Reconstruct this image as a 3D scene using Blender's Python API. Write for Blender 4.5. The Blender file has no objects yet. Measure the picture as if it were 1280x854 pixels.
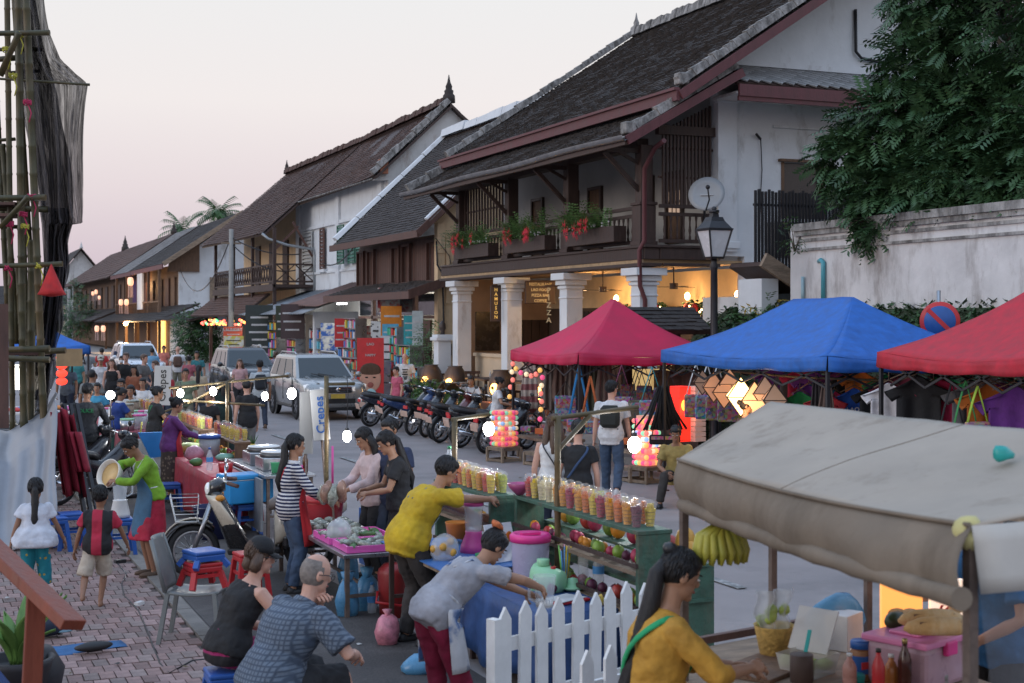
import bpy,bmesh,math,random
from math import sin,cos,tan,pi,radians,sqrt
from mathutils import Vector,Matrix,noise
R=random.Random(7)
D=bpy.data;S=bpy.context.scene;C=S.collection
V=Vector
# camera
TH=radians(22.5);FO=1778.0;HC=2.75
cam=D.objects.new('camera',D.cameras.new('camera'));C.objects.link(cam)
cam.location=(0,0,HC);cam.rotation_euler=(pi/2,0,-TH)
cam.data.lens=50;cam.data.sensor_width=36;cam.data.shift_y=-27/1280
cam.data.clip_start=.1;cam.data.clip_end=3000
cam.data.dof.use_dof=True;cam.data.dof.focus_distance=19;cam.data.dof.aperture_fstop=4.0
S.camera=cam
S.view_settings.view_transform='Standard';S.view_settings.look='None'
S.view_settings.exposure=0.15;S.view_settings.gamma=1
S.render.engine='CYCLES';S.cycles.use_denoising=True
S.cycles.max_bounces=6;S.cycles.transparent_max_bounces=24;S.cycles.sample_clamp_indirect=4
# world and sun
SUN_EL,SUN_AZ=radians(14),radians(265)
W=D.worlds.new('World');S.world=W;W.use_nodes=True
nt=W.node_tree;nt.nodes.clear()
out=nt.nodes.new('ShaderNodeOutputWorld');bg=nt.nodes.new('ShaderNodeBackground')
sky=nt.nodes.new('ShaderNodeTexSky');sky.sky_type='NISHITA';sky.sun_disc=False
sky.sun_elevation=SUN_EL;sky.sun_rotation=SUN_AZ;sky.dust_density=3
tc=nt.nodes.new('ShaderNodeTexCoord');sx=nt.nodes.new('ShaderNodeSeparateXYZ')
nt.links.new(tc.outputs['Generated'],sx.inputs[0])
cr=nt.nodes.new('ShaderNodeValToRGB');nt.links.new(sx.outputs['Z'],cr.inputs[0])
SKY=[(0.0,(5.2,4.4,5.3)),(.04,(6.2,5.2,5.8)),(.09,(7.3,6.4,6.6)),(.15,(8.1,7.55,7.45)),(.23,(7.8,7.75,7.75)),(.42,(7.0,8.3,10.8)),(1,(6.6,8.9,12.6))]
el=cr.color_ramp.elements
while len(el)<len(SKY):el.new(.5)
for e,(p,c)in zip(el,SKY):e.position=p;e.color=tuple(x/14 for x in c)+(1,)
sc_=nt.nodes.new('ShaderNodeVectorMath');sc_.operation='SCALE';sc_.inputs[3].default_value=14
nt.links.new(cr.outputs[0],sc_.inputs[0])
mx=nt.nodes.new('ShaderNodeMix');mx.data_type='RGBA';mx.inputs[0].default_value=.93
nt.links.new(sky.outputs[0],mx.inputs[6]);nt.links.new(sc_.outputs[0],mx.inputs[7])
nt.links.new(mx.outputs[2],bg.inputs[0]);bg.inputs[1].default_value=.105
nt.links.new(bg.outputs[0],out.inputs[0])
sl=D.lights.new('sun','SUN');sl.energy=.5;sl.angle=radians(25);sl.color=(1,.94,.92)
so=D.objects.new('sun',sl);C.objects.link(so)
so.rotation_euler=V((-sin(SUN_AZ)*cos(SUN_EL),-cos(SUN_AZ)*cos(SUN_EL),-sin(SUN_EL))).to_track_quat('-Z','Y').to_euler()
# helpers
def ray(px):u=(px-640)/FO;return sin(TH)+u*cos(TH),cos(TH)-u*sin(TH)
def P(px,py,z=0.):
 Z=FO*(HC-z)/(py-400.);a,b=ray(px);return V((Z*a,Z*b,z))
def PX(px,X):a,b=ray(px);return X*b/a
def PYX(px,Y):a,b=ray(px);return Y*a/b
def PZ(py,x,y):return HC-(py-400.)/FO*(x*sin(TH)+y*cos(TH))
ORD='first second third fourth fifth sixth seventh eighth ninth tenth eleventh twelfth thirteenth fourteenth fifteenth sixteenth seventeenth eighteenth nineteenth twentieth'.split();ORD+=['twenty '+o for o in ORD[:9]]
def rz(a):return Matrix.Rotation(a,4,'Z')
def T(*a):return Matrix.Translation(V(a[0]if len(a)==1 else a))
def frame(d,up=(0,0,1)):
 d=V(d).normalized();u=V(up)
 if abs(d.dot(u))>.98:u=V((0,1,0))if abs(d.y)<.9 else V((1,0,0))
 x=d.cross(u).normalized();return x,x.cross(d).normalized(),d
class MB:
 """collects shapes into one mesh"""
 def __init__(s,M=None):s.v=[];s.f=[];s.m=[];s.s=[];s.mi=0;s.sm=False;s.M=M
 def add(s,vs,fs,sm=None):
  o=len(s.v);M=s.M
  s.v.extend([(M@V(v))[:]for v in vs]if M is not None else[tuple(v)for v in vs])
  s.f.extend([[i+o for i in f]for f in fs]);s.m.extend([s.mi]*len(fs));s.s.extend([s.sm if sm is None else sm]*len(fs));return s
 def box(s,c,d,rot=None):
  c=V(c);h=V(d)*.5
  vs=[V((x*h.x,y*h.y,z*h.z))for z in(-1,1)for y in(-1,1)for x in(-1,1)]
  if rot is not None:
   Q=rz(rot)if isinstance(rot,(int,float))else rot
   vs=[Q@v for v in vs]
  return s.add([c+v for v in vs],[(0,2,3,1),(4,5,7,6),(0,1,5,4),(1,3,7,5),(3,2,6,7),(2,0,4,6)],False)
 def bx(s,a,b):
  a,b=V(a),V(b);return s.box((a+b)/2,[abs(q)for q in(b-a)])
 def bar(s,a,b,w,h=None,up=(0,0,1)):
  a,b=V(a),V(b);x,y,d=frame(b-a,up);h=h or w;w2,h2=w/2,h/2
  vs=[p+x*i*w2+y*j*h2 for p in(a,b)for i,j in((-1,-1),(1,-1),(1,1),(-1,1))]
  return s.add(vs,[(3,2,1,0),(4,5,6,7),(0,1,5,4),(1,2,6,5),(2,3,7,6),(3,0,4,7)],False)
 def tube(s,pts,r,n=8,sm=True,flat=1.,up=(0,0,1)):
  pts=[V(p)for p in pts];k=len(pts)
  rs=r if isinstance(r,(list,tuple))else[r]*k
  vs=[];px=None
  for i,p in enumerate(pts):
   d=(pts[min(i+1,k-1)]-pts[max(i-1,0)])
   if d.length<1e-9:d=V((0,0,1))
   x,y,d=frame(d,up)
   if px is not None:
    x=(px-d*px.dot(d))
    x=x.normalized()if x.length>1e-6 else frame(d)[0]
    y=d.cross(x)
   else:y=d.cross(x)
   px=x
   for j in range(n):
    a=2*pi*j/n;vs.append(p+x*cos(a)*rs[i]+y*sin(a)*rs[i]*flat)
  fs=[(i*n+j,i*n+(j+1)%n,(i+1)*n+(j+1)%n,(i+1)*n+j)for i in range(k-1)for j in range(n)]
  s.add(vs,fs,sm);o=len(s.v)-len(vs)
  for f in([o+n-1-j for j in range(n)],[o+(k-1)*n+j for j in range(n)]):s.f.append(f);s.m.append(s.mi);s.s.append(False)
  return s
 def lathe(s,prof,c=(0,0,0),n=16,sm=True,Q=None,cap=True):
  c=V(c);k=len(prof);vs=[]
  for r,z in prof:
   for j in range(n):
    v=V((r*cos(2*pi*j/n),r*sin(2*pi*j/n),z));vs.append(c+(Q@v if Q else v))
  fs=[(i*n+j,i*n+(j+1)%n,(i+1)*n+(j+1)%n,(i+1)*n+j)for i in range(k-1)for j in range(n)]
  if cap:fs+=[tuple(n-1-j for j in range(n)),tuple((k-1)*n+j for j in range(n))]
  return s.add(vs,fs,sm)
 def cyl(s,c,r,h,n=14,Q=None,r2=None):
  return s.lathe([(r,-h/2),(r if r2 is None else r2,h/2)],c,n,False,Q)if n<9 else s.lathe([(r*.97,-h/2),(r,-h/2+.03*r),(r if r2 is None else r2,h/2-.03*r),((r if r2 is None else r2)*.97,h/2)],c,n,True,Q)
 def ell(s,c,r,n=12,k=7,Q=None,nz=0):
  c=V(c);r=V(r)if not isinstance(r,(int,float))else V((r,r,r));vs=[]
  for i in range(k+1):
   t=pi*i/k
   for j in range(n):
    v=V((sin(t)*cos(2*pi*j/n)*r.x,sin(t)*sin(2*pi*j/n)*r.y,-cos(t)*r.z))
    if nz:v*=1+nz*noise.noise((v+c*3.1)*(1.3/max(r)))
    vs.append(c+(Q@v if Q else v))
  return s.add(vs,[(i*n+j,i*n+(j+1)%n,(i+1)*n+(j+1)%n,(i+1)*n+j)for i in range(k)for j in range(n)],True)
 def prism(s,poly,ax,a,b):
  n=len(poly)
  def q(p,t):return{'x':(t,p[0],p[1]),'y':(p[0],t,p[1]),'z':(p[0],p[1],t)}[ax]
  vs=[q(p,a)for p in poly]+[q(p,b)for p in poly]
  return s.add(vs,[tuple(range(n))[::-1],tuple(range(n,2*n))]+[(i,(i+1)%n,n+(i+1)%n,n+i)for i in range(n)],False)
 def sheet(s,fn,nu,nv,th=.01,sm=True):
  g=[[V(fn(i/nu,j/nv))for j in range(nv+1)]for i in range(nu+1)]
  vs=[];vb=[]
  for i in range(nu+1):
   for j in range(nv+1):
    a=g[min(i+1,nu)][j]-g[max(i-1,0)][j];b=g[i][min(j+1,nv)]-g[i][max(j-1,0)]
    nn=a.cross(b);nn=nn.normalized()if nn.length>1e-12 else V((0,0,1))
    vs.append(g[i][j]+nn*th/2);vb.append(g[i][j]-nn*th/2)
  w=nv+1;o=len(vs)
  fs=[(i*w+j,(i+1)*w+j,(i+1)*w+j+1,i*w+j+1)for i in range(nu)for j in range(nv)]
  fs+=[(o+i*w+j,o+i*w+j+1,o+(i+1)*w+j+1,o+(i+1)*w+j)for i in range(nu)for j in range(nv)]
  rim=[i*w for i in range(nu)]+[nu*w+j for j in range(nv)]+[i*w+nv for i in range(nu,0,-1)]+[j for j in range(nv,0,-1)]
  fs+=[(rim[(k+1)%len(rim)],rim[k],rim[k]+o,rim[(k+1)%len(rim)]+o)for k in range(len(rim))]
  return s.add(vs+vb,fs,sm)
 def mesh(s,name):
  me=D.meshes.new(name);me.from_pydata(s.v,[],s.f)
  me.polygons.foreach_set('material_index',s.m);me.polygons.foreach_set('use_smooth',s.s);me.update();return me
 def build(s,name,mats,parent=None,loc=None,a=None,bevel=0):
  me=s.mesh(name)
  for m in(mats if isinstance(mats,(list,tuple))else[mats]):me.materials.append(m)
  return put(name,me,parent,loc,a,bevel)
CH={}
def kid(o,parent):o.parent=parent;CH.setdefault(parent.name,[]).append(o)
def desc(o):return[o]+[y for k in CH.get(o.name,[])for y in desc(k)]
def put(name,me,parent=None,loc=None,a=None,bevel=0):
 o=D.objects.new(name,me);C.objects.link(o)
 if parent is not None:kid(o,parent)
 if loc is not None:o.location=loc
 if a is not None:o.rotation_euler=(0,0,a)if isinstance(a,(int,float))else a if isinstance(a,tuple)else a.to_euler()
 if bevel:
  b=o.modifiers.new('edge','BEVEL');b.width=bevel;b.segments=2;b.limit_method='ANGLE';b.angle_limit=.6
 return o
def tag(o,label,cat,group=None,kind=None):
 if label:o['label']=label
 if cat:o['category']=cat
 if group:o['group']=group
 if kind:o['kind']=kind
 return o
def thing(name,label,cat,loc=(0,0,0),a=0,group=None):
 o=D.objects.new(name,None);C.objects.link(o);o.location=loc;o.rotation_euler=(0,0,a);o.empty_display_size=.2
 return tag(o,label,cat,group)
def struct(o):o['kind']='structure';return o
def dup(o,loc,a=None,label=None,group=None,scale=None):
 def cp(x,par):
  c=x.copy();C.objects.link(c)
  if par is not None:kid(c,par)
  for k in CH.get(x.name,[])[:]:cp(k,c)
  return c
 r=cp(o,None);r.location=loc
 if a is not None:r.rotation_euler=(0,0,a)
 if scale:r.scale=(scale,)*3 if isinstance(scale,(int,float))else scale
 if label:r['label']=label
 if group:r['group']=group
 return r
def recolor(o,mp):
 for x in desc(o):
  if x.type=='MESH':
   for sl_ in x.material_slots:
    mt=sl_.material and mp.get(sl_.material.name)
    if mt:sl_.link='OBJECT';sl_.material=mt
 return o
# materials
MC={}
def srgb(c):
 if isinstance(c,str):c=[int(c[i:i+2],16)/255 for i in(0,2,4)];return tuple(((x+.055)/1.055)**2.4 if x>.04 else x/12.92 for x in c)
 return tuple(c)
def pm(name,col,rough=.6,metal=0.,var=.18,scale=5.,bump=0.,bs=30.,rnd=0.,emit=0.,ecol=None,alpha=1.,trans=0.,col2=None,pat=None,ps=20.,stretch=None,coat=0.,stain=None,sss=0.,th=.5):
 if name in MC:return MC[name]
 m=D.materials.new(name);MC[name]=m;m.use_nodes=True;n=m.node_tree.nodes;L=m.node_tree.links
 b=n['Principled BSDF'];col=srgb(col);N=n.new
 tc=N('ShaderNodeTexCoord');mp=N('ShaderNodeMapping');L.new(tc.outputs['Object'],mp.inputs[0])
 if stretch:mp.inputs[3].default_value=stretch
 nz=N('ShaderNodeTexNoise');nz.inputs['Scale'].default_value=scale;nz.inputs['Detail'].default_value=5;nz.inputs['Roughness'].default_value=.6
 L.new(mp.outputs[0],nz.inputs['Vector'])
 def mix(f,a,c,mode='MIX'):
  x=N('ShaderNodeMix');x.data_type='RGBA';x.blend_type=mode
  for k,q in((0,f),(6,a),(7,c)):
   if hasattr(q,'links'):L.new(q,x.inputs[k])
   else:x.inputs[k].default_value=q if k==0 else tuple(q)+(1,)
  return x.outputs[2]
 def rng(src,a,c,lo=0.,hi=1.):
  r=N('ShaderNodeMapRange');L.new(src,r.inputs[0])
  for k,q in zip((1,2,3,4),(a,c,lo,hi)):r.inputs[k].default_value=q
  return r.outputs[0]
 base=col
 if pat:
  c2=srgb(col2)
  if pat in('stripex','stripey','stripez'):
   w=N('ShaderNodeTexWave');w.bands_direction=pat[-1].upper();w.inputs['Scale'].default_value=ps;w.inputs['Distortion'].default_value=.4;L.new(mp.outputs[0],w.inputs['Vector']);f=rng(w.outputs['Fac'],th-.06,th+.06)
  elif pat=='spots':
   w=N('ShaderNodeTexVoronoi');w.inputs['Scale'].default_value=ps;L.new(mp.outputs[0],w.inputs['Vector']);f=rng(w.outputs['Distance'],th+.04,th-.04)
  elif pat=='blotch':
   w=N('ShaderNodeTexNoise');w.inputs['Scale'].default_value=ps;w.inputs['Detail'].default_value=6;L.new(mp.outputs[0],w.inputs['Vector']);f=rng(w.outputs['Fac'],th-.06,th+.06)
  elif pat=='plaid':
   fs=[]
   for ax in 'XYZ':
    w=N('ShaderNodeTexWave');w.bands_direction=ax;w.inputs['Scale'].default_value=ps;L.new(mp.outputs[0],w.inputs['Vector']);fs.append(rng(w.outputs['Fac'],.5,.95))
   a1=N('ShaderNodeMath');a1 .operation='MAXIMUM';L.new(fs[0],a1 .inputs[0]);L.new(fs[2],a1 .inputs[1])
   f=a1 .outputs[0]
  elif pat=='cells':
   w=N('ShaderNodeTexVoronoi');w.inputs['Scale'].default_value=ps;L.new(mp.outputs[0],w.inputs['Vector'])
   h=N('ShaderNodeHueSaturation');h.inputs[1].default_value=1.;L.new(w.outputs['Color'],h.inputs['Color']);f=th
   base=mix(f,col,h.outputs[0])
  if pat!='cells':base=mix(f,col,c2)
 hi=tuple(min(1,x*(1+var))for x in(1,1,1));lo=(1-var,)*3
 vf=rng(nz.outputs['Fac'],.3,.7,1-var,1+var)
 cc=N('ShaderNodeCombineColor')
 for k in range(3):L.new(vf,cc.inputs[k])
 base=mix(1.,base,cc.outputs[0],'MULTIPLY')
 if stain:
  s2=N('ShaderNodeTexNoise');s2 .inputs['Scale'].default_value=stain[2];s2 .inputs['Detail'].default_value=8;s2 .inputs['Roughness'].default_value=.7
  mp2=N('ShaderNodeMapping');mp2 .inputs[3].default_value=(1,1,.35);L.new(tc.outputs['Object'],mp2 .inputs[0]);L.new(mp2 .outputs[0],s2 .inputs['Vector'])
  base=mix(rng(s2 .outputs['Fac'],.62-stain[1]*.25,.8-stain[1]*.2,0,.85),base,srgb(stain[0]))
 if rnd:
  oi=N('ShaderNodeObjectInfo');c3=N('ShaderNodeCombineColor');q=rng(oi.outputs['Random'],0,1,1-rnd,1+rnd)
  for k in range(3):L.new(q,c3 .inputs[k])
  base=mix(1.,base,c3 .outputs[0],'MULTIPLY')
 L.new(base,b.inputs['Base Color'])if hasattr(base,'links')else None
 L.new(rng(nz.outputs['Fac'],.3,.7,max(.03,rough-.08),min(1,rough+.08)),b.inputs['Roughness'])
 b.inputs['Metallic'].default_value=metal;b.inputs['Alpha'].default_value=alpha
 b.inputs['Transmission Weight'].default_value=trans;b.inputs['Coat Weight'].default_value=coat
 if sss:b.inputs['Subsurface Weight'].default_value=sss;b.inputs['Subsurface Radius'].default_value=(.02,.008,.004)
 if emit:
  b.inputs['Emission Strength'].default_value=emit;b.inputs['Emission Color'].default_value=srgb(ecol or col)+(1,)
 if bump:
  bn=N('ShaderNodeTexNoise');bn.inputs['Scale'].default_value=bs;bn.inputs['Detail'].default_value=4;L.new(mp.outputs[0],bn.inputs['Vector'])
  bp=N('ShaderNodeBump');bp.inputs['Strength'].default_value=bump;bp.inputs['Distance'].default_value=.02;L.new(bn.outputs['Fac'],bp.inputs['Height']);L.new(bp.outputs[0],b.inputs['Normal'])
 return m
def cloth(name,col,**k):
 k.setdefault('rough',.85);k.setdefault('var',.22);k.setdefault('scale',7);k.setdefault('bump',.5);k.setdefault('bs',14)
 return pm('cloth_'+name,col,**k)
def plastic(name,col,**k):
 k.setdefault('rough',.38);k.setdefault('var',.1);return pm('plastic_'+name,col,**k)
def paint(name,col,**k):
 k.setdefault('rough',.45);k.setdefault('var',.12);return pm('paint_'+name,col,**k)
def glow(name,col,e,body=None):return pm('glow_'+name,body or col,emit=e,ecol=col,var=.02)
metal=pm('metal_steel',(.42,.43,.45),.32,.9,.15)
chrome=pm('metal_chrome',(.7,.7,.72),.12,1,.05)
blackmetal=pm('metal_black',(.03,.03,.034),.45,.3,.2)
rust=pm('metal_rusty',(.16,.12,.10),.7,.4,.3,12,bump=.3)
rubber=pm('rubber',(.018,.018,.02),.8,0,.2)
blackplastic=plastic('black',(.02,.02,.022))
wood_d=pm('wood_dark',(.055,.032,.026),.6,0,.3,9,bump=.4,bs=22,stretch=(1,1,.2),rnd=.15)
wood_b=pm('wood_brown',(.15,.085,.05),.7,0,.35,10,bump=.5,bs=26,stretch=(1,1,.25),rnd=.15)
wood_g=pm('wood_weathered',(.23,.17,.12),.8,0,.35,12,bump=.5,bs=30,stretch=(.3,1,1),rnd=.2)
wood_green=pm('wood_green',(.045,.11,.075),.65,0,.3,9,bump=.4,bs=30,stain=((.12,.09,.06),.5,5))
wood_maroon=pm('wood_maroon',(.12,.038,.042),.55,0,.2,6,bump=.2,stretch=(1,1,.3))
bamboo_m=pm('bamboo',(.13,.085,.035),.5,0,.35,8,stain=((.04,.045,.018),.8,3));bamboo_g=pm('bamboo_green',(.055,.05,.02),.5,0,.35,8,stain=((.13,.08,.03),.5,3))
leaf_d=pm('leaf_dark',(.034,.08,.03),.5,0,.45,1.3,rnd=.25)
leaf_m=pm('leaf_mid',(.055,.13,.035),.5,0,.4,3,rnd=.25)
leaf_l=pm('leaf_light',(.12,.24,.05),.5,0,.35,3,rnd=.2)
wall_w=pm('plaster_white',(.66,.68,.70),.85,0,.07,1.5,bump=.25,bs=9,stain=((.30,.28,.26),.22,1.6))
wall_o=pm('plaster_old_white',(.62,.61,.60),.9,0,.12,1.8,bump=.4,bs=7,stain=((.20,.17,.15),.5,1.3))
wall_c=pm('plaster_cream',(.64,.46,.28),.85,0,.1,1.5,bump=.25,bs=9,stain=((.3,.22,.15),.3,1.5))
wall_y=pm('plaster_warm',(.62,.50,.36),.85,0,.1,1.5,bump=.2,bs=9)
tile_d=pm('roof_tile_dark',(.042,.034,.031),.85,0,.35,2.5,bump=.6,bs=24,rnd=.25,stain=((.075,.06,.052),.3,2.2))
tile_b=pm('roof_tile_brown',(.085,.043,.032),.85,0,.4,2.0,bump=.6,bs=22,rnd=.25,stain=((.13,.075,.055),.5,1.6))
tile_g=pm('roof_tile_grey',(.25,.25,.25),.85,0,.25,3,bump=.4,bs=18,rnd=.2)
mortar=pm('mortar_weathered',(.32,.305,.29),.9,0,.4,7,bump=.6,bs=18,stain=((.06,.055,.05),.9,6))
glass_d=pm('glass_dark',(.02,.024,.028),.08,0,.1)
glass_c=pm('glass_clear',(.9,.92,.92),.05,0,.02,trans=0,alpha=.16)
cup_m=pm('cup_clear',(.85,.86,.86),.08,0,.02,alpha=.13)
plast_clear=pm('plastic_clear',(.75,.8,.84),.15,0,.05,alpha=.33)
bulb_m=glow('bulb',(1,.97,.92),22,(.9,.9,.9))
warm_bulb=glow('warm_bulb',(1,.62,.25),14,(.9,.8,.6))
skin_a=pm('skin_tan',(.36,.19,.115),.55,0,.1,8,sss=.06)
skin_b=pm('skin_brown',(.26,.13,.078),.55,0,.1,8,sss=.06)
skin_w=pm('skin_pale',(.55,.31,.23),.55,0,.12,8,sss=.08)
hair_k=pm('hair_black',(.009,.008,.009),.58,0,.3,30,bump=.5,bs=60,stretch=(1,1,.12))
hair_br=pm('hair_brown',(.075,.04,.024),.45,0,.3,30,bump=.5,bs=60,stretch=(1,1,.12))
hair_gr=pm('hair_grey',(.20,.17,.15),.6,0,.3,30,bump=.4,bs=60)
def light(loc,e,col=(1,.9,.8),r=.05,name='lamp_light',parent=None):
 l=D.lights.new(name,'POINT');l.energy=e;l.color=col;l.shadow_soft_size=r
 o=D.objects.new(name,l);C.objects.link(o);o.location=loc
 if parent is not None:kid(o,parent)
 return o
FC={}
def lettering(txt,size,mat,parent,loc,rot,name='lettering',ext=.004,sp=1.,bold=True):
 key=(txt,round(size,4),mat.name,ext)
 if key not in FC:
  cu=D.curves.new('font','FONT');cu.body=txt;cu.size=size;cu.align_x='CENTER';cu.align_y='CENTER';cu.extrude=ext;cu.space_line=sp;cu.offset=size*.012 if bold else 0;cu.resolution_u=2
  o=D.objects.new('font',cu);me=D.meshes.new_from_object(o);me.materials.clear();me.materials.append(mat);D.objects.remove(o);D.curves.remove(cu);FC[key]=me
 return put(name,FC[key],parent,loc,rot)
# people: skeleton -> closed tapered volumes -> one voxel-joined surface per body / garment
TS=bpy.data.scenes.new('build');JOBS=[]
TOR=[(-.11,.115,.085),(-.05,.152,.11),(.01,.160,.114),(.09,.143,.103),(.17,.129,.096),(.27,.143,.104),(.35,.156,.107),(.415,.158,.096),(.45,.128,.078),(.48,.078,.06),(.51,.054,.054)]
def lp(a,b,t):return a+(b-a)*t
def loft(mb,secs,n=14,cap=True,e=2.4,a0=0.,a1=2*pi):
 vs=[];full=a1-a0>6.28;N_=n if full else n+1
 for c,r,f,rx,ry in secs:
  for j in range(N_):
   t=a0+(a1-a0)*j/n;ct,st=cos(t),sin(t)
   x=math.copysign(abs(ct)**(2/e),ct)*rx;y=math.copysign(abs(st)**(2/e),st)*ry
   vs.append(V(c)+r*x+f*y)
 k=len(secs)
 fs=[(i*N_+j,i*N_+(j+1)%N_,(i+1)*N_+(j+1)%N_,(i+1)*N_+j)for i in range(k-1)for j in range(n)]
 if cap:fs+=[tuple(range(n))[::-1],tuple((k-1)*n+j for j in range(n))]
 return mb.add(vs,fs,True)
def limb(mb,pts,rs,n=10,flat=1.):
 mb.tube(pts,rs,n,True,flat);mb.ell(pts[0],rs[0],8,5);mb.ell(pts[-1],rs[-1],8,5)
def ik(a,c,l1,l2,pole):
 d=c-a;L=d.length;L2=min(L,(l1+l2)*.998);d.normalize();c=a+d*L2
 x=(l1*l1-l2*l2+L2*L2)/(2*L2);y=sqrt(max(0,l1*l1-x*x));p=pole-d*pole.dot(d);p.normalize()
 return a+d*x+p*y,c
FOLDS=[]
for n_,ty__,sc__,st__ in(('fold_a','CLOUDS',.11,.012),('fold_b','MARBLE',.13,.011)):
 tx=D.textures.new(n_,ty__);tx.noise_scale=sc__
 if ty__=='MARBLE':tx.turbulence=9
 FOLDS.append((tx,st__))
def job(name,raw,vox,parent,mats,extra=None,smooth=3):
 me=raw.mesh('raw');o=D.objects.new('raw',me);TS.collection.objects.link(o)
 m=o.modifiers.new('r','REMESH');m.mode='VOXEL';m.voxel_size=vox
 m2=o.modifiers.new('s','SMOOTH');m2 .factor=.5;m2 .iterations=smooth
 if name in('shirt','trousers','shorts','skirt'):
  for i_,(tx_,st_)in enumerate(FOLDS):
   m3=o.modifiers.new('f','DISPLACE');m3 .texture=tx_;m3 .strength=st_*(1 if name!='skirt' else.7);m3 .mid_level=.36
 d=put(name,D.meshes.new(name),parent)
 JOBS.append((o,d,mats if isinstance(mats,(list,tuple))else[mats],extra));return d
def run_jobs():
 vl=TS.view_layers[0];vl.update();dg=vl.depsgraph
 dg=bpy.context.evaluated_depsgraph_get()if dg is None else dg
 import numpy as np
 for o,d,mats,extra in JOBS:
  ev=o.evaluated_get(dg);me=ev.to_mesh()
  nv=len(me.vertices);co=np.empty(nv*3,'f');me.vertices.foreach_get('co',co)
  fs=[tuple(p.vertices)for p in me.polygons];vs=[tuple(x)for x in co.reshape(-1,3).tolist()]
  ev.to_mesh_clear();mi=[0]*len(fs);sm=[True]*len(fs)
  if extra:
   vs+=extra.v;fs+=[[i+nv for i in f]for f in extra.f];mi+=extra.m;sm+=extra.s
  q=d.data;q.from_pydata(vs,[],fs);q.polygons.foreach_set('material_index',mi);q.polygons.foreach_set('use_smooth',sm);q.update()
  for m in mats:q.materials.append(m)
 for o,d,mats,extra in JOBS:me=o.data;D.objects.remove(o);D.meshes.remove(me)
 D.scenes.remove(TS)
lips_m=pm('lips',(.30,.09,.075),.5);eye_w=pm('eye_white',(.6,.58,.55),.3);eye_k=pm('eye_dark',(.012,.009,.008),.2)
shoe_k=pm('shoe_black',(.02,.02,.022),.6);shoe_b=pm('shoe_brown',(.09,.055,.035),.7);shoe_w=pm('shoe_white',(.5,.5,.5),.6)
class Person:pass
def person(label,x,y,yaw,h=1.6,cat='woman',q=.014,lean=(3,3,12),hp=8,hy=0,ty=0,sl=0,pz=None,py=0.,fat=1.,hands=None,feet=None,skin=skin_a,shirt=None,slv=.6,hem=-.13,ease=.016,legs=None,hair=('short',hair_k),shoe=shoe_k,grip=.5,z=0,hs=None,elb=None,kn=None,tank=False,toes=(0,0),group=None,hem_flare=0.):
 k=h/1.7;male=cat in('man','boy');hs=hs or(1 if h>1.4 else 1.30)
 root=thing('person',label,cat,(x,y,z),-radians(yaw),group);J=Person();J.root=root;J.k=k
 pz=.93*k if pz is None else pz
 def frm(s):
  w=radians(ty)*min(1,max(0,s/.4));f=V((sin(w),cos(w),0));r=V((cos(w),-sin(w),0))
  a=radians(lean[0]if s<.08 else lp(lean[0],lean[1],min(1,(s-.08)/.24))if s<.38 else lp(lean[1],lean[2],min(1,(s-.38)/.1)))
  d=f*sin(a)+V((0,0,cos(a)))+r*sin(radians(sl));d.normalize()
  n=r.cross(d)*-1 if r.cross(d).dot(f)<0 else r.cross(d)
  return d,(d.cross(n)*-1 if d.cross(n).dot(r)<0 else d.cross(n)).normalized(),n.normalized()
 def pos(s):
  p=V((0,py,pz));st=.03;t=0
  if s<=0:return p+frm(0)[0]*s*k
  while t<s-1e-6:dt=min(st,s-t);p=p+frm(t+dt/2)[0]*dt*k;t+=dt
  return p
 def tors(s):
  for i in range(len(TOR)-1):
   if s<=TOR[i+1][0]:break
  a,b=TOR[i],TOR[i+1];t=min(1,max(0,(s-a[0])/(b[0]-a[0])))
  rx,ry=lp(a[1],b[1],t),lp(a[2],b[2],t)
  if male:rx*=1.1 if s>.2 else.97
  belly=fat if s<.4 else lp(fat,1,min(1,(s-.4)/.08))
  return rx*k*lp(1,belly,.7),ry*k*belly
 def sec(s,e=0.):d,r,n=frm(s);rx,ry=tors(s);return(pos(s),r,n,rx+e,ry+e)
 J.sec,J.pos,J.frm=sec,pos,frm
 body=MB();ex=MB();ex.sm=True
 loft(body,[sec(t[0])for t in TOR])
 nb=pos(.505);d2=frm(.5)[0]
 ay,ap=radians(hy),radians(hp);hf=V((sin(ay),cos(ay),0));hr=V((cos(ay),-sin(ay),0))
 hu=hf*sin(ap)+V((0,0,cos(ap)));hn=hf*cos(ap)-V((0,0,sin(ap)));ks=k*hs
 hc=nb+d2*.06*k+hu*.108*ks;HQ=Matrix((hr,hn,hu)).transposed()
 J.hc,J.HQ,J.ks=hc,HQ,ks
 def hd(x,y,z):return hc+HQ@V((x*ks,y*ks,z*ks))
 J.hd=hd
 limb(body,[pos(.47),nb+d2*.03*k,hc-hu*.05*ks-hn*.012*ks],[.056*k,.052*k,.052*ks])
 body.ell(hc+HQ@V((0,-.006,.015))*ks,V((.075,.094,.104))*ks,16,10,HQ)
 body.ell(hd(0,.022,-.052),V((.058,.066,.066))*ks,14,8,HQ)
 body.ell(hd(0,.095,-.018),V((.013,.016,.02))*ks,8,5,HQ)
 body.ell(hd(0,.075,-.092),V((.026,.02,.02))*ks,8,5,HQ)
 for sx_ in(-1,1):ex.ell(hd(.076*sx_,-.008,-.005),V((.010,.022,.032))*ks,8,6,HQ)
 for sx_ in(-1,1):
  ex.mi=1;ex.ell(hd(.031*sx_,.081,.008),V((.015,.009,.0065))*ks,8,5,HQ)
  ex.mi=2;ex.ell(hd(.031*sx_,.0875,.008),V((.0065,.005,.0065))*ks,8,5,HQ)
  ex.mi=4;ex.ell(hd(.033*sx_,.084,.032),V((.021,.007,.0045))*ks,8,4,HQ)
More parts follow.
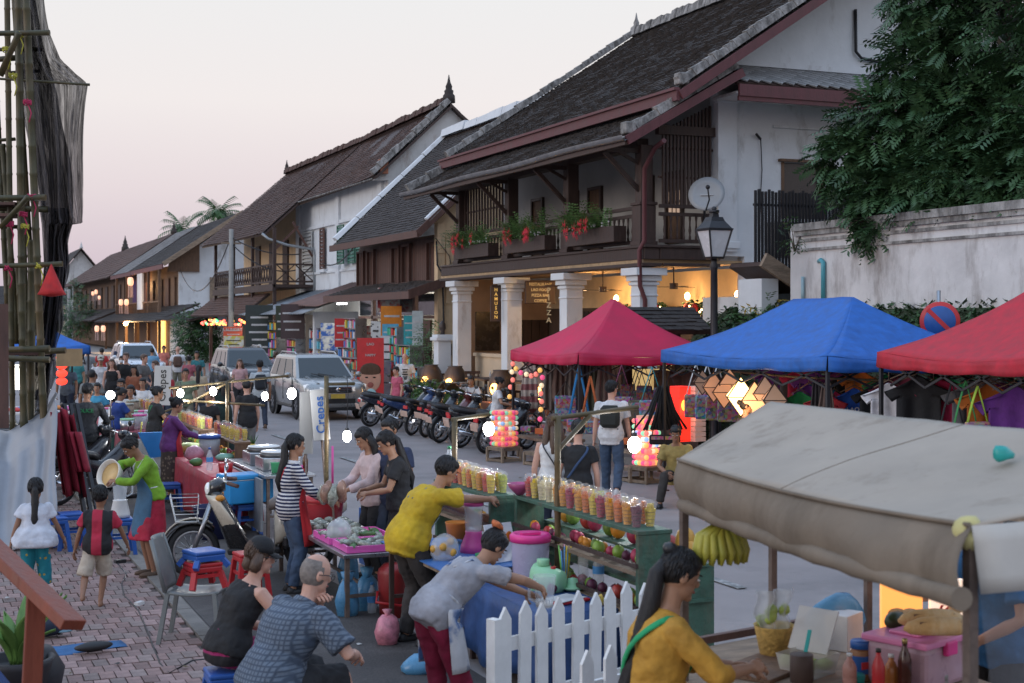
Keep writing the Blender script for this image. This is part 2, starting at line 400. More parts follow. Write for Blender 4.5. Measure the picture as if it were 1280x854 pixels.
 ex.mi=3;ex.ell(hd(0,.087,-.056),V((.023,.010,.0085))*ks,10,5,HQ);ex.mi=0
 sw=(.185 if male else.165)*lp(1,fat,.4);J.hand=[];shc=MB()
 dS,rS,nS=frm(.43);SH=pos(.43)
 arms=[]
 for i,sd in enumerate((-1,1)):
  a=SH+rS*sd*sw*k;tgt=V(hands[i])if hands and hands[i]else a+rS*sd*.07*k+nS*.05*k+V((0,0,-.52*k))
  pole=V(elb[i])if elb and elb[i]else rS*sd*.7-nS*.7+V((0,0,-.5))
  e,w=ik(a,tgt,.285*k,.255*k,pole);arms.append((a,e,w))
  m=lp(1,fat,.5)
  limb(body,[pos(.415)+rS*sd*.10*k,a,lp(a,e,.5),e,lp(e,w,.35),w],[.05*k,.05*k*m,.045*k*m,.037*k,.038*k,.026*k])
  fd=(w-e).normalized();n0=-rS*sd*.7-V((0,0,.6));n0=(n0-fd*n0 .dot(fd)).normalized();sd_=fd.cross(n0).normalized()
  if sd_.dot(nS+V((0,0,.5)))<0:sd_=-sd_
  Q=Matrix((sd_,n0,fd)).transposed();kh=k*(1.12 if h<1.4 else 1)
  body.ell(w+fd*.046*kh,V((.041,.018,.055))*kh,10,6,Q)
  J.hand.append(w+fd*.10*kh+n0*.03*kh)
  if q<.019:
   for fi,(o_,ln)in enumerate(((-.030,.062),(-.010,.076),(.011,.08),(.031,.07))):
    p0=w+fd*.078*kh+sd_*o_*kh;pts=[p0];ang=0
    for sgm in range(3):ang+=grip*(.55+.12*fi*.3);pts.append(pts[-1]+(fd*cos(ang)+n0*sin(ang)+sd_*o_*.8)*ln*kh*.37)
    ex.tube(pts,[.0095*kh,.009*kh,.008*kh,.0065*kh],7)
   p0=w+fd*.03*kh+sd_*.03*kh;p1=p0+(sd_*.8+fd*.7+n0*.3).normalized()*.038*kh;ex.tube([p0,p1,p1+(fd*.9+n0*(.3+grip*.4)+sd_*.1).normalized()*.035*kh],[.012*kh,.0105*kh,.008*kh],7)
 hips=pos(-.02);r0=frm(0)[1];lg=[]
 for i,sd in enumerate((-1,1)):
  a=hips+r0*sd*.086*k*lp(1,fat,.6);ft=V(feet[i])if feet and feet[i]else V((sd*.095*k,py+.0,0));an=ft+V((0,0,.075*k))
  kp=V(kn[i])if kn and kn[i]else V((sd*.12,1,.25))
  e,w=ik(a,an,.435*k,.415*k,kp);lg.append((a,e,w))
  limb(body,[a,lp(a,e,.5),e,lp(e,w,.3),lp(e,w,.7),w],[.083*k*lp(1,fat,.6),.073*k*lp(1,fat,.6),.052*k,.054*k,.042*k,.034*k])
  ta=radians(toes[i]);fw=V((sin(ta)*1.,cos(ta),0));pt=getattr(J,'pitch',0)
  g=w-V((0,0,.075*k));Q=Matrix((V((cos(ta),-sin(ta),0)),fw,V((0,0,1)))).transposed()
  body.ell(w+fw*.045*k+V((0,0,-.045*k)),V((.038,.115,.034))*k,10,6,Q);body.ell(w-V((0,0,.035*k))-fw*.02*k,V((.033,.042,.042))*k,8,6,Q)
  if shoe:
   s_=MB();s_.ell(w+fw*.052*k+V((0,0,-.042*k)),V((.046,.132,.036))*k,12,7,Q);s_.box(w+fw*.05*k+V((0,0,-.067*k)),V((.082,.25,.018))*k,Q)
   s_.ell(w-V((0,0,.03*k))-fw*.015*k,V((.042,.055,.05))*k,10,6,Q);s_.build('shoe',shoe,root)
 J.legs=lg;J.arms=arms
 job('body',body,q*.85 if h>1.3 else q*.75,root,[skin,eye_w,eye_k,lips_m,hair[1]],ex)
 wr=random.Random(int(x*100+y*37))
 if shirt:
  s_=MB();top=.468 if not tank else.44
  ss=sorted({hem}.union(t[0]for t in TOR if hem<t[0]<top));secs=[]
  for t in ss:
   c,r,n,a,b=sec(t,ease*(1.0 if t<.40 else.55)+(.016 if t<.12 else 0));fl=hem_flare*max(0,.25-t);secs.append((c,r,n,a+fl,b+fl))
  c,r,n,a,b=sec(.468,.010);secs.append((c,r,n,a,b))
  c,r,n,a,b=sec(.492,.006);secs.append((c,r,n,a,b))if not tank else None
  loft(s_,secs,20)
  for a,e,w in arms:
   if slv<=0:continue
   m=lp(1,fat,.5)
   if slv<1:limb_pts=[SH+(a-SH)*.55,a,lp(a,e,slv)];rs=[.052*k,.056*k*m+ease*.4,.052*k*m+ease*.9]
   else:limb_pts=[SH+(a-SH)*.55,a,lp(a,e,.5),e,lp(e,w,min(.93,slv-1))];rs=[.052*k,.055*k*m+ease*.3,.052*k*m+ease*.3,.045*k+ease*.3,.034*k+ease*.5]
   s_.tube(limb_pts,rs,12)
   s_.ell(limb_pts[0],rs[0],8,5);s_.ell(a,rs[1],10,6)
  for v in range(len(s_.v)):
   p=V(s_.v[v]);s_.v[v]=tuple(p+V((noise.noise(p*11+V((x,y,0))),noise.noise(p*12+V((y,3,x))),noise.noise(p*9)))*.009)
  job('shirt',s_,q,root,shirt,None,2)
 if legs:
  kind,mat,fr=legs[:3];t_=MB();le=legs[3]if len(legs)>3 else.014
  if kind=='trousers':
   loft(t_,[sec(t,.020)for t in(-.10,-.05,.01,.06,.13)],18)
   for a,e,w in lg:
    m=lp(1,fat,.6)
    if fr<=1:pts=[a,lp(a,e,.5),lp(a,e,fr)];rs=[.089*k*m,.080*k*m+le*.6,.066*k*m+le]
    else:pts=[a,lp(a,e,.5),e,lp(e,w,(fr-1)*.5),lp(e,w,fr-1)];rs=[.089*k*m,.079*k*m+le*.4,.058*k+le*.8,.056*k+le*.7,.042*k+le]
    t_.tube(pts,rs,12);t_.ell(a,rs[0],10,6)
   for v in range(len(t_.v)):
    p=V(t_.v[v]);t_.v[v]=tuple(p+V((noise.noise(p*10),noise.noise(p*11+V((4,0,x))),0))*.009)
   job('shorts' if fr<=1.1 else 'trousers',t_,q,root,mat,None,2)
  else:
   br=legs[4]if len(legs)>4 else.22;p0=pos(.09);p1=V((0,py*.6,pz-fr*k));n_=6
   K0=lp(lg[0][1],lg[1][1],.5);p1=V((K0 .x*.5,lp(p0 .y,K0 .y,.6),p1 .z));secs=[sec(.11,.012),sec(.05,.014)]
   for i in range(1,n_+1):
    t=i/n_;c,r,n,a,b=sec(.0,.014);secs.append((lp(pos(.0),p1,t),V((1,0,0)),V((0,1,0)),lp(a,br,t),lp(b,br*.82,t)))
   vs0=len(t_.v);loft(t_,secs[::-1],24)
   for v in range(vs0,len(t_.v)):
    p=V(t_.v[v]);an=math.atan2(p.y,p.x);tt=max(0,min(1,(pz-p.z)/(fr*k)));f=1+.07*tt*sin(an*7+x)+.05*tt*sin(an*11+y);t_.v[v]=(p.x*f,p1 .y+(p.y-p1 .y)*f,p.z)
   job('skirt',t_,q,root,mat,None,2)
 kind,hm=hair[0],hair[1];g=MB()
 if kind!='none':
  if kind=='balding':
   tmp=MB();tmp.ell((0,0,0),(.0775,.0965,.107),28,18)
   keep=[f for f in tmp.f if(lambda c:c[1]<.03-.5*max(0,c[2])and-.085<c[2]<.062)([sum(tmp.v[i][j]for i in f)/len(f)for j in range(3)])]
   g.add([hd(v[0],v[1]-.007,v[2]+.014)for v in tmp.v],keep,True)
  else:
   g.ell(hd(0,-.022,.028),V((.0845,.098,.103))*ks,20,12,HQ,.05)
   g.ell(hd(0,.02,.072),V((.066,.066,.05))*ks,16,8,HQ,.08)
  if q<.0145 and kind!='balding':
   lr=random.Random(int(x*91+y*53))
   for i in range(300 if q<.012 else 130):
    a_=lr.uniform(0,2*pi);e_=lr.uniform(-.25,1.45)
    if sin(a_)>.45 and e_<.62:continue
    def hp_(e,o=1.0):return hd(.0845*cos(a_)*cos(e)*o,-.022+.098*sin(a_)*cos(e)*o,.028+.103*sin(e)*o)
    g.tube([hp_(e_),hp_(e_-.25,1.015),hp_(e_-.5,1.01 if kind!='short' else 1.03)],[.0055*ks,.0055*ks,.0015*ks],4)
  if kind=='bun':g.ell(hd(0,-.125,.06),V((.045,.042,.045))*ks,12,8,HQ,.15)
  if kind=='topbun':g.ell(hd(0,-.07,.135),V((.04,.045,.032))*ks,12,8,HQ,.15)
  if kind=='pony':
   ln=hair[2]if len(hair)>2 else.35;p0=hd(0,-.095,.05);bk=hd(0,-.135,.01)
   s1_=max(.02,.42-ln*.55);s2_=max(-.05,.42-ln);A_,B2=sec(s1_,.035),sec(s2_,.03);dn=A_[0]-A_[2]*A_[4];en=B2[0]-B2[2]*B2[4];bk=hd(0,-.118,-.03)
   if lean[1]>35:dn=p0+V((.05,0,-ln*.5));en=dn+V((.03,0,-ln*.4))
   g.tube([p0,bk,nb-nS*.095*k,dn,en],[.03*k,.048*k,.056*k,.052*k,.014],10,True,.8)
  if kind in('long','bob'):
   ln=hair[2]if len(hair)>2 else.34;ln=.13 if kind=='bob' else ln
   bt=hd(0,-.03,-.02)
   for sd in(-1,0,1):
    p0=hd(.062*sd,-.035-.035*(sd==0),.02);p1=hd(.082*sd,-.05-.03*(sd==0),-.11);p2=p1-V((0,0,ln*.6*k))-nS*.035*k+rS*sd*.02;p3=p1-V((0,0,ln*k))-nS*.03*k+rS*sd*.01
    if kind=='bob':p2=lp(p0,p1,.8);p3=p1
    g.tube([p0,p1,p2,p3]if kind=='long' else[p0,p2,p3],[.04*k,.046*k,.048*k,.016*k]if kind=='long' else[.04*k,.042*k,.02*k],10)
  g.build('hair',hm,root)
 J.MB=MB
 return J
def apron(J,mat,top=.36,bottom=.62,name='apron',strap=None,wide=1.25):
 a=MB();k=J.k;secs=[]
 for i in range(6):
  s=lp(top,.02,i/5);c,r,n,rx,ry=J.sec(s,.046);secs.append((c,r,n,rx,ry))
 c,r,n,rx,ry=secs[-1]
 for i in range(1,5):t=i/4;secs.append((V((c.x,c.y+(.03*t),c.z-bottom*k*t)),V((1,0,0)),V((0,1,0)),rx*lp(1,1.12,t),ry*lp(1,1.2,t)+.02*t))
 for e in(0,.007):
  pass
 def fn(u,v):
  t=u*(len(secs)-1);i=min(len(secs)-2,int(t));f=t-i;A=secs[i];B=secs[i+1];w=(wide if u>.45 else lp(.62,wide,u/.45));th=pi/2+w*(v*2-1)
  return lp(A[0],B[0],f)+lp(A[1],B[1],f)*lp(A[3],B[3],f)*cos(th)+lp(A[2],B[2],f)*lp(A[4],B[4],f)*sin(th)
 a.sheet(fn,20,12,.008)
 o=a.build(name,mat,J.root)
 b=MB();c,r,n,rx,ry=J.sec(top,.03);t0=J.sec(.475,.016)
 for sd in(-1,1):
  c2,r2,n2,rx2,ry2=J.sec(.43,.03)
  b.tube([c+r*sd*rx*.6+n*ry*.85,c2+r2*sd*rx2*.5+n2*ry2*.85,t0[0]+t0[1]*sd*t0[3]*.8,c2+r2*sd*rx2*.45-n2*ry2*.8,J.sec(.3,.024)[0]+J.sec(.3)[1]*sd*.04-J.sec(.3)[2]*J.sec(.3,.024)[4]],.012*k,6,True,.5)
 c,r,n,rx,ry=J.sec(.13,.02);b.tube([c+r*rx*cos(t)+n*ry*sin(t)for t in[i*2*pi/20 for i in range(21)]],.009,6)
 b.build('apron_strap',strap or mat,J.root);return o
def backpack(J,mat,s0=.05,s1=.42,w=.15,d=.12):
 b=MB();k=J.k;secs=[]
 for i in range(9):
  t=i/8;s=lp(s0,s1,t);c,r,n,rx,ry=J.sec(s);e=min(1,.55+.45*sin(pi*min(1,t*1.0)**.8));secs.append((c-n*(ry+d*.42),r,n,w*k*lp(.85,1,e)*(.72 if i in(0,8)else 1),d*.5*e))
 loft(b,secs,18,True,3.5);b.build('backpack',mat,J.root)
 z_=MB();c,r,n,rx,ry=J.sec(lp(s0,s1,.35));z_.box(c-n*(ry+d*.93),(w*1.3*k,.02,.14*k),Matrix((r,n,J.frm(.2)[0])).transposed());z_.build('pocket',mat,J.root,bevel=.008)
 for sd in(-1,1):
  a=MB();A=J.sec(.40,.02);B=J.sec(.47,.02);Cc=J.sec(.3,.03);E=J.sec(.08,.03)
  a.tube([A[0]+A[1]*sd*.085*k-A[2]*A[4],B[0]+B[1]*sd*.09*k,J.sec(.42,.03)[0]+A[1]*sd*.09*k+A[2]*A[4]*.95,Cc[0]+Cc[1]*sd*Cc[3]*.75+Cc[2]*Cc[4]*.8,E[0]+E[1]*sd*E[3]*.95-E[2]*.02,E[0]+E[1]*sd*E[3]*.6-E[2]*E[4]],.02*k,8,True,.4);a.build('shoulder_strap',mat,J.root)
def sash(J,mat,sd=1,lo=.0,r_=.014):
 b=MB();pts=[]
 for i in range(25):
  t=i/24*2*pi;s=lp(lo,.475,.5+.5*cos(t));c,r,n,rx,ry=J.sec(s,.058);w=sd*cos(t)*.55 if abs(cos(t))<1 else 0
  pts.append(c+r*rx*max(-1,min(1,sd*cos(t)*.75))+n*ry*sin(t)*1.0)
 b.tube(pts,r_,6,True,.45);b.build('bag_strap',mat,J.root)
def cap(J,mat,brim=True,name='cap',wide=0.):
 b=MB();k=J.ks;b.lathe([(.093*k,-.0),(.095*k,.03*k),(.088*k,.065*k),(.06*k,.095*k),(.02*k,.108*k),(.001,.11*k)],J.hd(0,-.012,.035),20,True,J.HQ)
 if wide:b.lathe([(.09*k,.004),(wide*k,-.012),(wide*k,-.004),(.09*k,.014)],J.hd(0,-.012,.035),24,True,J.HQ,False)
 elif brim:b.sheet(lambda u,v:J.hd(.082*(2*v-1)*(1-.25*u),.07+.095*u*(1-.35*(2*v-1)**2)-.045*(2*v-1)**2,.045-.025*u-.015*(2*v-1)**2),6,10,.006)
 b.build(name,mat,J.root)
def spectacles(J,mat=blackplastic):
 b=MB()
 for sd in(-1,1):
  pts=[J.hd(.033*sd+.022*cos(t),.102,.004+.018*sin(t))for t in[i*2*pi/12 for i in range(13)]];b.tube(pts,.0022,5);b.tube([J.hd(.055*sd,.10,.01),J.hd(.084*sd,.05,.012),J.hd(.088*sd,-.02,.004)],.0026,5)
 b.tube([J.hd(-.012,.102,.008),J.hd(.012,.102,.008)],.002,5);b.build('glasses',mat,J.root)
def collar(J,mat):
 b=MB();secs=[]
 for s,e in((.475,.012),(.50,.014),(.512,.012)):secs.append(J.sec(s,e))
 loft(b,secs,18,True);b.build('collar',mat,J.root)
# ground, road, pavement
def wl(root):return-V(root.location)
asphalt=pm('asphalt',(.262,.232,.226),.8,0,.16,.7,bump=.5,bs=60,stain=((.15,.14,.14),.45,.45));gutter_m=pm('asphalt_dirty',(.055,.048,.046),.85,0,.3,1.5,bump=.6,bs=40,stain=((.11,.10,.095),.5,1.1))
earth=pm('earth',(.13,.11,.09),.95,0,.3,.8,bump=.4)
brick_m=[pm('brick_red',(.235,.15,.135),.8,0,.25,14,bump=.4,bs=40,rnd=.22),pm('brick_brown',(.22,.165,.15),.85,0,.25,14,bump=.4,bs=40,rnd=.22),pm('brick_pink',(.28,.185,.17),.8,0,.25,14,bump=.4,bs=40,rnd=.22)]
line_m=pm('road_paint',(.42,.42,.41),.8,0,.35,9,stain=((.09,.09,.09),1.1,6))
b=MB();b.bx((-900,-300,-.6),(900,1500,-.06));struct(b.build('ground',earth))
b=MB();nx,ny=10,120
b.add([(2.35+i*(12.4-2.35)/nx,-30+j*3.,.012*noise.noise(V((i*.9,j*.5,0))))for j in range(ny+1)for i in range(nx+1)],[(j*(nx+1)+i,j*(nx+1)+i+1,(j+1)*(nx+1)+i+1,(j+1)*(nx+1)+i)for j in range(ny)for i in range(nx)],True)
struct(b.build('road',asphalt))
b=MB();b.add([(2.36+i*.20+(.12*noise.noise(V((j*.35,0,0)))if i==8 else 0),4+j*.9,.018+.006*noise.noise(V((i*.9,j*.5,0))))for j in range(40)for i in range(9)],[(j*9+i,j*9+i+1,(j+1)*9+i+1,(j+1)*9+i)for j in range(39)for i in range(8)],True)
struct(b.build('road_edge',gutter_m))
for k in range(14):
 y0=6.5+k*6.0;b=MB();b.bx((7.66,y0,.014),(7.78,y0+3,.018));struct(b.build('road_marking',line_m))
sw=MB();sw.bx((-14,-20,-.05),(2.2,90,-.012));pave=struct(sw.build('sidewalk',pm('sand_joint',(.12,.09,.08),.95)))
b=MB()
for k in range(60):b.bx((2.205,-20+k*1.2,-.05),(2.35,-20+k*1.2+1.19,.02+.004*sin(k*7)))
struct(b.build('kerb',pm('kerb_stone',(.17,.155,.14),.85,0,.25,5,bump=.4)))
cells=[]
for j in range(62):
 for i in range(44):
  x=2.14-i*.118-(.059 if j%2 else 0);y=8.6+j*.228
  a,c=x*cos(TH)-y*sin(TH),x*sin(TH)+y*cos(TH)
  if c<6 or a/c<-.42 or a/c>.02:continue
  px=640+FO*a/c;py=400+FO*HC/c
  cells.append((px<-5 or py>862 or px>330,c,x,y))
cells.sort();proto=[]
for m in brick_m:
 for v in range(2):
  b=MB();b.box((0,0,0),(.110-.003*v,.218,.05));q=b.mesh('brick');q.materials.append(m);proto.append(q)
rest=MB()
for n_,(off,c,x,y)in enumerate(cells):
 z=-.018+R.uniform(-.004,.004);an=R.gauss(0,.012)
 if n_<300:
  o=put('brick',R.choice(proto),pave,(x,y,z),an)
 else:rest.mi=R.choice((0,0,1,1,2));rest.box((x,y,z),(.108,.216,.05),an)
o=rest.build('brickwork',brick_m,pave);o['kind']='stuff'
b=MB();b.bx((12.4,-30,-.05),(13.6,27,.13));b.bx((12.4,27.05,-.05),(15.9,330,.13));struct(b.build('pavement',pm('concrete',(.22,.21,.20),.85,0,.2,2,bump=.3)))
b=MB()
for i in range(150):x_=R.choice((R.uniform(-1,2.1),R.uniform(2.4,6),R.uniform(2.4,12)));y_=R.uniform(8,32);s_=R.uniform(.012,.045);a_=R.random()*6;b.mi=R.randrange(3);b.add([(x_+s_*cos(a_+q)*(1 if q%2<1 else.6),y_+s_*sin(a_+q),.026+.004*sin(q*5))for q in(0,1.4,3.1,4.6)],[(0,1,2,3)],False)
tag(b.build('litter',[pm('litter_paper',(.45,.44,.42),.8),pm('litter_leaf',(.10,.07,.03),.8),pm('litter_dark',(.03,.03,.03),.8)]),'scraps of paper and dry leaves strewn over street and bricks','litter',kind='stuff')
# roofs
def tiles(mb,e0,e1,r0,r1,tw,th,lift=.03,sag=0.,jit=.012):
 e0,e1,r0,r1=map(V,(e0,e1,r0,r1));nv=max(2,int((r0-e0).length/th));nu=max(2,int((e1-e0).length/tw))
 nrm=(e1-e0).cross(r0-e0).normalized();nrm=nrm if nrm.z>0 else-nrm
 def pt(u,v):return lp(lp(e0,e1,u),lp(r0,r1,u),v)-V((0,0,sag*sin(pi*u)*(.4+.6*v)))+nrm*.03*noise.noise(lp(lp(e0,e1,u),lp(r0,r1,u),v)*.7)
 for j in range(nv):
  for i in range(nu):
   o_=.5/nu*(j%2);u0=max(0,i/nu-o_);u1=min(1,(i+1)/nu-o_)if i<nu-1 else 1;v0=j/nv-R.uniform(0,.14)/nv;v1=(j+1)/nv+.03/nv
   l=lift+R.uniform(-jit,jit);a,b_,c,d=pt(u0+.02/nu,v0)+nrm*l,pt(u1-.02/nu,v0)+nrm*l,pt(u1-.02/nu,v1)+nrm*.004,pt(u0+.02/nu,v1)+nrm*.004
   mb.add([a,b_,c,d,a-nrm*l*1.2,b_-nrm*l*1.2],[(0,1,2,3),(4,5,1,0)],False)
def slab(e0,e1,r0,r1,t=.1,up=0.):
 e0,e1,r0,r1=map(V,(e0,e1,r0,r1));n=(e1-e0).cross(r0-e0).normalized();n=n if n.z>0 else-n;m=MB()
 vs=[p-n*t+n*up for p in(e0,e1,r1,r0)]+[p+n*up-n*.006 for p in(e0,e1,r1,r0)]
 return m.add(vs,[(3,2,1,0),(4,5,6,7),(0,1,5,4),(1,2,6,5),(2,3,7,6),(3,0,4,7)],False)
def roof(root,nm,e0,e1,r0,r1,tw,th,mat,sag=0.,lift=.03,under=wood_d):
 m=slab(e0,e1,r0,r1,.1,-.004 if not sag else-.06);p=m.build(nm,under,root,wl(root));t=MB();tiles(t,e0,e1,r0,r1,tw,th,lift,sag)
 o=t.build('roof_tile',mat,p);o['kind']='stuff';return p
def capping(root,pts,w,mat=mortar,nm='ridge_capping',sp=.34,h=None):
 m=MB();h=h or w*.7
 for a,b_ in zip(pts,pts[1:]):
  a,b_=V(a),V(b_);n=max(1,int((b_-a).length/sp))
  for i in range(n):
   p,q=lp(a,b_,i/n),lp(a,b_,(i+.97)/n);j=R.uniform(.85,1.15)
   x,y,d=frame(q-p);up=x.cross(d)*-1 if x.cross(d).z<0 else x.cross(d)
   m.add([p-x*w/2*j,p-x*w/3*j+up*h*j,p+x*w/3*j+up*h*j,p+x*w/2*j,q-x*w/2*j,q-x*w/3*j+up*h*j*.9,q+x*w/3*j+up*h*j*.9,q+x*w/2*j],[(0,1,2,3),(7,6,5,4),(0,4,5,1),(1,5,6,2),(2,6,7,3)],False)
 return m.build(nm,mat,root,wl(root))
def finial(root,p,s=1.,mat=mortar):
 m=MB();x,y,z=p
 m.lathe([(.30*s,-.1*s),(.28*s,.2*s),(.2*s,.3*s),(.22*s,.42*s),(.14*s,.5*s),(.16*s,.62*s),(.08*s,.8*s),(.015*s,1.15*s)],(x,y,z),10)
 return m.build('finial',mat,root,wl(root))
def bars(root,nm,segs,w,h,mat,up=(0,0,1),bevel=0):
 m=MB()
 for a,b_ in segs:m.bar(a,b_,w,h,up)
 return m.build(nm,mat,root,wl(root),bevel=bevel)
def each(root,nm,segs,w,h,mat,up=(0,0,1)):
 me=None;out=[]
 for a,b_ in segs:
  a,b_=V(a),V(b_)
  if me is None or abs((b_-a).length-me_l)>.004 or(b_-a).normalized().dot(me_d)<.9999:
   m=MB();m.bar((0,0,0),b_-a,w,h,up);me=m.mesh(nm);me.materials.append(mat);me_l=(b_-a).length;me_d=(b_-a).normalized()
  out.append(put(nm,me,root,V(a)-V(root.location)))
 return out
# the large veranda house
XF,GY,FY=15.0,28.0,41.6
H1=thing('veranda_house','large white house with dark wooden upper veranda on white columns and steep dark roof','house',(XF,GY,0));L1=wl(H1)
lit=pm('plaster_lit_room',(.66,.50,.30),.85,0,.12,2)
m=MB()
X0,X1,xa,xb=16.62,27.0,18.35,19.5
m.bx((X0,28.0,4.2),(xa,28.3,8.55));m.bx((xa,28.002,6.4),(xb,28.298,8.55));m.bx((xa,28.002,4.2),(xb,28.298,5.1));m.bx((xb,28.0,4.2),(X1,28.3,8.55))
m.prism([(16.0,8.2),(27.2,8.2),(21.6,11.85)],'y',28.05,28.32)
m.bx((17.35,28.004,0),(X1,28.3,4.2))
m.build('gable_wall',wall_w,H1,L1)
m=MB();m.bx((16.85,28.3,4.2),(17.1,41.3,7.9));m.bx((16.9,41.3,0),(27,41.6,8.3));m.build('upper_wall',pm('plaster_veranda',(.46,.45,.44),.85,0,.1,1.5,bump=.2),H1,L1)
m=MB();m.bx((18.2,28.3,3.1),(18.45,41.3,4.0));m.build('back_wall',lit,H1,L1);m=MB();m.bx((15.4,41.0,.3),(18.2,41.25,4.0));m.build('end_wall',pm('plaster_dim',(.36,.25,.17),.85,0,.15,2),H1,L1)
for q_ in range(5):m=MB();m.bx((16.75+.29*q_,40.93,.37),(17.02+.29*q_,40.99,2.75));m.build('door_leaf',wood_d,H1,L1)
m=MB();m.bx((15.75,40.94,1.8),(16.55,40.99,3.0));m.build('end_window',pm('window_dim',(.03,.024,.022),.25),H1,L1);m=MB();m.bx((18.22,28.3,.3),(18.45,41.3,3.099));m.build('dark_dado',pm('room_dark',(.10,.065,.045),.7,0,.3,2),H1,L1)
m=MB();m.bx((14.8,28.1,4.02),(17.4,41.5,4.1));m.build('ceiling',pm('ceiling_boards',(.4,.27,.15),.7,0,.25,8,stretch=(.2,1,1)),H1,L1)
m=MB();m.bx((14.7,28.1,.131),(18.2,41.5,.36));m.build('terrace_floor',pm('terracotta_floor',(.24,.12,.08),.7,0,.2,5),H1,L1)
m=MB();m.bx((14.72,28.0,3.94),(15.22,41.4,4.02));m.bx((14.78,28.0,4.1),(15.16,41.4,4.36));m.bx((15.17,27.98,4.1),(16.7,28.2,4.36));m.bx((15.24,27.96,3.95),(16.7,28.3,4.02));m.bx((14.74,27.94,4.361),(16.8,41.4,4.42));m.build('beam',wood_d,H1,L1,bevel=.01)
for k in range(4):
 y=28.45+3.9*k;m=MB()
 m.box((XF,y,2.0),(.44,.44,3.28));m.box((XF,y,.47),(.56,.56,.22));m.box((XF,y,3.56),(.52,.52,.07));m.box((XF,y,3.68),(.60,.60,.12));m.box((XF,y,3.83),(.78,.78,.17));m.box((XF,y,3.3),(.48,.48,.04))
 o=m.build('column',wall_w,H1,L1,bevel=.012)
 m=MB();m.box((XF,y,5.55),(.30,.30,2.26));m.box((XF,y,4.87),(.40,.40,.9));m.box((XF,y,5.36),(.46,.46,.07));m.box((XF,y,4.47),(.46,.46,.1));m.build('veranda_post',wood_d,H1,L1,bevel=.012)
m=MB();m.box((16.85,27.97,6.1),(.5,.14,3.6));m.box((16.85,27.95,7.86),(.66,.22,.14));m.box((16.85,27.96,7.72),(.58,.18,.1));m.box((16.85,27.96,4.45),(.6,.2,.16));m.build('pilaster',wall_w,H1,L1,bevel=.012)
m=MB();m.bx((14.86,28.5,6.62),(15.14,41.3,6.84));m.bx((15.15,28.02,6.9),(16.6,28.2,7.1));m.build('wall_plate',wood_d,H1,L1)
ys=[28.45+3.9*k for k in range(4)]
segs=[];top=[]
for k in range(3):
 a,c=ys[k]+.2,ys[k+1]-.2;n=15
 top+=[((XF,a,5.3),(XF,c,5.3)),((XF,a,4.52),(XF,c,4.52)),((XF,a,5.12),(XF,c,5.12))]
 segs+=[((XF,lp(a,c,(i+.5)/n),4.54),(XF,lp(a,c,(i+.5)/n),5.11))for i in range(n)]
top+=[((15.2,28.1,5.3),(16.6,28.1,5.3)),((15.2,28.1,4.52),(16.6,28.1,4.52)),((15.2,28.1,5.12),(16.6,28.1,5.12))]
segs2=[((lp(15.25,16.55,(i+.5)/8),28.1,4.54),(lp(15.25,16.55,(i+.5)/8),28.1,5.11))for i in range(8)]
bars(H1,'railing',top,.07,.08,wood_d)
bal=MB();bal.lathe([(.03,0),(.03,.08),(.018,.12),(.036,.22),(.02,.34),(.02,.42),(.032,.5),(.03,.57)],n=8);bme=bal.mesh('baluster');bme.materials.append(wood_d)
for a,c in segs+segs2:put('baluster',bme,H1,V(a)-V(H1 .location))
each(H1,'slat',[((XF+.02,lp(ys[2]+.25,ys[3]-.25,i/15),5.34),(XF+.02,lp(ys[2]+.25,ys[3]-.25,i/15),6.62))for i in range(16)],.045,.06,wood_d)
each(H1,'slat',[((lp(15.3,16.5,i/13),28.1,5.34),(lp(15.3,16.5,i/13),28.1,7.0+.6*i/13))for i in range(14)],.045,.06,wood_d)
bars(H1,'lattice_rail',[((XF+.06,ys[2]+.2,5.95),(XF+.06,ys[3]-.2,5.95)),((15.2,28.15,5.95),(16.6,28.15,5.95)),((15.2,28.15,6.6),(16.6,28.15,6.6))],.05,.05,wood_d)
for y in ys:
 m=MB();m.bar((15.0,y,5.55),(14.0,y,6.5),.07,.1);m.bar((15.0,y,6.2),(14.35,y,6.52),.06,.07);m.bar((15,y,6.55),(13.9,y,6.55),.07,.1);m.build('bracket',wood_d,H1,L1)
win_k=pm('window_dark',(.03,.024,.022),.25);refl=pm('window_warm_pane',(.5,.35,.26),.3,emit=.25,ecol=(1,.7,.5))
for k,y in enumerate((30.3,31.8,34.7,36.2,38.6)):
 m=MB();m.bx((16.76,y-.42,4.6),(16.85,y-.34,6.35));m.bx((16.76,y+.34,4.6),(16.85,y+.42,6.35));m.bx((16.76,y-.339,6.27),(16.85,y+.339,6.35));w=m.build('window',wood_d,H1,L1)
 m=MB();m.bx((16.81,y-.338,4.6),(16.84,y+.338,6.268));m.build('pane',win_k if k%2 else wood_b,w)
 if k==0:
  for i in range(3):
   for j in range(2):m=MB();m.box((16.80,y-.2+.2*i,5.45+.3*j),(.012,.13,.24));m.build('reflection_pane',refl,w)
m=MB();m.bx((xa,28.1,5.1),(xb,28.16,6.4));w=m.build('side_window',win_k,H1,L1)
bars_=[((lp(xa-.1,xb+.3,i/16),27.93,4.95),(lp(xa-.1,xb+.3,i/16),27.93,6.75))for i in range(17)]
m=MB();m.bx((xa-.1,27.9,6.41),(xb+.1,28.0,6.47));m.bx((xa-.02,27.985,5.1),(xa+.06,28.11,6.4));m.bx((xb-.06,27.985,5.1),(xb+.02,28.11,6.4));m.build('window_frame',wood_b,w)
A,B_=26.9,41.9
roof(H1,'lower_roof',(13.8,A,6.68),(13.8,B_,6.66),(16.6,A,8.28),(16.6,B_,8.28),.17,.12,tile_d)
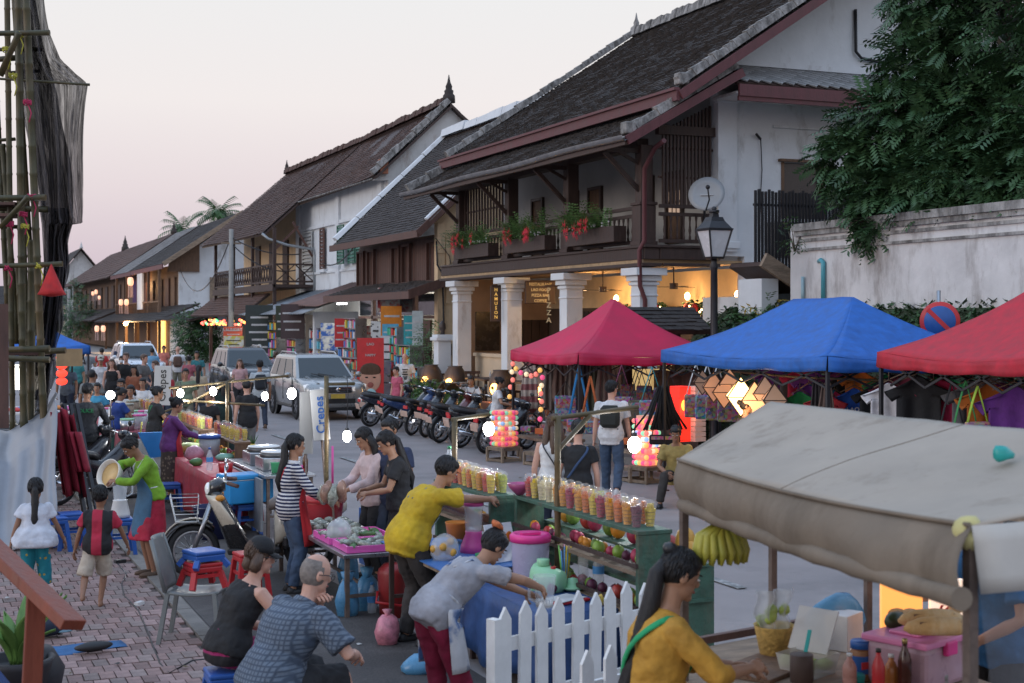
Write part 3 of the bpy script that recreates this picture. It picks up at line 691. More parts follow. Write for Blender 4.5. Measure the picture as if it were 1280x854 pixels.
roof(H1,'upper_roof',(15.0,26.75,7.72),(15.0,B_-.2,7.72),(21.6,26.75,12.05),(21.6,B_-.2,12.05),.17,.13,tile_d)
roof(H1,'rear_roof',(28.2,B_-.2,7.72),(28.2,26.75,7.72),(21.6,B_-.2,12.05),(21.6,26.75,12.05),.4,.4,tile_d)
m=MB();m.bx((14.86,26.7,7.44),(14.95,B_-.1,7.70));m.bx((14.80,26.69,7.66),(14.92,B_-.1,7.72));m.build('fascia',wood_maroon,H1,L1)
m=MB();m.bx((13.72,A-.02,6.46),(13.80,B_,6.62));m.build('eave_board',wood_d,H1,L1)
m=MB()
for i in range(60):
 y0,y1=lp(A-.1,B_+.1,i/60),lp(A-.1,B_+.1,(i+1)/60);pr=[(-.07,.05),(-.06,-.03),(0,-.07),(.06,-.03),(.07,.05)]
 m.add([(13.68+a,y,6.62+c+.02*sin(y*.9))for y in(y0,y1)for a,c in pr],[(q,q+1,q+6,q+5)for q in range(4)],True)
m.build('gutter',pm('metal_gutter',(.25,.25,.26),.45,.6,.3,4),H1,L1)
bars(H1,'bargeboard',[((13.75,A-.06,6.55),(16.6,A-.06,8.18)),((14.95,26.68,7.55),(21.6,26.68,11.93))],.19,.07,wood_maroon,up=(0,-1,0))
capping(H1,[(13.85,A+.1,6.72),(16.55,A+.1,8.3)],.25,sp=.2);capping(H1,[(15.05,26.9,7.8),(21.55,26.9,12.1)],.26,sp=.2,nm='verge_capping');capping(H1,[(15.05,B_-.35,7.8),(21.55,B_-.35,12.1)],.26,nm='far_verge_capping');capping(H1,[(21.6,26.8,12.05),(21.6,B_-.3,12.05)],.4)
capping(H1,[(13.85,B_-.15,6.72),(15.2,B_-.15,7.5)],.34)
finial(H1,(21.6,B_-.4,12.1),.62);finial(H1,(21.6,27.0,12.1),.62)
for q_ in((13.86,A+.1,6.83),(15.1,26.9,7.94)):m=MB();m.box(q_,(.26,.26,.26));m.build('verge_block',mortar,H1,L1,bevel=.03)
pr=slab((16.5,A,7.98),(27,A,7.9),(16.5,28.05,8.55),(27,28.05,8.55),.08).build('pent_roof',wood_d,H1,L1)
dm=MB();dm.add([(-.14,0,0),(0,-.17,.012),(.14,0,0),(0,.17,-.012),(-.13,0,-.03),(0,-.16,-.02),(.13,0,-.03)],[(0,1,2,3),(4,5,1,0),(5,6,2,1)]);dme=dm.mesh('tile');dme.materials.append(tile_g)
sl_=math.atan2(.6,1.1)
for j in range(9):
 for i in range(22):
  u=(i+.5*(j%2))/22;x=16.7+u*6.6;v=(j+.6)/9.5;o=put('tile',dme,pr,(x,lp(A,28.05,v),lp(7.98-.08*(x-16.5)/10.5,8.55,v)+.05));o.rotation_euler=(sl_,0,0)
m=MB();m.bx((16.5,A-.08,7.66),(27,A-.01,7.92));m.bx((16.5,A-.05,7.56),(27,A+.02,7.66));m.build('pent_fascia',wood_maroon,H1,L1)
m=MB();m.bx((16.5,A+.02,7.72),(27,27.98,7.78));m.build('soffit',wall_o,H1,L1)
m=MB();m.bx((16.6,27.93,8.56),(27,28.02,8.68));m.bx((18.1,27.93,7.18),(20.4,28.0,7.24));m.build('moulding',wall_w,H1,L1)
m=MB();m.tube([(20.4,28.0,10.1),(20.4,27.98,9.1),(20.55,27.97,8.95),(22.5,27.97,8.75)],.04,6);m.build('stain_pipe',blackmetal,H1,L1)
m=MB();m.tube([(14.7,26.95,6.6),(14.72,27.4,6.5),(14.75,27.95,6.1),(14.75,27.95,4.5),(14.7,28.1,4.3),(14.72,28.1,3.5),(14.9,28.2,3.2),(14.9,28.2,.3)],.055,8);m.build('downpipe',wood_maroon,H1,L1)
m=MB();m.tube([(17.75,27.95,6.9),(17.8,27.97,6.2),(17.76,27.97,5.6),(17.8,27.97,4.6)],.012,5);m.tube([(17.6,27.9,7.0),(17.75,27.96,6.9)],.03,6);m.build('cable',blackmetal,H1,L1)
for k,(y0,y1,z1)in enumerate(((28.6,30.1,2.8),(30.3,31.7,2.7),(32.9,35.4,2.85),(35.6,38.0,2.9))):
 m=MB();m.bx((18.1,y0,.36),(18.18,y1,z1));d_=m.build('folding_door',wood_d,H1,L1)
 n=max(3,int((y1-y0)/.28))
 for i in range(n):q=MB();q.bx((18.05,lp(y0,y1,i/n)+.02,.4),(18.1,lp(y0,y1,(i+1)/n)-.02,z1-.04));q.build('plank',wood_d,d_)
m=MB();m.bx((15.6,36.8,.36),(15.8,40.6,1.65));m.bx((15.55,36.75,1.65),(15.85,40.65,1.75));m.build('low_wall',wall_y,H1,L1)
m=MB();m.bx((17.95,37.2,1.2),(18.15,38.6,3.0));m.build('dark_window',win_k,H1,L1)
for y in(29.2,31.6,35.6):
 b=MB();b.ell((17.9,y,3.35),(.07,.07,.1));b.build('wall_lamp',warm_bulb,H1,L1);light((17.6,y,3.35),30,(1,.55,.22),.08,'wall_lamp_light',H1).location=V((17.55,y,3.3))-V(H1 .location)
light((0,0,0),45,(1,.62,.28),.1,'terrace_lamp_light',H1).location=V((16.2,34.2,3.5))-V(H1 .location)
for k,y in enumerate((29.6,33.4)):
 f=thing('ceiling_fan',('ceiling fan above the menu stand under the veranda','ceiling fan behind the pizza sign under the veranda')[k],'fan',(16.4,y,3.55),group='ceiling fans under the veranda')
 m=MB();m.cyl((0,0,0),.1,.14);m.tube([(0,0,.05),(0,0,.47)],.015);m.build('motor',rust,f)
 for q in range(3):m=MB();m.box((.42*cos(q*2.1+.4),.42*sin(q*2.1+.4),-.02),(.62,.12,.012),q*2.1+.4);m.build('blade',wood_d,f)
for k,(y0,y1)in enumerate(((28.7,31.6),(32.6,35.6))):
 m=MB();m.mi=0
 for i in range(260):m.ell((17.85+R.gauss(0,.05),R.uniform(y0,y1),3.05+R.gauss(0,.08)),(.05,.07,.03),5,3)
 g=m.build('garland',leaf_d);tag(g,('fir garland with lights above the doors behind the menu stand','fir garland with lights above the doors behind the pizza sign')[k],'garland','garlands over the restaurant doors')
 m=MB()
 for i in range(26):m.ell((17.72,R.uniform(y0,y1),2.95+R.gauss(0,.08)),.025,5,3)
 m.build('fairy_light',warm_bulb,g)['kind']='stuff'
 for i in range(5):m=MB();m.ell((17.7,lp(y0,y1,(i+.5)/5)+R.gauss(0,.1),3.05),(.08,.14,.12),7,4,nz=.2);m.build('red_bow',cloth('red_bow',(.32,.02,.03)),g)
# shop house with brown shutters (Y 45..55.7)
H2=thing('shop_house','narrow two storey shop house with brown plank upper floor and beige gable','house',(16,45.2,0));L2=wl(H2)
m=MB();m.bx((16,45.2,0),(24,45.5,6.0));m.prism([(15.9,6.0),(24.3,6.0),(20.1,9.9)],'y',45.2,45.5);m.build('gable_wall',wall_c,H2,L2)
m=MB();m.bx((15.98,45.12,5.0),(16.25,45.2,6.0));m.bx((17.0,45.14,3.2),(20,45.2,3.3));m.bx((17.0,45.14,5.6),(20,45.2,5.7));m.bx((16.3,45.14,3.3),(16.42,45.2,5.6));m.bx((16.0,45.15,.13),(16.25,45.2,5));m.build('wall_moulding',wall_c,H2,L2)
m=MB();m.bx((16.35,45.5,3.9),(16.5,55.6,5.7));up=m.build('upper_wall',wood_b,H2,L2)
wood_r=pm('wood_redbrown',(.105,.052,.040),.65,0,.3,9,bump=.4,bs=22,stretch=(1,1,.2),rnd=.18)
for i in range(44):
 y=45.6+i*.228
 m=MB();m.box((16.33,y+.1,4.75),(.03,.215,1.75));m.build('plank',wood_r,up)
for y in(46.4,49.2,50.4,53.6,55.0):
 m=MB();m.bx((16.16,y-.46,4.05),(16.28,y-.40,5.5));m.bx((16.16,y+.4,4.05),(16.28,y+.46,5.5));m.bx((16.16,y-.399,5.42),(16.28,y+.399,5.5));m.bx((16.16,y-.399,4.05),(16.28,y+.399,4.12));s_=m.build('shutter',wood_r,H2,L2)
 for i in range(12):q=MB();q.bar((16.2,y-.39,4.17+i*.105),(16.2,y+.39,4.17+i*.105),.02,.09,up=(.5,0,1));q.build('slat',wood_r,s_,L2)
roof(H2,'main_roof',(15.25,44.9,5.75),(15.25,55.9,5.7),(20.1,44.9,10.35),(20.1,55.9,10.35),.2,.15,tile_d,sag=.06)
roof(H2,'rear_roof',(25,55.9,5.75),(25,44.9,5.7),(20.1,55.9,10.35),(20.1,44.9,10.35),.5,.5,tile_d)
capping(H2,[(15.4,55.75,5.95),(20.1,55.75,10.42),],.42,wall_w,'verge_capping',1.2,.14);capping(H2,[(20.1,45,10.35),(20.1,55.8,10.35)],.46,wall_w,sp=1.2);capping(H2,[(15.6,45.0,6.05),(17.2,45.0,7.6)],.34,wall_w,'near_verge_capping',.8,.14)
bars(H2,'bargeboard',[((15.2,44.86,5.62),(20.1,44.86,10.2))],.24,.06,wood_r,up=(0,-1,0))
m=MB();m.bx((15.16,44.85,5.5),(15.25,55.9,5.74));m.build('fascia',wood_r,H2,L2)
roof(H2,'awning_roof',(14.95,45.0,3.72),(14.95,55.7,3.70),(16.35,45.0,4.15),(16.35,55.7,4.15),.2,.16,tile_d)
m=MB();m.bx((14.86,44.95,3.45),(14.95,55.7,3.70));m.bx((14.86,44.84,3.45),(14.96,44.949,3.72));m.build('awning_fascia',wood_r,H2,L2);bars(H2,'awning_barge',[((14.9,44.9,3.6),(16.4,44.9,4.1))],.3,.07,wood_r,up=(0,-1,0))
shop_w=pm('shop_wall',(.62,.60,.55),.8)
m=MB();m.bx((19.0,45.5,.13),(19.2,55.6,3.7));m.bx((16.36,45.5,3.72),(19,55.6,3.8));m.bx((16.3,55.4,.13),(19,55.6,3.7));m.build('back_wall',shop_w,H2,L2)
m=MB();m.bx((15.3,45.3,.131),(19,55.6,.2));m.build('shop_floor',pm('shop_tiles',(.3,.27,.24),.5),H2,L2)
for y in(45.75,48.3,50.9,53.4):m=MB();m.bx((16.2,y-.12,.2),(16.4,y+.12,3.7));m.build('door_post',wood_r,H2,L2)
for y in(46.5,49.2,50.2):m=MB();m.bx((16.05,y-.42,.25),(16.12,y+.42,2.75));d_=m.build('folding_door',wood_r,H2,L2)
m=MB();m.bx((16.2,45.87,2.8),(16.35,55.3,2.9));m.build('transom',wood_r,H2,L2)
for i,y in enumerate((47.0,49.6,52.1,54.3)):m=MB();m.bx((16.26,y-.95,2.92),(16.29,y+.95,3.66));m.build('transom_pane',glass_d,H2,L2)
b=MB();b.bx((15.2,53.7,3.36),(15.28,54.9,3.42));b.build('tube_lamp',glow('tube',(.95,.97,1),9),H2,L2)
light((0,0,0),55,(1,.95,.86),.3,'shop_light',H2).location=V((17.3,48,3.2))-V(H2 .location);light((0,0,0),55,(1,.95,.86),.3,'shop_light',H2).location=V((17.3,53,3.2))-V(H2 .location);light((0,0,0),25,(.95,.97,1),.3,'tube_light',H2).location=V((15.4,54.2,3.2))-V(H2 .location)
m=MB();m.tube([(15.95,45.15,5.4),(15.97,45.12,4.6),(16.15,45.1,4.3),(16.2,45.1,2.4),(16.2,45.1,1.9)],.03,6);m.tube([(15.9,45.1,5.5),(16.4,45.1,4.9),(16.5,45.12,4.4),(16.3,45.1,4.2)],.015,5);m.build('cable',blackmetal,H2,L2)
m=MB();m.box((16.3,45.1,1.75),(.32,.14,.4));m.build('meter_box',blackplastic,H2,L2,bevel=.02)
# long white house with brown roof (Y 57..86)
H3=thing('long_white_house','long white house with sagging brown tiled roof, green shutters and peeling gable','house',(18,57,0));L3=wl(H3)
peel=pm('plaster_peeling',(.60,.59,.57),.9,0,.1,1.5,bump=.4,bs=8,pat='blotch',col2=(.19,.185,.18),ps=.5,th=.63,stain=((.25,.15,.10),.25,1.2))
m=MB();m.bx((18.0,57,0),(24.2,57.35,8.6));m.prism([(17.4,8.6),(24.0,8.6),(20.7,12.0)],'y',57,57.35);m.build('gable_wall',peel,H3,L3)
m=MB();m.bx((18,57.36,3.0),(18.3,72.6,8.8));m.build('front_wall',wall_w,H3,L3);m=MB();m.bx((18,72.61,3.0),(18.3,86,8.8));m.build('cream_wall',wall_c,H3,L3)
m=MB();m.bx((17.9,57.36,7.25),(18.0,72.6,7.4))
for y in(57.9,64.6,72.2):m.bx((17.88,y-.3,3.2),(17.999,y+.3,8.8))
m.bx((17.93,57.36,5.0),(18.0,72,5.1));m.build('moulding',wall_w,H3,L3)
green=paint('shutter_green',(.03,.13,.085))
def shut(root,x,y,w,z0,z1,mat,n=10):
 m=MB();m.bx((x-.06,y-w/2,z0),(x,y-w/2+.07,z1));m.bx((x-.06,y+w/2-.07,z0),(x,y+w/2,z1));m.bx((x-.06,y-w/2+.07,z1-.08),(x,y+w/2-.07,z1));m.bx((x-.06,y-w/2+.07,z0),(x,y+w/2-.07,z0+.08))
 for i in range(n):z=lp(z0+.1,z1-.1,(i+.5)/n);m.bar((x-.03,y-w/2+.07,z),(x-.03,y+w/2-.07,z),.02,(z1-z0)/n*.95,up=(.6,0,1))
 return m.build('shutter',mat,root,wl(root))
for y in(59.2,60.6,61.9,63.2):shut(H3,17.85-.15*(y in(59.2,63.2)),y,1.1,5.3,7.1,green)
shut(H3,17.9,67.2,.8,5.2,7.2,wood_r);shut(H3,17.92,70.2,1.9,5.2,7.2,paint('shutter_white',(.6,.6,.58)))
m=MB();m.bx((17.8,66.6,5.05),(18,67.8,5.2));m.build('sill',wall_w,H3,L3)
roof(H3,'main_roof',(17.3,56.7,8.75),(17.3,70.5,8.6),(20.7,56.7,11.95),(20.7,70.5,11.75),.22,.2,tile_b,sag=.14)
roof(H3,'long_eave_roof',(15.5,69.6,7.05),(15.5,86.5,7.2),(20.7,69.6,11.78),(20.7,86.5,11.7),.24,.22,tile_b,sag=.12)
roof(H3,'rear_roof',(24.6,86.5,8.5),(24.6,56.7,8.5),(20.7,86.5,11.75),(20.7,56.7,11.95),.6,.5,tile_b)
capping(H3,[(17.3,56.85,8.8),(20.7,56.85,12.0)],.34,mortar,'verge_capping',.4);capping(H3,[(20.7,57,12.0),(20.7,70,11.8),(20.7,86,11.75)],.4,tile_b,sp=.5)
finial(H3,(20.7,57.0,12.1),.95,tile_d);finial(H3,(20.7,86.2,11.8),.7,tile_d)
m=MB();m.box((17.75,56.9,9.15),(.35,.3,.6));m.build('broken_brick',pm('brick_exposed',(.3,.12,.07),.9,0,.3),H3,L3)
m=MB()
for i in range(46):m.ell((17.28,57+i*.29,8.62),(.05,.08,.05),5,3)
m.build('eave_tile_end',mortar,H3,L3)['kind']='stuff'
m=MB();m.bx((15.9,69.0,4.35),(18,84.6,4.5));m.bx((15.85,69.0,4.18),(16.0,84.6,4.52));m.build('balcony_floor',wood_d,H3,L3)
for y in(69.2,74.2,79.2,84.4):m=MB();m.bx((15.92,y-.08,2.2),(16.08,y+.08,7.3));m.build('balcony_post',wood_d,H3,L3)
bars(H3,'balcony_rail',[((15.98,69.3,5.5),(15.98,84.4,5.5)),((15.98,69.3,4.65),(15.98,84.4,4.65)),((16.0,69.2,5.5),(18,69.2,5.5)),((16,69.2,4.65),(18,69.2,4.65))],.08,.09,wood_d)
sg=[]
for i in range(26):y=69.4+i*.58;sg+=[((15.98,y,4.67),(15.98,y+.5,5.48)),((15.98,y+.5,4.67),(15.98,y,5.48))]
each(H3,'slat',sg[::2]+sg[1::2],.05,.06,wood_d)
bars(H3,'side_lattice',[((16.1,69.2,4.67),(17.0,69.2,5.48)),((17.0,69.2,4.67),(16.1,69.2,5.48)),((17.05,69.2,4.67),(17.95,69.2,5.48)),((17.95,69.2,4.67),(17.05,69.2,5.48))],.05,.05,wood_d)
for y in(71.5,75.0,78.2,81.8):m=MB();m.bx((17.9,y-.55,4.5),(17.99,y+.55,7.0));m.build('balcony_door',wood_d,H3,L3)
m=MB();m.tube([(15.45,69.5,7.0),(15.7,69.3,6.75),(16.6,69.1,6.45),(17.9,69.0,6.25),(17.95,68.95,5.9),(17.95,68.95,3.6)],.07,7);m.build('downpipe',pm('metal_pipe_grey',(.3,.32,.33),.5,.4),H3,L3)
bars(H3,'eave_brace',[((16.0,69.2,6.2),(17.2,69.2,7.4)),((17.9,69.15,5.9),(16.9,69.15,7.6))],.1,.1,wood_r)
tin=pm('roof_tin',(.22,.25,.28),.5,.4,.25,2,bump=.3,bs=6,stain=((.13,.07,.05),.5,1.2));tin_r=pm('roof_tin_rusty',(.16,.09,.075),.7,.2,.35,2,bump=.3,bs=6)
def tinroof(root,nm,e0,e1,r0,r1,mat,n=26):
 e0,e1,r0,r1=map(V,(e0,e1,r0,r1));m=MB()
 m.sheet(lambda u,v:lp(lp(e0,e1,u),lp(r0,r1,u),v)+V((0,0,.025*sin(u*n*2*pi))),n*6,2,.012);return m.build(nm,mat,root,wl(root))
tinroof(H3,'tin_awning',(14.6,58.2,3.0),(14.6,71,3.0),(18,58.2,4.2),(18,71,4.2),tin,30);tinroof(H3,'rusty_awning',(15.0,57.2,3.3),(15.0,62.6,3.42),(18,57.2,4.3),(18,62.6,4.45),tin_r,14)
roof(H3,'brown_awning',(14.8,71.2,3.0),(14.8,86,3.0),(16.2,71.2,4.1),(16.2,86,4.1),.24,.2,tile_b)
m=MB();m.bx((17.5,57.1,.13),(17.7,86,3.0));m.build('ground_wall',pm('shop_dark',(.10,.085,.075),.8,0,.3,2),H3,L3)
m=MB();m.bx((15.3,58.8,.13),(17.5,59.05,3.1));m.build('shop_partition',wall_w,H3,L3)
for y in(62.6,66.3,70.8,76,81):m=MB();m.bx((15.0,y-.08,.13),(15.16,y+.08,3.1));m.build('awning_post',wood_r,H3,L3)
for i,y in enumerate((68.3,69.2,69.9)):b=MB();b.ell((14.9,y,2.75),.11);b.build('awning_lamp',bulb_m,H3,L3)
light((0,0,0),50,(1,.95,.85),.2,'awning_light',H3).location=V((15.2,68.9,2.6))-V(H3 .location);light((0,0,0),40,(1,.95,.85),.2,'awning_light',H3).location=V((16.2,61.5,2.8))-V(H3 .location)
cols=[(1,.12,.08),(.1,.8,.25),(1,.5,.1),(1,.15,.1)]
for ci,c in enumerate(cols):
 m=MB()
 for i in range(16):m.ell((14.95+R.random()*.3,R.uniform(71.6,84),2.75-.25*abs(sin(i*1.7))),.07,6,4)
 m.build('party_light',glow('party%d'%ci,c,3),H3,L3)['kind']='stuff'
# the row of old houses further down
H4=thing('old_row_house','old row house with bare white gable wall, long dark roof and wooden balcony','house',(17.9,109,0));L4=wl(H4)
m=MB();m.bx((17.9,109,0),(27,109.4,7.3));m.prism([(17.9,7.3),(27,7.3),(22.5,10.7)],'y',109,109.4);m.build('gable_wall',wall_w,H4,L4);m=MB();m.bx((17.9,109.42,0),(18.3,139,7.0));m.build('front_wall',wood_b,H4,L4)
roof(H4,'main_roof',(16.5,107.6,6.95),(16.5,126,6.95),(22.5,107.6,11.0),(22.5,126,11.0),.4,.35,tile_d);roof(H4,'grey_roof',(16.4,126.1,6.9),(16.4,139,6.9),(22.5,126.1,11.1),(22.5,139,11.1),.5,.4,pm('roof_tile_pale',(.19,.18,.175),.85,0,.25,1))
roof(H4,'rear_roof',(28.5,139,7),(28.5,107.6,7),(22.5,139,11.0),(22.5,107.6,11.0),1,.8,tile_d)
bars(H4,'bargeboard',[((16.5,107.5,6.9),(22.5,107.5,10.95)),((28.5,107.5,6.9),(22.5,107.5,10.95))],.35,.1,wood_g,up=(0,-1,0))
m=MB();m.bx((16.4,107.5,6.55),(16.5,139,6.9));m.build('fascia',wood_maroon,H4,L4)
m=MB();m.prism([(17.0,6.4),(19.4,6.4),(19.4,8.8),(17.2,7.4)],'y',108.8,108.99);m.build('gable_boards',wood_b,H4,L4)
m=MB();m.bx((20.2,108.86,3.3),(22.0,108.98,6.0));w=m.build('wall_shutter',wood_g,H4,L4)
m=MB();m.bx((21.07,108.82,3.4),(21.13,108.86,5.9));m.build('shutter_bar',wood_d,w,L4)
m=MB();m.bx((16.4,109.2,2.9),(17.9,136,3.1));m.build('balcony_floor',wood_d,H4,L4)
for i,y in enumerate((109.4,115,121,128,135)):m=MB();m.bx((16.4,y-.1,.13),(16.6,y+.1,6.6));m.build('balcony_post',wood_b,H4,L4)
each(H4,'slat',[((16.5,109.6+i*.62,3.1),(16.5,109.6+i*.62,4.1))for i in range(42)],.09,.09,wood_b);bars(H4,'balcony_rail',[((16.5,109.4,4.15),(16.5,136,4.15))],.12,.12,wood_b)
for i,(y,w_)in enumerate(((111,1.6),(114,1.8),(117.5,1.8),(122,1.6),(126,2),(131,1.6))):m=MB();m.bx((17.75,y-w_/2,3.1),(17.89,y+w_/2,6.0));m.build('balcony_door',(wood_b,wood_r,wood_d)[i%3],H4,L4)
m=MB();m.bx((16.42,118.0,3.6),(16.55,121,6.6));m.build('white_blind',wall_w,H4,L4)
m=MB();m.bx((17.2,127,3.2),(17.4,129.6,6.2));m.build('purple_curtain',cloth('purple_dark',(.08,.03,.12)),H4,L4)
roof(H4,'awning_roof',(14.9,100.5,2.7),(14.9,139,2.6),(17.9,100.5,3.9),(17.9,139,3.8),.5,.4,tile_d);roof(H4,'near_awning',(15.0,87.5,2.75),(15.0,100.4,2.8),(18.6,87.5,3.6),(18.6,100.4,3.7),.4,.3,tile_d)
m=MB();m.bx((17.2,100.4,.13),(17.89,108.9,2.9));m.build('lean_to_wall',wall_w,H4,L4);m=MB();m.bx((18.4,87,.13),(18.7,100.3,3.5));m.build('side_wall',wall_w,H4,L4)
m=MB();m.bx((16.9,109.5,.14),(17.0,113,2.7));m.build('orange_doorway',glow('doorway',(1,.5,.12),1.6,(.5,.3,.15)),H4,L4)
for y in(113.5,119,125,133):m=MB();m.bx((15.2,y-.1,.13),(15.4,y+.1,2.7));m.build('awning_post',wood_b,H4,L4)
b=MB();b.ell((14.95,116.6,2.45),(.16,.5,.16));b.build('flood_lamp',glow('flood',(1,.62,.22),45),H4,L4)
light((0,0,0),700,(1,.6,.25),.3,'flood_light',H4).location=V((14.5,116.6,2.3))-V(H4 .location);light((0,0,0),160,(1,.55,.22),.3,'balcony_light',H4).location=V((17.0,124,5.6))-V(H4 .location)
def lantern(x,y,z,s,label,group,hang=1.2,base=None,glowm=None):
 t=thing('paper_lantern',label,'lantern',(x,y,z),0,group);m=MB();s*=.62;gm=glowm or glow('lantern_peach',(1,.50,.3),1.1,(.8,.5,.4))
 m.lathe([(.12*s,-.3*s),(.2*s,-.2*s),(.22*s,0),(.2*s,.2*s),(.12*s,.3*s)],n=8,sm=False);m.build('shade',gm,t)
 m=MB()
 for i in range(5):m.bar((.14*s*cos(i*1.26),.14*s*sin(i*1.26),-.3*s),(.16*s*cos(i*1.26),.16*s*sin(i*1.26),-.3*s-hang*s*.7),.06*s,.01)
 m.build('tail',pm('lantern_paper',(.7,.5,.45),.8),t);m=MB();m.tube([(0,0,.28*s),(0,0,.7*s)],.01*s+.005,5);m.build('cord',blackmetal,t);return t
for i,(px,py,X,s)in enumerate(((163,352,16.1,1.9),(151,378,16.0,1.4),(158,378,16.0,1.4),(120,365,16,1.2),(116,367,16,1.1),(124,372,16,1.0),(121,411,14.6,1.5),(129,411,14.6,1.5))):
 y=PX(px,X);lantern(X,y,PZ(py,X,y),s,('tall paper lantern hanging at the white blind of the old balcony','peach paper lantern below the balcony rail, beside the blind','peach paper lantern at the balcony rail nearest the bare gable','orange lantern under the eave at the dark end of the row','small orange lantern under the far eave','low orange lantern on the far balcony','tailed lantern on the pole, further from the flood lamp','tailed lantern on the pole, next to the flood lamp')[i],'lanterns on the old row houses')
H5=thing('far_row_house','far row house with dark stepped ridge ornament beyond the old row','house',(17.8,140,0));L5=wl(H5)
m=MB();m.bx((17.8,140,0),(28,190,7.2));m.build('wall',wood_b,H5,L5);roof(H5,'main_roof',(16.2,139.5,6.8),(16.2,190,6.8),(22.5,139.5,11.2),(22.5,190,11.2),.7,.6,tile_b);roof(H5,'awning_roof',(14.8,140,2.7),(14.8,190,2.7),(17.8,140,3.9),(17.8,190,3.9),.8,.6,tile_d);finial(H5,(22.5,176,11.2),1.5,tile_d);finial(H5,(22.5,140,11.2),1.0,tile_d)
for i in range(9):m=MB();m.bx((17.68,142+i*5.2,4.0),(17.79,144+i*5.2,6.2));m.build('window',wood_d,H5,L5)
H6=thing('distant_white_house','distant house with weathered white gable at the end of the street','house',(20.4,232,0));L6=wl(H6)
m=MB();m.bx((20.4,232,0),(25.4,250,10.5));m.prism([(20.4,10.5),(25.4,10.5),(22.9,13.6)],'y',232,232.6);m.build('gable_wall',wall_o,H6,L6)
roof(H6,'main_roof',(19.8,231,10.2),(19.8,250,10.2),(22.9,231,14.0),(22.9,250,14.0),1,.8,tile_d);roof(H6,'rear_roof',(26,250,10.2),(26,231,10.2),(22.9,250,14.0),(22.9,231,14.0),1,.8,tile_d);finial(H6,(22.9,231.5,14),.9,wall_o)
for j in range(2):
 for i in range(3):m=MB();m.bx((20.9+i*1.5,231.9,2+j*4),(21.6+i*1.5,231.99,4.2+j*4));m.build('window',wood_d,H6,L6)
# bank, garden wall, fence
b=MB();b.prism([(14.2,-.05),(26,-.05),(26,3.05),(16.1,3.02),(15.2,2.4),(14.25,.5)],'y',2,26.6);bank=struct(b.build('grass_bank',pm('bank_soil',(.03,.045,.02),.95,0,.4,2)))
b=MB()
for i in range(9000):
 y=R.uniform(8,26.6);t=R.random();x=lp(14.2,16.1,t);z=(lp(.4,2.4,t/.5)if t<.5 else lp(2.4,3.05,(t-.5)/.5))+R.uniform(-.05,.1);s=R.uniform(.04,.10);a=R.random()*6.3;p=V((x,y,z));d=V((cos(a),sin(a),R.uniform(.1,.8)))*s;e=V((-sin(a),cos(a),.2))*s*.6
 b.mi=R.choice((0,0,1));b.add([p-e*.5-d*.4,p+e*.5,p+d*1.3,p-e],[(0,1,2,3)],False)
tag(b.build('ground_cover',[leaf_d,pm('leaf_bank',(.04,.09,.03),.6,0,.4,2)]),'low green creeper covering the bank under the white garden wall','ground cover',kind='stuff')
GW=thing('garden_wall','long white stained garden wall with moulded top above the green bank','wall',(16,23.85,2.9))
m=MB();m.bx((0,-15,0),(.3,0,1.5));m.build('masonry',wall_o,GW);m=MB();m.bx((-.06,-15,1.5),(.34,.05,1.6));m.bx((-.03,-15,1.38),(.0,.03,1.44));m.bx((-.1,-15,1.6),(.38,.08,1.74));m.bx((-.04,-15,1.2),(0,.02,1.25));m.build('coping',pm('coping_dirty',(.42,.41,.39),.9,0,.25,3,bump=.4,stain=((.07,.065,.06),1.0,3)),GW)
m=MB();m.bx((0,.001,0),(4,.25,1.7));m.build('side_wall',wall_o,GW)
m=MB();m.tube([(-.06,-.95,.2),(-.06,-.95,.85),(-.06,-.95,.95),(-.04,-.85,1.0),(.02,-.7,.98)],.045,7);m.build('blue_pipe',plastic('pipe_blue',(.08,.35,.42)),GW);m=MB();m.tube([(-.05,-.25,.1),(-.05,-.25,.7)],.035,7);m.build('pale_pipe',plastic('pipe_pale',(.3,.45,.5)),GW)
fb=thing('picket_fence','tall black metal picket fence standing behind the white garden wall','fence',(18.0,22,4.3))
fm=MB();fm.box((0,0,0),(.05,.06,1.55));fme=fm.mesh('picket');fme.materials.append(blackmetal)
for i in range(80):put('picket',fme,fb,(0,3.4-i*.16,.85+.05*sin(i*.9)))
bars(fb,'rail',[((18.03,25.5,4.7),(18.03,9.2,4.7)),((18.03,25.5,5.6),(18.03,9.2,5.6))],.05,.06,blackmetal)
ac=thing('slat_screen','black slat screen closing in the small yard beside the white gable','screen',(16.3,25.9,3.3))
fm=MB();fm.box((0,0,0),(.045,.05,2.3));fme2=fm.mesh('slat');fme2 .materials.append(blackmetal)
for i in range(26):put('slat',fme2,ac,(i*.085+.02,0,1.05+.03*sin(i*1.9)))
for i in range(16):put('slat',fme2,ac,(2.2,-.05-i*.11,1.05))
bars(ac,'rail',[((16.3,25.95,3.5),(18.5,25.95,3.5)),((16.3,25.95,5.2),(18.5,25.95,5.2))],.05,.05,blackmetal)
m=MB();m.bx((.9,.6,.8),(1.7,.95,1.6));m.build('cooling_unit',metal,ac);m=MB();m.cyl((1.3,.58,1.2),.3,.04,20,Matrix.Rotation(pi/2,4,'X'));m.build('fan_grille',blackplastic,ac)
m=MB();m.bx((-.1,.2,-.9),(2.3,2,-.05));m.build('base_wall',wall_o,ac)
lt=thing('lean_to','small tiled lean-to roof over grey metal panels beside the lamp post','shed',(15.6,25.2,.13));LL=wl(lt)
roof(lt,'lean_to_roof',(17.5,24.9,3.05),(17.5,26.2,3.05),(15.9,24.9,3.95),(15.9,26.2,3.95),.17,.15,tile_d)
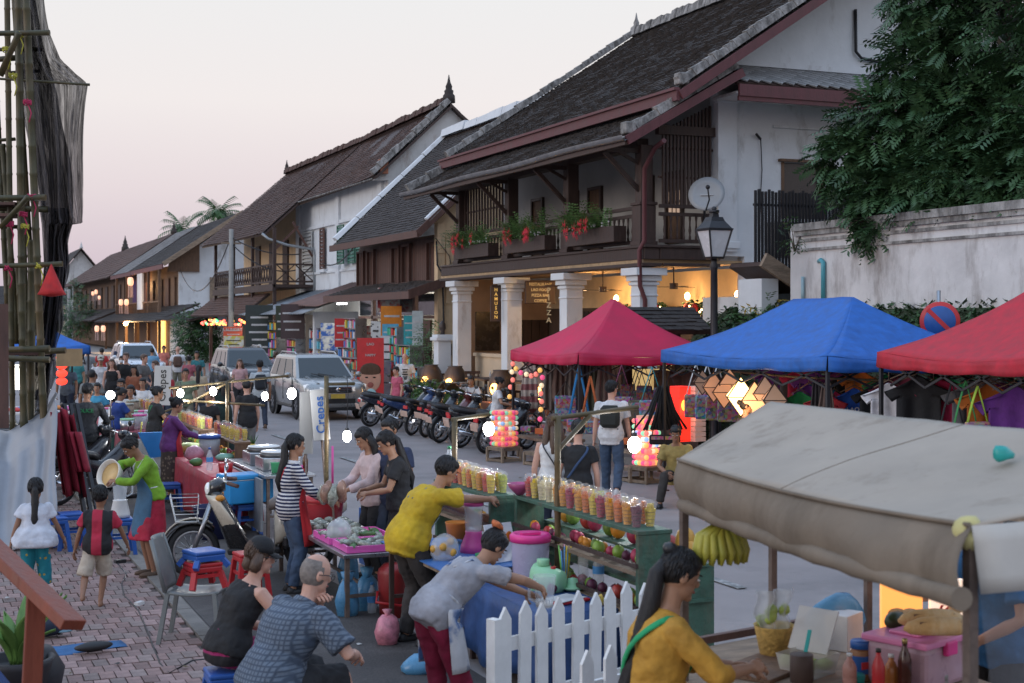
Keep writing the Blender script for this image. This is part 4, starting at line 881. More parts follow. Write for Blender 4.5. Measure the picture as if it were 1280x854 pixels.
m=MB();m.bar((15.85,24.86,3.98),(17.5,24.86,3.05),.3,.1,up=(0,-1,0));m.build('verge_board',wood_g,lt,LL);m=MB();m.bx((15.9,25.0,.13),(16.3,25.9,3.6));m.build('pier',wall_w,lt,LL)
pg=pm('panel_grey',(.22,.25,.27),.6,.2,.2,1.5)
for i in range(3):m=MB();m.bx((16.35+i*.95,25.3,.13),(17.27+i*.95,25.34,3.3));m.build('panel',pg,lt,LL)
for k,(x,y,w_,d_,h_,lb)in enumerate(((1.5,205,9,12,4.5,'low cream house closing the far end of the street'),(12.5,226,7.5,12,5.5,'grey roofed house beside the distant white gable'))):
 h=thing('street_house',lb,'house',(x,y,0));m=MB();m.bx((0,0,0),(w_,d_,h_));m.build('wall',wall_y,h)
 roof(h,'roof',(x-.6,y-1,h_-.3),(x+w_+.6,y-1,h_-.3),(x,y+d_/2,h_+3),(x+w_,y+d_/2,h_+3),.6,.5,tile_d)
 for i in range(3):m=MB();m.bx((1+i*2.4,-.08,1),(2.2+i*2.4,-.002,3));m.build('window',wood_d,h)
# trees and plants
def leaflets(b,p,d,up,n,L,w):
 x,y,d=frame(d,up);q=V(p)
 for i in range(n):
  t=i/n;q=q+d*(L/n);d=(d+V((0,0,-.07))).normalized();x,y,d=frame(d,up)
  for sd in(-1,1):
   dr=(x*sd+d*.55-V((0,0,.25))).normalized();l=w*2.3*(1-.3*abs(t-.45));e=d*w*.42
   b.add([q,q+dr*l*.45+e,q+dr*l,q+dr*l*.45-e],[(0,1,2,3)],False)
def crown(b,blobs,n,L,w,nl=6):
 for i in range(n):
  c,r=R.choice(blobs);c=V(c);a=R.random()*2*pi;z=R.uniform(-.75,1);s=sqrt(max(0,1-z*z));v=V((cos(a)*s,sin(a)*s,z));k=R.uniform(.55,1.05)
  p=c+V((v.x*r[0],v.y*r[1],v.z*r[2]))*k;b.mi=R.choice((0,0,0,1));dd=v*.6+V((R.gauss(0,.5),R.gauss(0,.5),R.gauss(-.25,.35)))
  leaflets(b,p,dd,(R.gauss(0,.3),R.gauss(0,.3),1),nl,L*R.uniform(.7,1.2),w)
TX=V((19.2,19.6,3));tr=thing('tree','large dark leafy tree hanging over the white garden wall','tree',TX)
bk=pm('bark',(.10,.085,.065),.9,0,.35,6,bump=.8,bs=14)
m=MB();m.tube([(0,0,-.2),(-.1,.1,1.2),(-.2,.2,2.8),(-.3,.4,4.6),(-.2,.6,6.5)],[.32,.27,.24,.18,.1],10);m.build('trunk',bk,tr)
bl=[((16.5,22.5,5.75),(.8,.9,.6)),((16.8,22.0,6.3),(.9,1,.8)),((16.6,21.5,5.0),(.8,1.0,.7)),((17.2,21.5,7.3),(.8,.9,.9)),((17.5,21.5,8.7),(.8,.8,.9)),((17.4,20.9,6.2),(1.1,1.1,1)),((16.8,20.4,5.1),(.9,1.1,.7)),((17.8,20.4,8.0),(1.2,1.2,1.2)),((17.5,19.6,6.2),(1.1,1.2,1)),((17,19.4,5.2),(.9,1.2,.7)),((18,18.8,7.4),(1.3,1.4,1.3)),((17.4,18.2,5.7),(1.1,1.3,.9)),((17.8,17.6,8.6),(1.4,1.5,1.4)),((18.4,20.2,9.6),(1.4,1.4,1.2)),((17.5,17.1,6.6),(1.3,1.3,1.2)),((16.9,18.4,4.9),(.7,1,.5)),((17.2,17.2,5.3),(.9,1.2,.6)),((18.6,21.8,6.6),(1,1,1.2)),((16.45,21.6,4.5),(.4,.5,.4)),((18.8,18,10),(1.6,1.6,1.2))]
for c,r in bl[1::2]:c=V(c)-TX;m=MB();m.tube([(-.2,.2,2.2+.25*c.z*.3),c*.45+V((0,0,1.6)),c*.8+V((0,0,.5)),c],[.13,.09,.05,.02],7);m.build('limb',bk,tr)
b=MB();crown(b,[(V(c)-TX,r)for c,r in bl],6600,.46,.084,6);b.build('crown',[leaf_d,pm('leaf_tree',(.05,.11,.04),.5,0,.4,2)],tr)
for k,(x,y,h,lb)in enumerate(((24.6,148,11.9,'palm tree above the dark roofs of the old row, further from the brown roof'),(28.6,150,13.9,'taller palm tree beside the brown roofed white house'),(31.2,150,12.4,'half hidden palm tree behind the brown roof'))):
 t=thing('palm_tree',lb,'tree',(x,y,0),0,'palm trees behind the roofs');m=MB();m.tube([(0,0,0),(.2,.1,h*.5),(.1,0,h)],[.25,.2,.16],8);m.build('trunk',bk,t)
 for i in range(30):
  a=i*2.4;e=R.uniform(-.3,1.2);m=MB();p=V((.1,0,h));d=V((cos(a)*cos(e),sin(a)*cos(e),sin(e)))
  for j in range(12):
   q=p+d*.24;d=(d-V((0,0,.10))).normalized();sx_=d.cross(V((0,0,1)));sx_=sx_.normalized()if sx_.length>.01 else V((1,0,0));l=.95*(1-.5*abs(j/12-.4))
   for sd in(-1,1):m.add([p,p+d*.16,p+sx_*sd*l*.75+d*.4-V((0,0,.4))],[(0,1,2)],False)
   p=q
  m.build('frond',leaf_m,t)
def bush(name,label,x,y,z,h,r,n,mat,cat='plant',group=None,w=.035,L=.18,nl=3,pot=None,stems=4):
 t=thing(name,label,cat,(x,y,z),0,group);z0=0
 if pot:
  m=MB();m.lathe([(.13*pot,0),(.2*pot,.3*pot),(.23*pot,.36*pot),(.2*pot,.36*pot),(.17*pot,.3*pot)],n=16);m.build('pot',pm('terracotta',(.28,.11,.06),.8,0,.2,8),t);z0=.3*pot
 m=MB()
 for i in range(stems):a=i*1.9;m.tube([(0,0,z0),(.3*r*cos(a),.3*r*sin(a),z0+h*.4),(.6*r*cos(a),.6*r*sin(a),z0+h*.8)],[.018,.014,.006],5)
 m.build('stem',bk,t);b=MB();crown(b,[((0,0,z0+h*.55),(r,r,h*.5))],n,L,w,nl);b.build('foliage',mat if isinstance(mat,list)else[mat,mat],t);return t
for i,(px,py)in enumerate(((524,492),(536,487),(549,489),(560,486),(572,488),(520,486),(541,496))):
 x=12.9+.25*(i%2);y=PX(px,x);bush('hedge_plant',('round green bush at the shop end of the terrace edge','green bush by the clay lantern jars','middle green bush before the terrace tables','leafy bush behind the parked motorbikes','green bush nearest the menu board','pale green bush beside the bald man','low bush in front of the terrace bushes')[i],x,y,.12,.85,.5,330,[leaf_m,leaf_l],'bush','bushes along the terrace edge',.04,.14)
bush('potted_plant','feathery potted plant beside the white gate pillar',15.0,43.3,.13,1.9,.45,260,[leaf_m,leaf_l],pot=1.2,L=.35,w=.05)
for i,(px,py,X,lb)in enumerate(((245,428,15.6,'small palm in front of the white side wall'),(253,415,16.2,'tall shrub at the party lights'),(93,370,15.3,'climbing shrub with red flowers on the far eave'),(98,395,14.6,'green street tree in front of the far awnings'))):
 y=PX(px,X);bush('street_plant',lb,X,y,.13,(3,2.6,6.4,4.6)[i],(1.3,1,1.7,1.7)[i],420,[leaf_d,leaf_m],'plant',None,.12,.5)
fern=pm('leaf_fern',(.10,.20,.06),.55,0,.4,6);redf=cloth('poinsettia',(.55,.012,.035),var=.3)
for k in range(3):
 y0,y1=ys[k]+.35,ys[k+1]-.35;t=thing('flower_box',('veranda flower box nearest the satellite dish, with poinsettias and fern','middle veranda flower box with poinsettias and trailing fern','veranda flower box under the lattice, with ferns and red poinsettias')[k],'flower box',(14.72,(y0+y1)/2,4.42),0,'flower boxes on the veranda')
 hw=(y1-y0)/2-.25;m=MB();m.bx((-.18,-hw,.12),(.14,hw,.16));m.bx((-.18,-hw,.16),(-.15,hw,.48));m.bx((.11,-hw,.16),(.14,hw,.48));m.bx((-.149,-hw,.16),(.109,-hw+.03,.48));m.bx((-.149,hw-.03,.16),(.109,hw,.48));m.build('trough',wood_d,t)
 b=MB()
 for i in range(190):
  c=R.choice((-.55,.5,.75,.1))if k else R.choice((-.2,.1,.8,.7));yy=max(-hw,min(hw+.2,R.gauss(c*hw,.28)));leaflets(b,(R.uniform(-.15,.1),yy,.48),(R.gauss(-.35,.3),R.gauss(0,.5),R.uniform(.1,1)),(0,0,1),9,R.uniform(.4,.8),.042)
 b.build('fern',[fern],t)
 for i in range((9,10,9)[k]):
  m=MB();c=V((-.40+R.gauss(0,.05),((-.3,0,.2,.4,-.1,.5),(-.75,-.5,.35,.5,.65,-.6,.3),(.3,.55,.75,-.4,.65,.2))[k][i%6]*hw,.50+R.gauss(0,.08)))
  for q in range(9):a=q*2.4;m.add([c,c+V((-.05,cos(a)*.07-.03*sin(a),sin(a)*.07)),c+V((-.03,cos(a)*.21,sin(a)*.21)),c+V((-.05,cos(a)*.07+.03*sin(a),sin(a)*.07))],[(0,1,2,3)],False)
  m.build('poinsettia',redf,t)
 m=MB()
 for i in range(22):m.ell((-.2,R.uniform(-hw,hw),.5+R.random()*.12),.025,5,3)
 m.build('white_flower',shoe_w,t)['kind']='stuff'
y_=bush('yellow_shrub','sparse shrub with yellow flowers beside the grey panels',15.6,24.2,1.4,1.7,.7,90,[leaf_m,pm('leaf_yellow',(.45,.30,.03),.6)],'shrub',None,.06,.3)
bush('wall_weed','weed growing from the corner of the garden wall',15.9,23.8,4.1,.5,.25,26,[leaf_d,leaf_m],'plant',None,.05,.25)
# street furniture on the far side
lp_=thing('street_lamp','black iron street lamp with square glass lantern in front of the white gable','street lamp',(13.95,23.6,.13))
m=MB();m.lathe([(.16,0),(.15,.25),(.10,.35),(.085,1.2),(.1,1.22),(.1,1.28),(.078,1.3),(.065,3.6),(.09,3.64),(.05,3.72),(.06,3.78)],n=10);m.build('pole',blackmetal,lp_)
def quad(r0,z0,r1,z1,m):m.add([(sx_*r,sy_*r,z)for r,z in((r0,z0),(r1,z1))for sx_,sy_ in((-1,-1),(1,-1),(1,1),(-1,1))],[(3,2,1,0),(4,5,6,7),(0,1,5,4),(1,2,6,5),(2,3,7,6),(3,0,4,7)],False)
m=MB();quad(.13,3.78,.15,3.82,m);quad(.26,4.32,.27,4.36,m);quad(.25,4.361,.15,4.50,m);quad(.15,4.501,.12,4.58,m);quad(.07,4.581,.06,4.66,m);m.cyl((0,0,4.69),.1,.05,10);m.ell((0,0,4.74),.05)
for sx_ in(-1,1):
 for sy_ in(-1,1):m.bar((sx_*.135,sy_*.135,3.82),(sx_*.245,sy_*.245,4.33),.03,.03)
m.build('lantern_frame',blackmetal,lp_);m=MB();quad(.125,3.825,.235,4.315,m);m.build('lantern_glass',pm('glass_opal',(.62,.63,.64),.25,0,.05),lp_)
sd_=thing('satellite_dish','round grey satellite dish fixed by the veranda corner','satellite dish',(16.02,27.4,5.5));ax=V((-.75,-.95,.42)).normalized();Q=ax.to_track_quat('Z','Y').to_matrix().to_4x4()
m=MB();m.lathe([(0.001,0),(.15,.01),(.28,.04),(.40,.09),(.405,.10),(.28,.052),(.15,.022),(.001,.012)],(0,0,0),28,True,Q,False);m.build('dish',pm('dish_grey',(.34,.36,.38),.5,0,.06),sd_)
m=MB();m.bar(Q@V((-.14,0,.03)),Q@V((.14,0,.03)),.06,.012);m.build('dish_label',wall_w,sd_)
m=MB();m.tube([Q@V((.0,-.39,.08)),Q@V((.12,-.3,.45)),Q@V((.1,-.1,.62))],.018,6);m.ell(Q@V((.1,-.08,.62)),.05);m.tube([(0,0,0),(.2,.25,-.1),(.25,.55,-.3),(.2,.55,-1)],.03,7);m.build('arm',blackmetal,sd_)
for i in range(1):
 up=thing('utility_pole','grey concrete utility pole in front of the wooden balcony','utility pole',(14.3,PX(289,14.3),0));m=MB();m.tube([(0,0,0),(0,0,7.3)],[.16,.11],10);m.build('pole',pm('concrete_pole',(.3,.29,.27),.85,0,.15,4),up);m=MB();m.bar((-.5,0,6.6),(.5,0,6.6),.07,.09);m.build('crossarm',wood_g,up)
 m=MB();m.tube([(0,-.2,2),(0,-.2,2.2)],.02);up2=thing('utility_pole','thin grey pole far along the row beside the street tree','utility pole',(14.3,PX(86,14.3),0));m=MB();m.tube([(0,0,0),(0,0,6)],[.2,.16],8);m.build('pole',MC['concrete_pole'],up2)
w=MB()
for(a,c,s)in(((14.3,PX(289,14.3),7.0),(18,109.2,6.6),2.2),((14.3,PX(289,14.3),6.6),(17,69,5.2),.5),((18.0,68,5.6),(16.2,56,5.7),.4),((14.3,PX(289,14.3),6.9),(17.2,69,6.0),.3)):
 a,c=V(a),V(c);w.tube([lp(a,c,t/14)-V((0,0,s*4*(t/14)*(1-t/14)))for t in range(15)],.03,5)
tag(w.build('overhead_cable',blackmetal),'black overhead cables sagging between pole and house gables','cable')
red_s=paint('sign_red',(.55,.03,.035));blue_s=paint('sign_blue',(.02,.10,.34))
ns=thing('road_sign','round blue and red no parking sign above the red tent','road sign',(14.35,PX(1175,14.35),.0));Q=V((-.63,-.78,0)).to_track_quat('Z','Y').to_matrix().to_4x4()
m=MB();m.tube([(0,.03,0),(0,.03,3.2)],.03,8);m.build('post',metal,ns);c0=V((0,0,2.73));m=MB();m.cyl(c0,.30,.02,36,Q);m.build('rim',red_s,ns);m=MB();m.cyl(c0+Q@V((0,0,.008)),.235,.02,36,Q);m.build('disc',blue_s,ns);m=MB();m.bar(c0+Q@V((-.18,.18,.02)),c0+Q@V((.18,-.18,.02)),.065,.012,up=Q@V((0,0,1)));m.build('slash',red_s,ns)
mb_=thing('menu_stand','dark wooden menu stand with small tiled roof behind the red tent','menu stand',(13.6,PX(815,13.6),.13));LM=wl(mb_);mx_,my_=mb_.location.x,mb_.location.y
m=MB()
for sx_ in(-.55,.55):m.bx((mx_+sx_-.07,my_-.07,.13),(mx_+sx_+.07,my_+.07,2.6))
m.bx((mx_-.479,my_-.05,1.2),(mx_+.479,my_+.05,1.3));m.bx((mx_-.479,my_-.05,2.3),(mx_+.479,my_+.05,2.4));m.build('frame',wood_d,mb_,LM)
roof(mb_,'roof',(mx_-.95,my_-.75,2.55),(mx_+.95,my_-.75,2.55),(mx_-.95,my_,3.0),(mx_+.95,my_,3.0),.19,.13,tile_d,lift=.025);roof(mb_,'rear_roof',(mx_+.95,my_+.75,2.55),(mx_-.95,my_+.75,2.55),(mx_+.95,my_,3.0),(mx_-.95,my_,3.0),.19,.13,tile_d)
for i in range(2):
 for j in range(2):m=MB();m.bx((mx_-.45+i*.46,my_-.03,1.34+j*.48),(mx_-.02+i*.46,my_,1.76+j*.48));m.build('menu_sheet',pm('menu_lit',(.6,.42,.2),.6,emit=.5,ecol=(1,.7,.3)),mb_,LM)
for k,(x,y,z,txt,sz,lb,w_,h_)in enumerate(((14.55,PX(620,14.55),3.2,'HAMUSON',.125,'vertical wooden sign with orange letters beside the second column',.30,.98),(14.78,PX(686,14.78),3.12,'PIZZA',.19,'vertical PIZZA sign hanging beside the third column',.04,.04))):
 t=thing('hanging_sign',lb,'sign',(x,y,z));m=MB();m.box((0,.03,0),(w_,.04,h_));m.build('board',wood_d,t)
 gm=pm('letter_gold',(.75,.48,.12),.4,emit=.35,ecol=(1,.6,.15))if k==0 else pm('letter_brass',(.62,.52,.30),.4)
 n=len(txt)
 for i,ch in enumerate(txt):lettering(ch,sz,gm,t,(0,0,(n-1)/2*sz*1.0-i*sz*1.0),(pi/2,0,-.25),'letter',ext=.015)
 m=MB();m.bar((-.1,.03,h_/2+.48*(k==1)),(.3,.03,h_/2+.48*(k==1)),.04);m.build('bracket',wood_d,t)
t=thing('menu_sign','dark sign board with four gold lines hanging under the veranda','sign',(15.6,PX(675,15.6),3.5));m=MB();m.box((0,0,0),(.9,.06,.62));m.build('board',wood_d,t,bevel=.02)
for i,tx in enumerate(('RESTAURANT','LAO FOOD','PIZZA BAR','COFFEE')):lettering(tx,.11,MC['letter_brass'],t,(0,-.035,.22-.15*i),(pi/2,0,0),'sign_line')
# cars
def car(label,x,y,a,col,dark=None,plate=True,seed=0):
 t=thing('parked_car',label,'car',(x,y,0),a);body=pm('carpaint_'+'%.2f%.2f'%(col[0],col[2]),col,.3,.55,.06,3,coat=.6);trim=blackplastic
 m=MB();secs=[(2.36,.70,.46,.86),(2.30,.82,.36,.96),(2.1,.89,.30,1.03),(1.7,.915,.28,1.08),(1.05,.925,.28,1.14),(0,.93,.28,1.17),(-1.2,.93,.28,1.18),(-1.9,.92,.30,1.18),(-2.25,.89,.36,1.15),(-2.36,.80,.46,1.0)]
 vs=[];pr=lambda w,zb,zt:[(-w*.9,zb),(-w*.985,zb+.12),(-w*1.0,lp(zb,zt,.5)),(-w*.985,zt-.14),(-w*.93,zt-.03),(-w*.80,zt),(w*.80,zt),(w*.93,zt-.03),(w*.985,zt-.14),(w,lp(zb,zt,.5)),(w*.985,zb+.12),(w*.9,zb)]
 for y_,w,zb,zt in secs:vs+=[(px_,y_,z)for px_,z in pr(w,zb,zt)]
 n=12;fs=[(i*n+j,i*n+(j+1)%n,(i+1)*n+(j+1)%n,(i+1)*n+j)for i in range(len(secs)-1)for j in range(n)]+[tuple(range(n))[::-1],tuple((len(secs)-1)*n+j for j in range(n))]
 m.add(vs,fs,True)
 for sd in(-1,1):m.tube([(sd*.5,2.2,1.0),(sd*.55,1.1,1.15)],[.05,.06],8,True,.5)
 m.build('body',body,t)
 c0=[(-.84,1.12),(-.86,-2.2),(.86,-2.2),(.84,1.12)];c1=[(-.66,.30),(-.69,-1.98),(.69,-1.98),(.66,.30)];c2=[(-.58,.15),(-.60,-1.85),(.60,-1.85),(.58,.15)]
 m=MB();vs=[(p[0],p[1],1.10)for p in c0]+[(p[0],p[1],1.68)for p in c1]+[(p[0],p[1],1.755)for p in c2]
 m.add(vs,[(i,(i+1)%4,4+(i+1)%4,4+i)for i in range(4)]+[(4+i,4+(i+1)%4,8+(i+1)%4,8+i)for i in range(4)]+[(8,9,10,11)]);m.build('cabin',body,t,bevel=.03)
 def face(i,u,v,o=.012):
  a0,b0,a1,b1=V((*c0[i],1.10)),V((*c0[(i+1)%4],1.10)),V((*c1[i],1.68)),V((*c1[(i+1)%4],1.68));nn=(b0-a0).cross(a1-a0).normalized();ce=V((0,-.5,1.3));nn=nn if nn.dot(lp(a0,b1,.5)-ce)>0 else-nn
  return lp(lp(a0,b0,u),lp(a1,b1,u),v)+nn*o
 gl=pm('car_glass',(.03,.04,.045),.06,0,.05)
 def pane(nm,i,u0,u1,v0,v1):q=MB();q.add([face(i,u0,v0),face(i,u1,v0),face(i,u1,v1),face(i,u0,v1),face(i,u0,v0,-.02),face(i,u1,v0,-.02),face(i,u1,v1,-.02),face(i,u0,v1,-.02)],[(0,1,2,3),(0,4,5,1),(1,5,6,2),(2,6,7,3),(3,7,4,0)]);q.build(nm,gl,t)
 pane('windscreen',3,.05,.95,.06,.96);pane('rear_window',1,.08,.92,.15,.9)
 for u0,u1 in((.14,.41),(.45,.70),(.74,.93)):
  pane('side_window',0,u0,u1,.10,.90);pane('side_window',2,1-u1,1-u0,.10,.90)
 tyre=MB();tyre.lathe([(.24,-.11),(.34,-.12),(.375,-.09),(.38,0),(.375,.09),(.34,.12),(.24,.11)],n=28,cap=False,Q=Matrix.Rotation(pi/2,4,'Y'));tme=tyre.mesh('tyre');tme.materials.append(rubber)
 rm=MB();QY=Matrix.Rotation(pi/2,4,'Y');rm.lathe([(.001,.07),(.06,.075),(.07,.05),(.2,.02),(.235,.06),(.25,.10),(.25,-.1),(.001,-.1)],n=28,Q=QY,cap=False)
 for i in range(6):q=i*pi/3;rm.box((.075,.145*cos(q),.145*sin(q)),(.03,.19,.06),Matrix.Rotation(q,4,'X'))
 rme=rm.mesh('rim');rme.materials.append(metal)
 for sd in(-1,1):
  for y_ in(1.45,-1.38):
   w=D.objects.new('wheel',tme);w.name='wheel';C.objects.link(w);kid(w,t);w.location=(sd*.855,y_,.38);w.rotation_euler=(0,0,0 if sd>0 else pi);put('rim',rme,w)
   q=MB();q.lathe([(.40,-.02),(.46,-.02),(.47,.012),(.40,.012)],(sd*.915,y_,.40),28,False,Matrix.Rotation(sd*pi/2,4,'Y'),False);q.build('wheel_arch',body,t)
   q=MB();q.cyl((sd*.86,y_,.42),.43,.16,24,QY);q.build('wheel_well',rubber,t)
  q=MB();q.bx((sd*.80-.02,-.8,.30),(sd*.80+.14*sd,.9,.36));q.build('running_board',trim,t,bevel=.01)
  q=MB();q.ell((sd*1.02,.86,1.2),(.10,.07,.085),10,7);q.bar((sd*.86,.88,1.16),(sd*1.0,.86,1.18),.05);q.build('mirror',body,t)
  for y_ in(.95,-.13,-1.12):q=MB();q.bx((sd*.921,y_-.006,.5),(sd*.936,y_+.006,1.1));q.build('door_gap',rubber,t)
  for y_ in(.02,-1.0):q=MB();q.bx((sd*.93,y_-.1,.98),(sd*.955,y_+.06,1.01));q.build('door_handle',metal,t)
  q=MB();q.tube([(sd*.58,.1,1.76),(sd*.58,-.1,1.82),(sd*.6,-1.6,1.82),(sd*.6,-1.8,1.76)],.022,8);q.build('roof_rail',metal,t)
  q=MB();q.add([(sd*.80,2.27,.80),(sd*.42,2.385,.80),(sd*.40,2.375,.90),(sd*.80,2.16,1.0),(sd*.895,2.05,.97),(sd*.875,2.13,.82),(sd*.6,2.1,.88)],[(0,1,2,3),(0,3,4,5),(6,1,0),(6,2,1),(6,3,2),(6,4,3),(6,5,4),(6,0,5)]);q.build('headlight',pm('lamp_glass',(.6,.62,.65),.12,.3,.1,emit=.25,ecol=(1,1,1)),t)
  q=MB();q.cyl((sd*.62,2.36,.56),.06,.04,12,Matrix.Rotation(pi/2,4,'X'));q.build('fog_lamp',MC['lamp_glass'],t);q=MB();q.bx((sd*.88-.03,-2.34,.85),(sd*.88,-2.2,1.15));q.build('tail_light',red_s,t)
 q=MB();q.bx((-.38,2.36,.76),(.38,2.385,.93));g=q.build('grille',trim,t,bevel=.01)
 for z in(.79,.845,.90):q=MB();q.bx((-.385,2.38,z-.012),(.385,2.405,z+.012));q.build('slat',chrome,g)
 q=MB();q.lathe([(.05,0),(.06,.006),(.05,.012)],(0,2.405,.85),16,True,Matrix.Rotation(-pi/2,4,'X'));q.build('badge',chrome,g)
 q=MB();q.bx((-.5,2.34,.47),(.5,2.375,.60));q.build('air_intake',trim,t,bevel=.01);q=MB();q.bx((-.2,2.385,.61),(.2,2.40,.73));q.build('number_plate',pm('plate_yellow',(.55,.38,.06),.5),t)
 q=MB();q.bx((-.75,2.0,.27),(.75,2.3,.38));q.build('bumper_skirt',trim,t,bevel=.02)
 for sd in(-1,1):q=MB();q.bar((sd*.1-.15,1.15,1.17),(sd*.1+.3*1,1.0,1.24),.02);q.build('wiper',trim,t)
 q=MB();q.ell((0,-1.1,1.0),(.55,.6,.12));
 return t
p=P(384,527);car('silver off-road car with roof rails parked facing the camera at the shops',10.45,40.0,pi,(.34,.345,.34))
car('dark grey off-road car parked behind the silver car',10.6,50.5,pi-.02,(.045,.05,.055))
car('white pickup far down the street behind the crowd',8.4,62,pi,(.62,.63,.65))
# motorcycles
def motorbike(label,x,y,a,col,group,name='motorcycle',lean=.12):
 t=thing(name,label,'motorcycle',(x,y,.0),0,group);t.rotation_euler=(0,lean,a);body=paint('bike_%.2f_%.2f'%(col[0],col[2]),col,rough=.25,coat=.4);QY=Matrix.Rotation(pi/2,4,'Y')
 for y_ in(.62,-.60):
  m=MB();m.lathe([(.235,-.03),(.27,-.045),(.295,0),(.27,.045),(.235,.03)],n=26,cap=False,Q=QY);w=m.build('wheel',rubber,t,(0,y_,.295));m=MB();m.lathe([(.215,-.02),(.24,-.026),(.24,.026),(.215,.02)],n=24,cap=False,Q=QY);m.cyl((0,0,0),.05,.12,12,QY)
  for i in range(10):q=i*2*pi/10;m.tube([(.03*(-1)**i,.04*cos(q),.04*sin(q)),(0,.22*cos(q+.2),.22*sin(q+.2))],.006,4)
  m.build('rim',metal,w);m=MB();m.sheet(lambda u,v:((v-.5)*.13*(1-.2*abs(2*v-1)),.345*cos(.25+u*1.9+(0 if y_>0 else.9)),.345*sin(.25+u*1.9+(0 if y_>0 else.9))-.03*(2*v-1)**2),10,4,.008);m.build('mudguard',body if y_>0 else blackplastic,t,(0,y_,.295))
 m=MB()
 for sd in(-1,1):m.tube([(sd*.075,.62,.295),(sd*.07,.43,.78)],.022,7)
 m.build('fork',chrome,t)
 m=MB();loft(m,[(V((0,yy,zz)),V((1,0,0)),V((0,0,1)),w_,h_)for yy,zz,w_,h_ in((.50,.80,.10,.13),(.40,.72,.16,.20),(.25,.56,.17,.22),(.05,.48,.12,.16),(-.15,.56,.12,.16),(-.4,.64,.14,.13),(-.7,.72,.11,.09),(-.92,.80,.05,.05))],12);m.build('fairing',body,t)
 m=MB();loft(m,[(V((0,yy,zz)),V((1,0,0)),V((0,0,1)),w_,.055)for yy,zz,w_ in((.0,.70,.07),(-.1,.74,.12),(-.4,.78,.14),(-.7,.83,.13),(-.88,.86,.09))],12);m.build('seat',pm('seat_vinyl',(.022,.022,.025),.5,0,.2,8),t)
 m=MB();loft(m,[(V((0,yy,.98+zz)),V((1,0,0)),V((0,0,1)),w_,h_)for yy,zz,w_,h_ in((.36,.03,.09,.06),(.44,.0,.13,.10),(.54,-.03,.11,.09))],12);m.build('headlight_cowl',body,t);m=MB();m.ell((0,.555,.95),(.085,.03,.065));m.build('headlight',MC['lamp_glass'],t)
 m=MB();m.tube([(-.33,.28,1.03),(-.2,.36,1.04),(0,.40,1.0),(.2,.36,1.04),(.33,.28,1.03)],.013,7);m.build('handlebar',chrome,t)
 for sd in(-1,1):
  m=MB();m.tube([(sd*.23,.35,1.04),(sd*.35,.27,1.03)],.02,7);m.build('grip',rubber,t);m=MB();m.tube([(sd*.2,.36,1.04),(sd*.26,.36,1.2)],.007,5);m.ell((sd*.28,.36,1.23),(.06,.015,.04));m.build('mirror',blackplastic,t)
 m=MB();m.ell((0,.05,.33),(.11,.20,.13));m.box((0,-.1,.3),(.18,.25,.16));m.build('engine',pm('engine_grey',(.12,.12,.125),.4,.7),t);m=MB();m.tube([(.11,.1,.26),(.13,-.2,.24),(.15,-.4,.3),(.15,-.8,.4)],[.02,.025,.045,.045],8);m.build('exhaust',chrome,t)
 m=MB();m.tube([(-.1,-.45,.62),(-.1,-.6,.3)],.02,6);m.tube([(.1,-.45,.62),(.1,-.6,.3)],.02,6);m.build('shock',metal,t);m=MB();m.box((0,-.96,.70),(.11,.03,.07));m.build('tail_light',red_s,t);m=MB();m.box((0,-1.0,.55),(.2,.012,.14),Matrix.Rotation(.3,4,'X'));m.build('number_plate',pm('plate_pink',(.6,.42,.34),.5),t)
 m=MB();m.tube([(0,0,.2),(-.12,.02,.01)],.012,5);m.build('kickstand',rust,t);return t
bk_cols=[(.02,.02,.024),(.025,.03,.05),(.02,.02,.024),(.03,.06,.16),(.022,.022,.024),(.02,.022,.03),(.10,.02,.02),(.02,.02,.022),(.05,.055,.06),(.02,.02,.024),(.025,.03,.05),(.022,.022,.024)]
mb0=None
pts=[P(lp(446,600,i/11),lp(531,567,i/11))for i in range(12)];lb=['black motorcycle at the car end of the parked row','second motorcycle from the silver car, navy fairing','third motorcycle from the silver car','blue motorcycle in the middle of the parked row','black motorcycle just past the blue one','dark motorcycle three places past the blue one','motorcycle with red fairing near the bicycles','black motorcycle beside the red one','grey motorcycle near the bicycle end of the parked row','second to last motorcycle of the row before the bicycles','navy motorcycle almost at the bicycles','last motorcycle of the parked row, touching the teal bicycle']
for i,q in enumerate(pts):
 v=q+V((.75+R.uniform(-.12,.12),.25+R.uniform(-.08,.08),0));ang=-radians(66+R.uniform(-13,13))
 if mb0 is None:mb0=motorbike(lb[i],v.x,v.y,ang,bk_cols[0],'motorcycles parked across the street');src=mb0
 else:
  o=dup(mb0,v,None,lb[i]);o.rotation_euler=(0,.12,ang);cc=bk_cols[i]
  recolor(o,{'paint_bike_0.02_0.02':paint('bike_%.2f_%.2f'%(cc[0],cc[2]),cc,rough=.25,coat=.4)})
for i in range(6):
 q=P(lp(62,100,i/5.),556-3*i,.0);o=dup(mb0,(lp(2.4,1.7,i/5),lp(22.2,28.5,i/5),0),None,('black motorcycle nearest the folded red tent','second motorcycle behind the folded red tent','third motorcycle in the pavement row, by the man in black','motorcycle fourth in the pavement row','fifth motorcycle in the pavement row, under the bamboo','motorcycle at the blue awning end of the pavement row')[i],'motorcycles parked on the pavement');o.rotation_euler=(0,.1,radians(-70+5*sin(i*2.)))
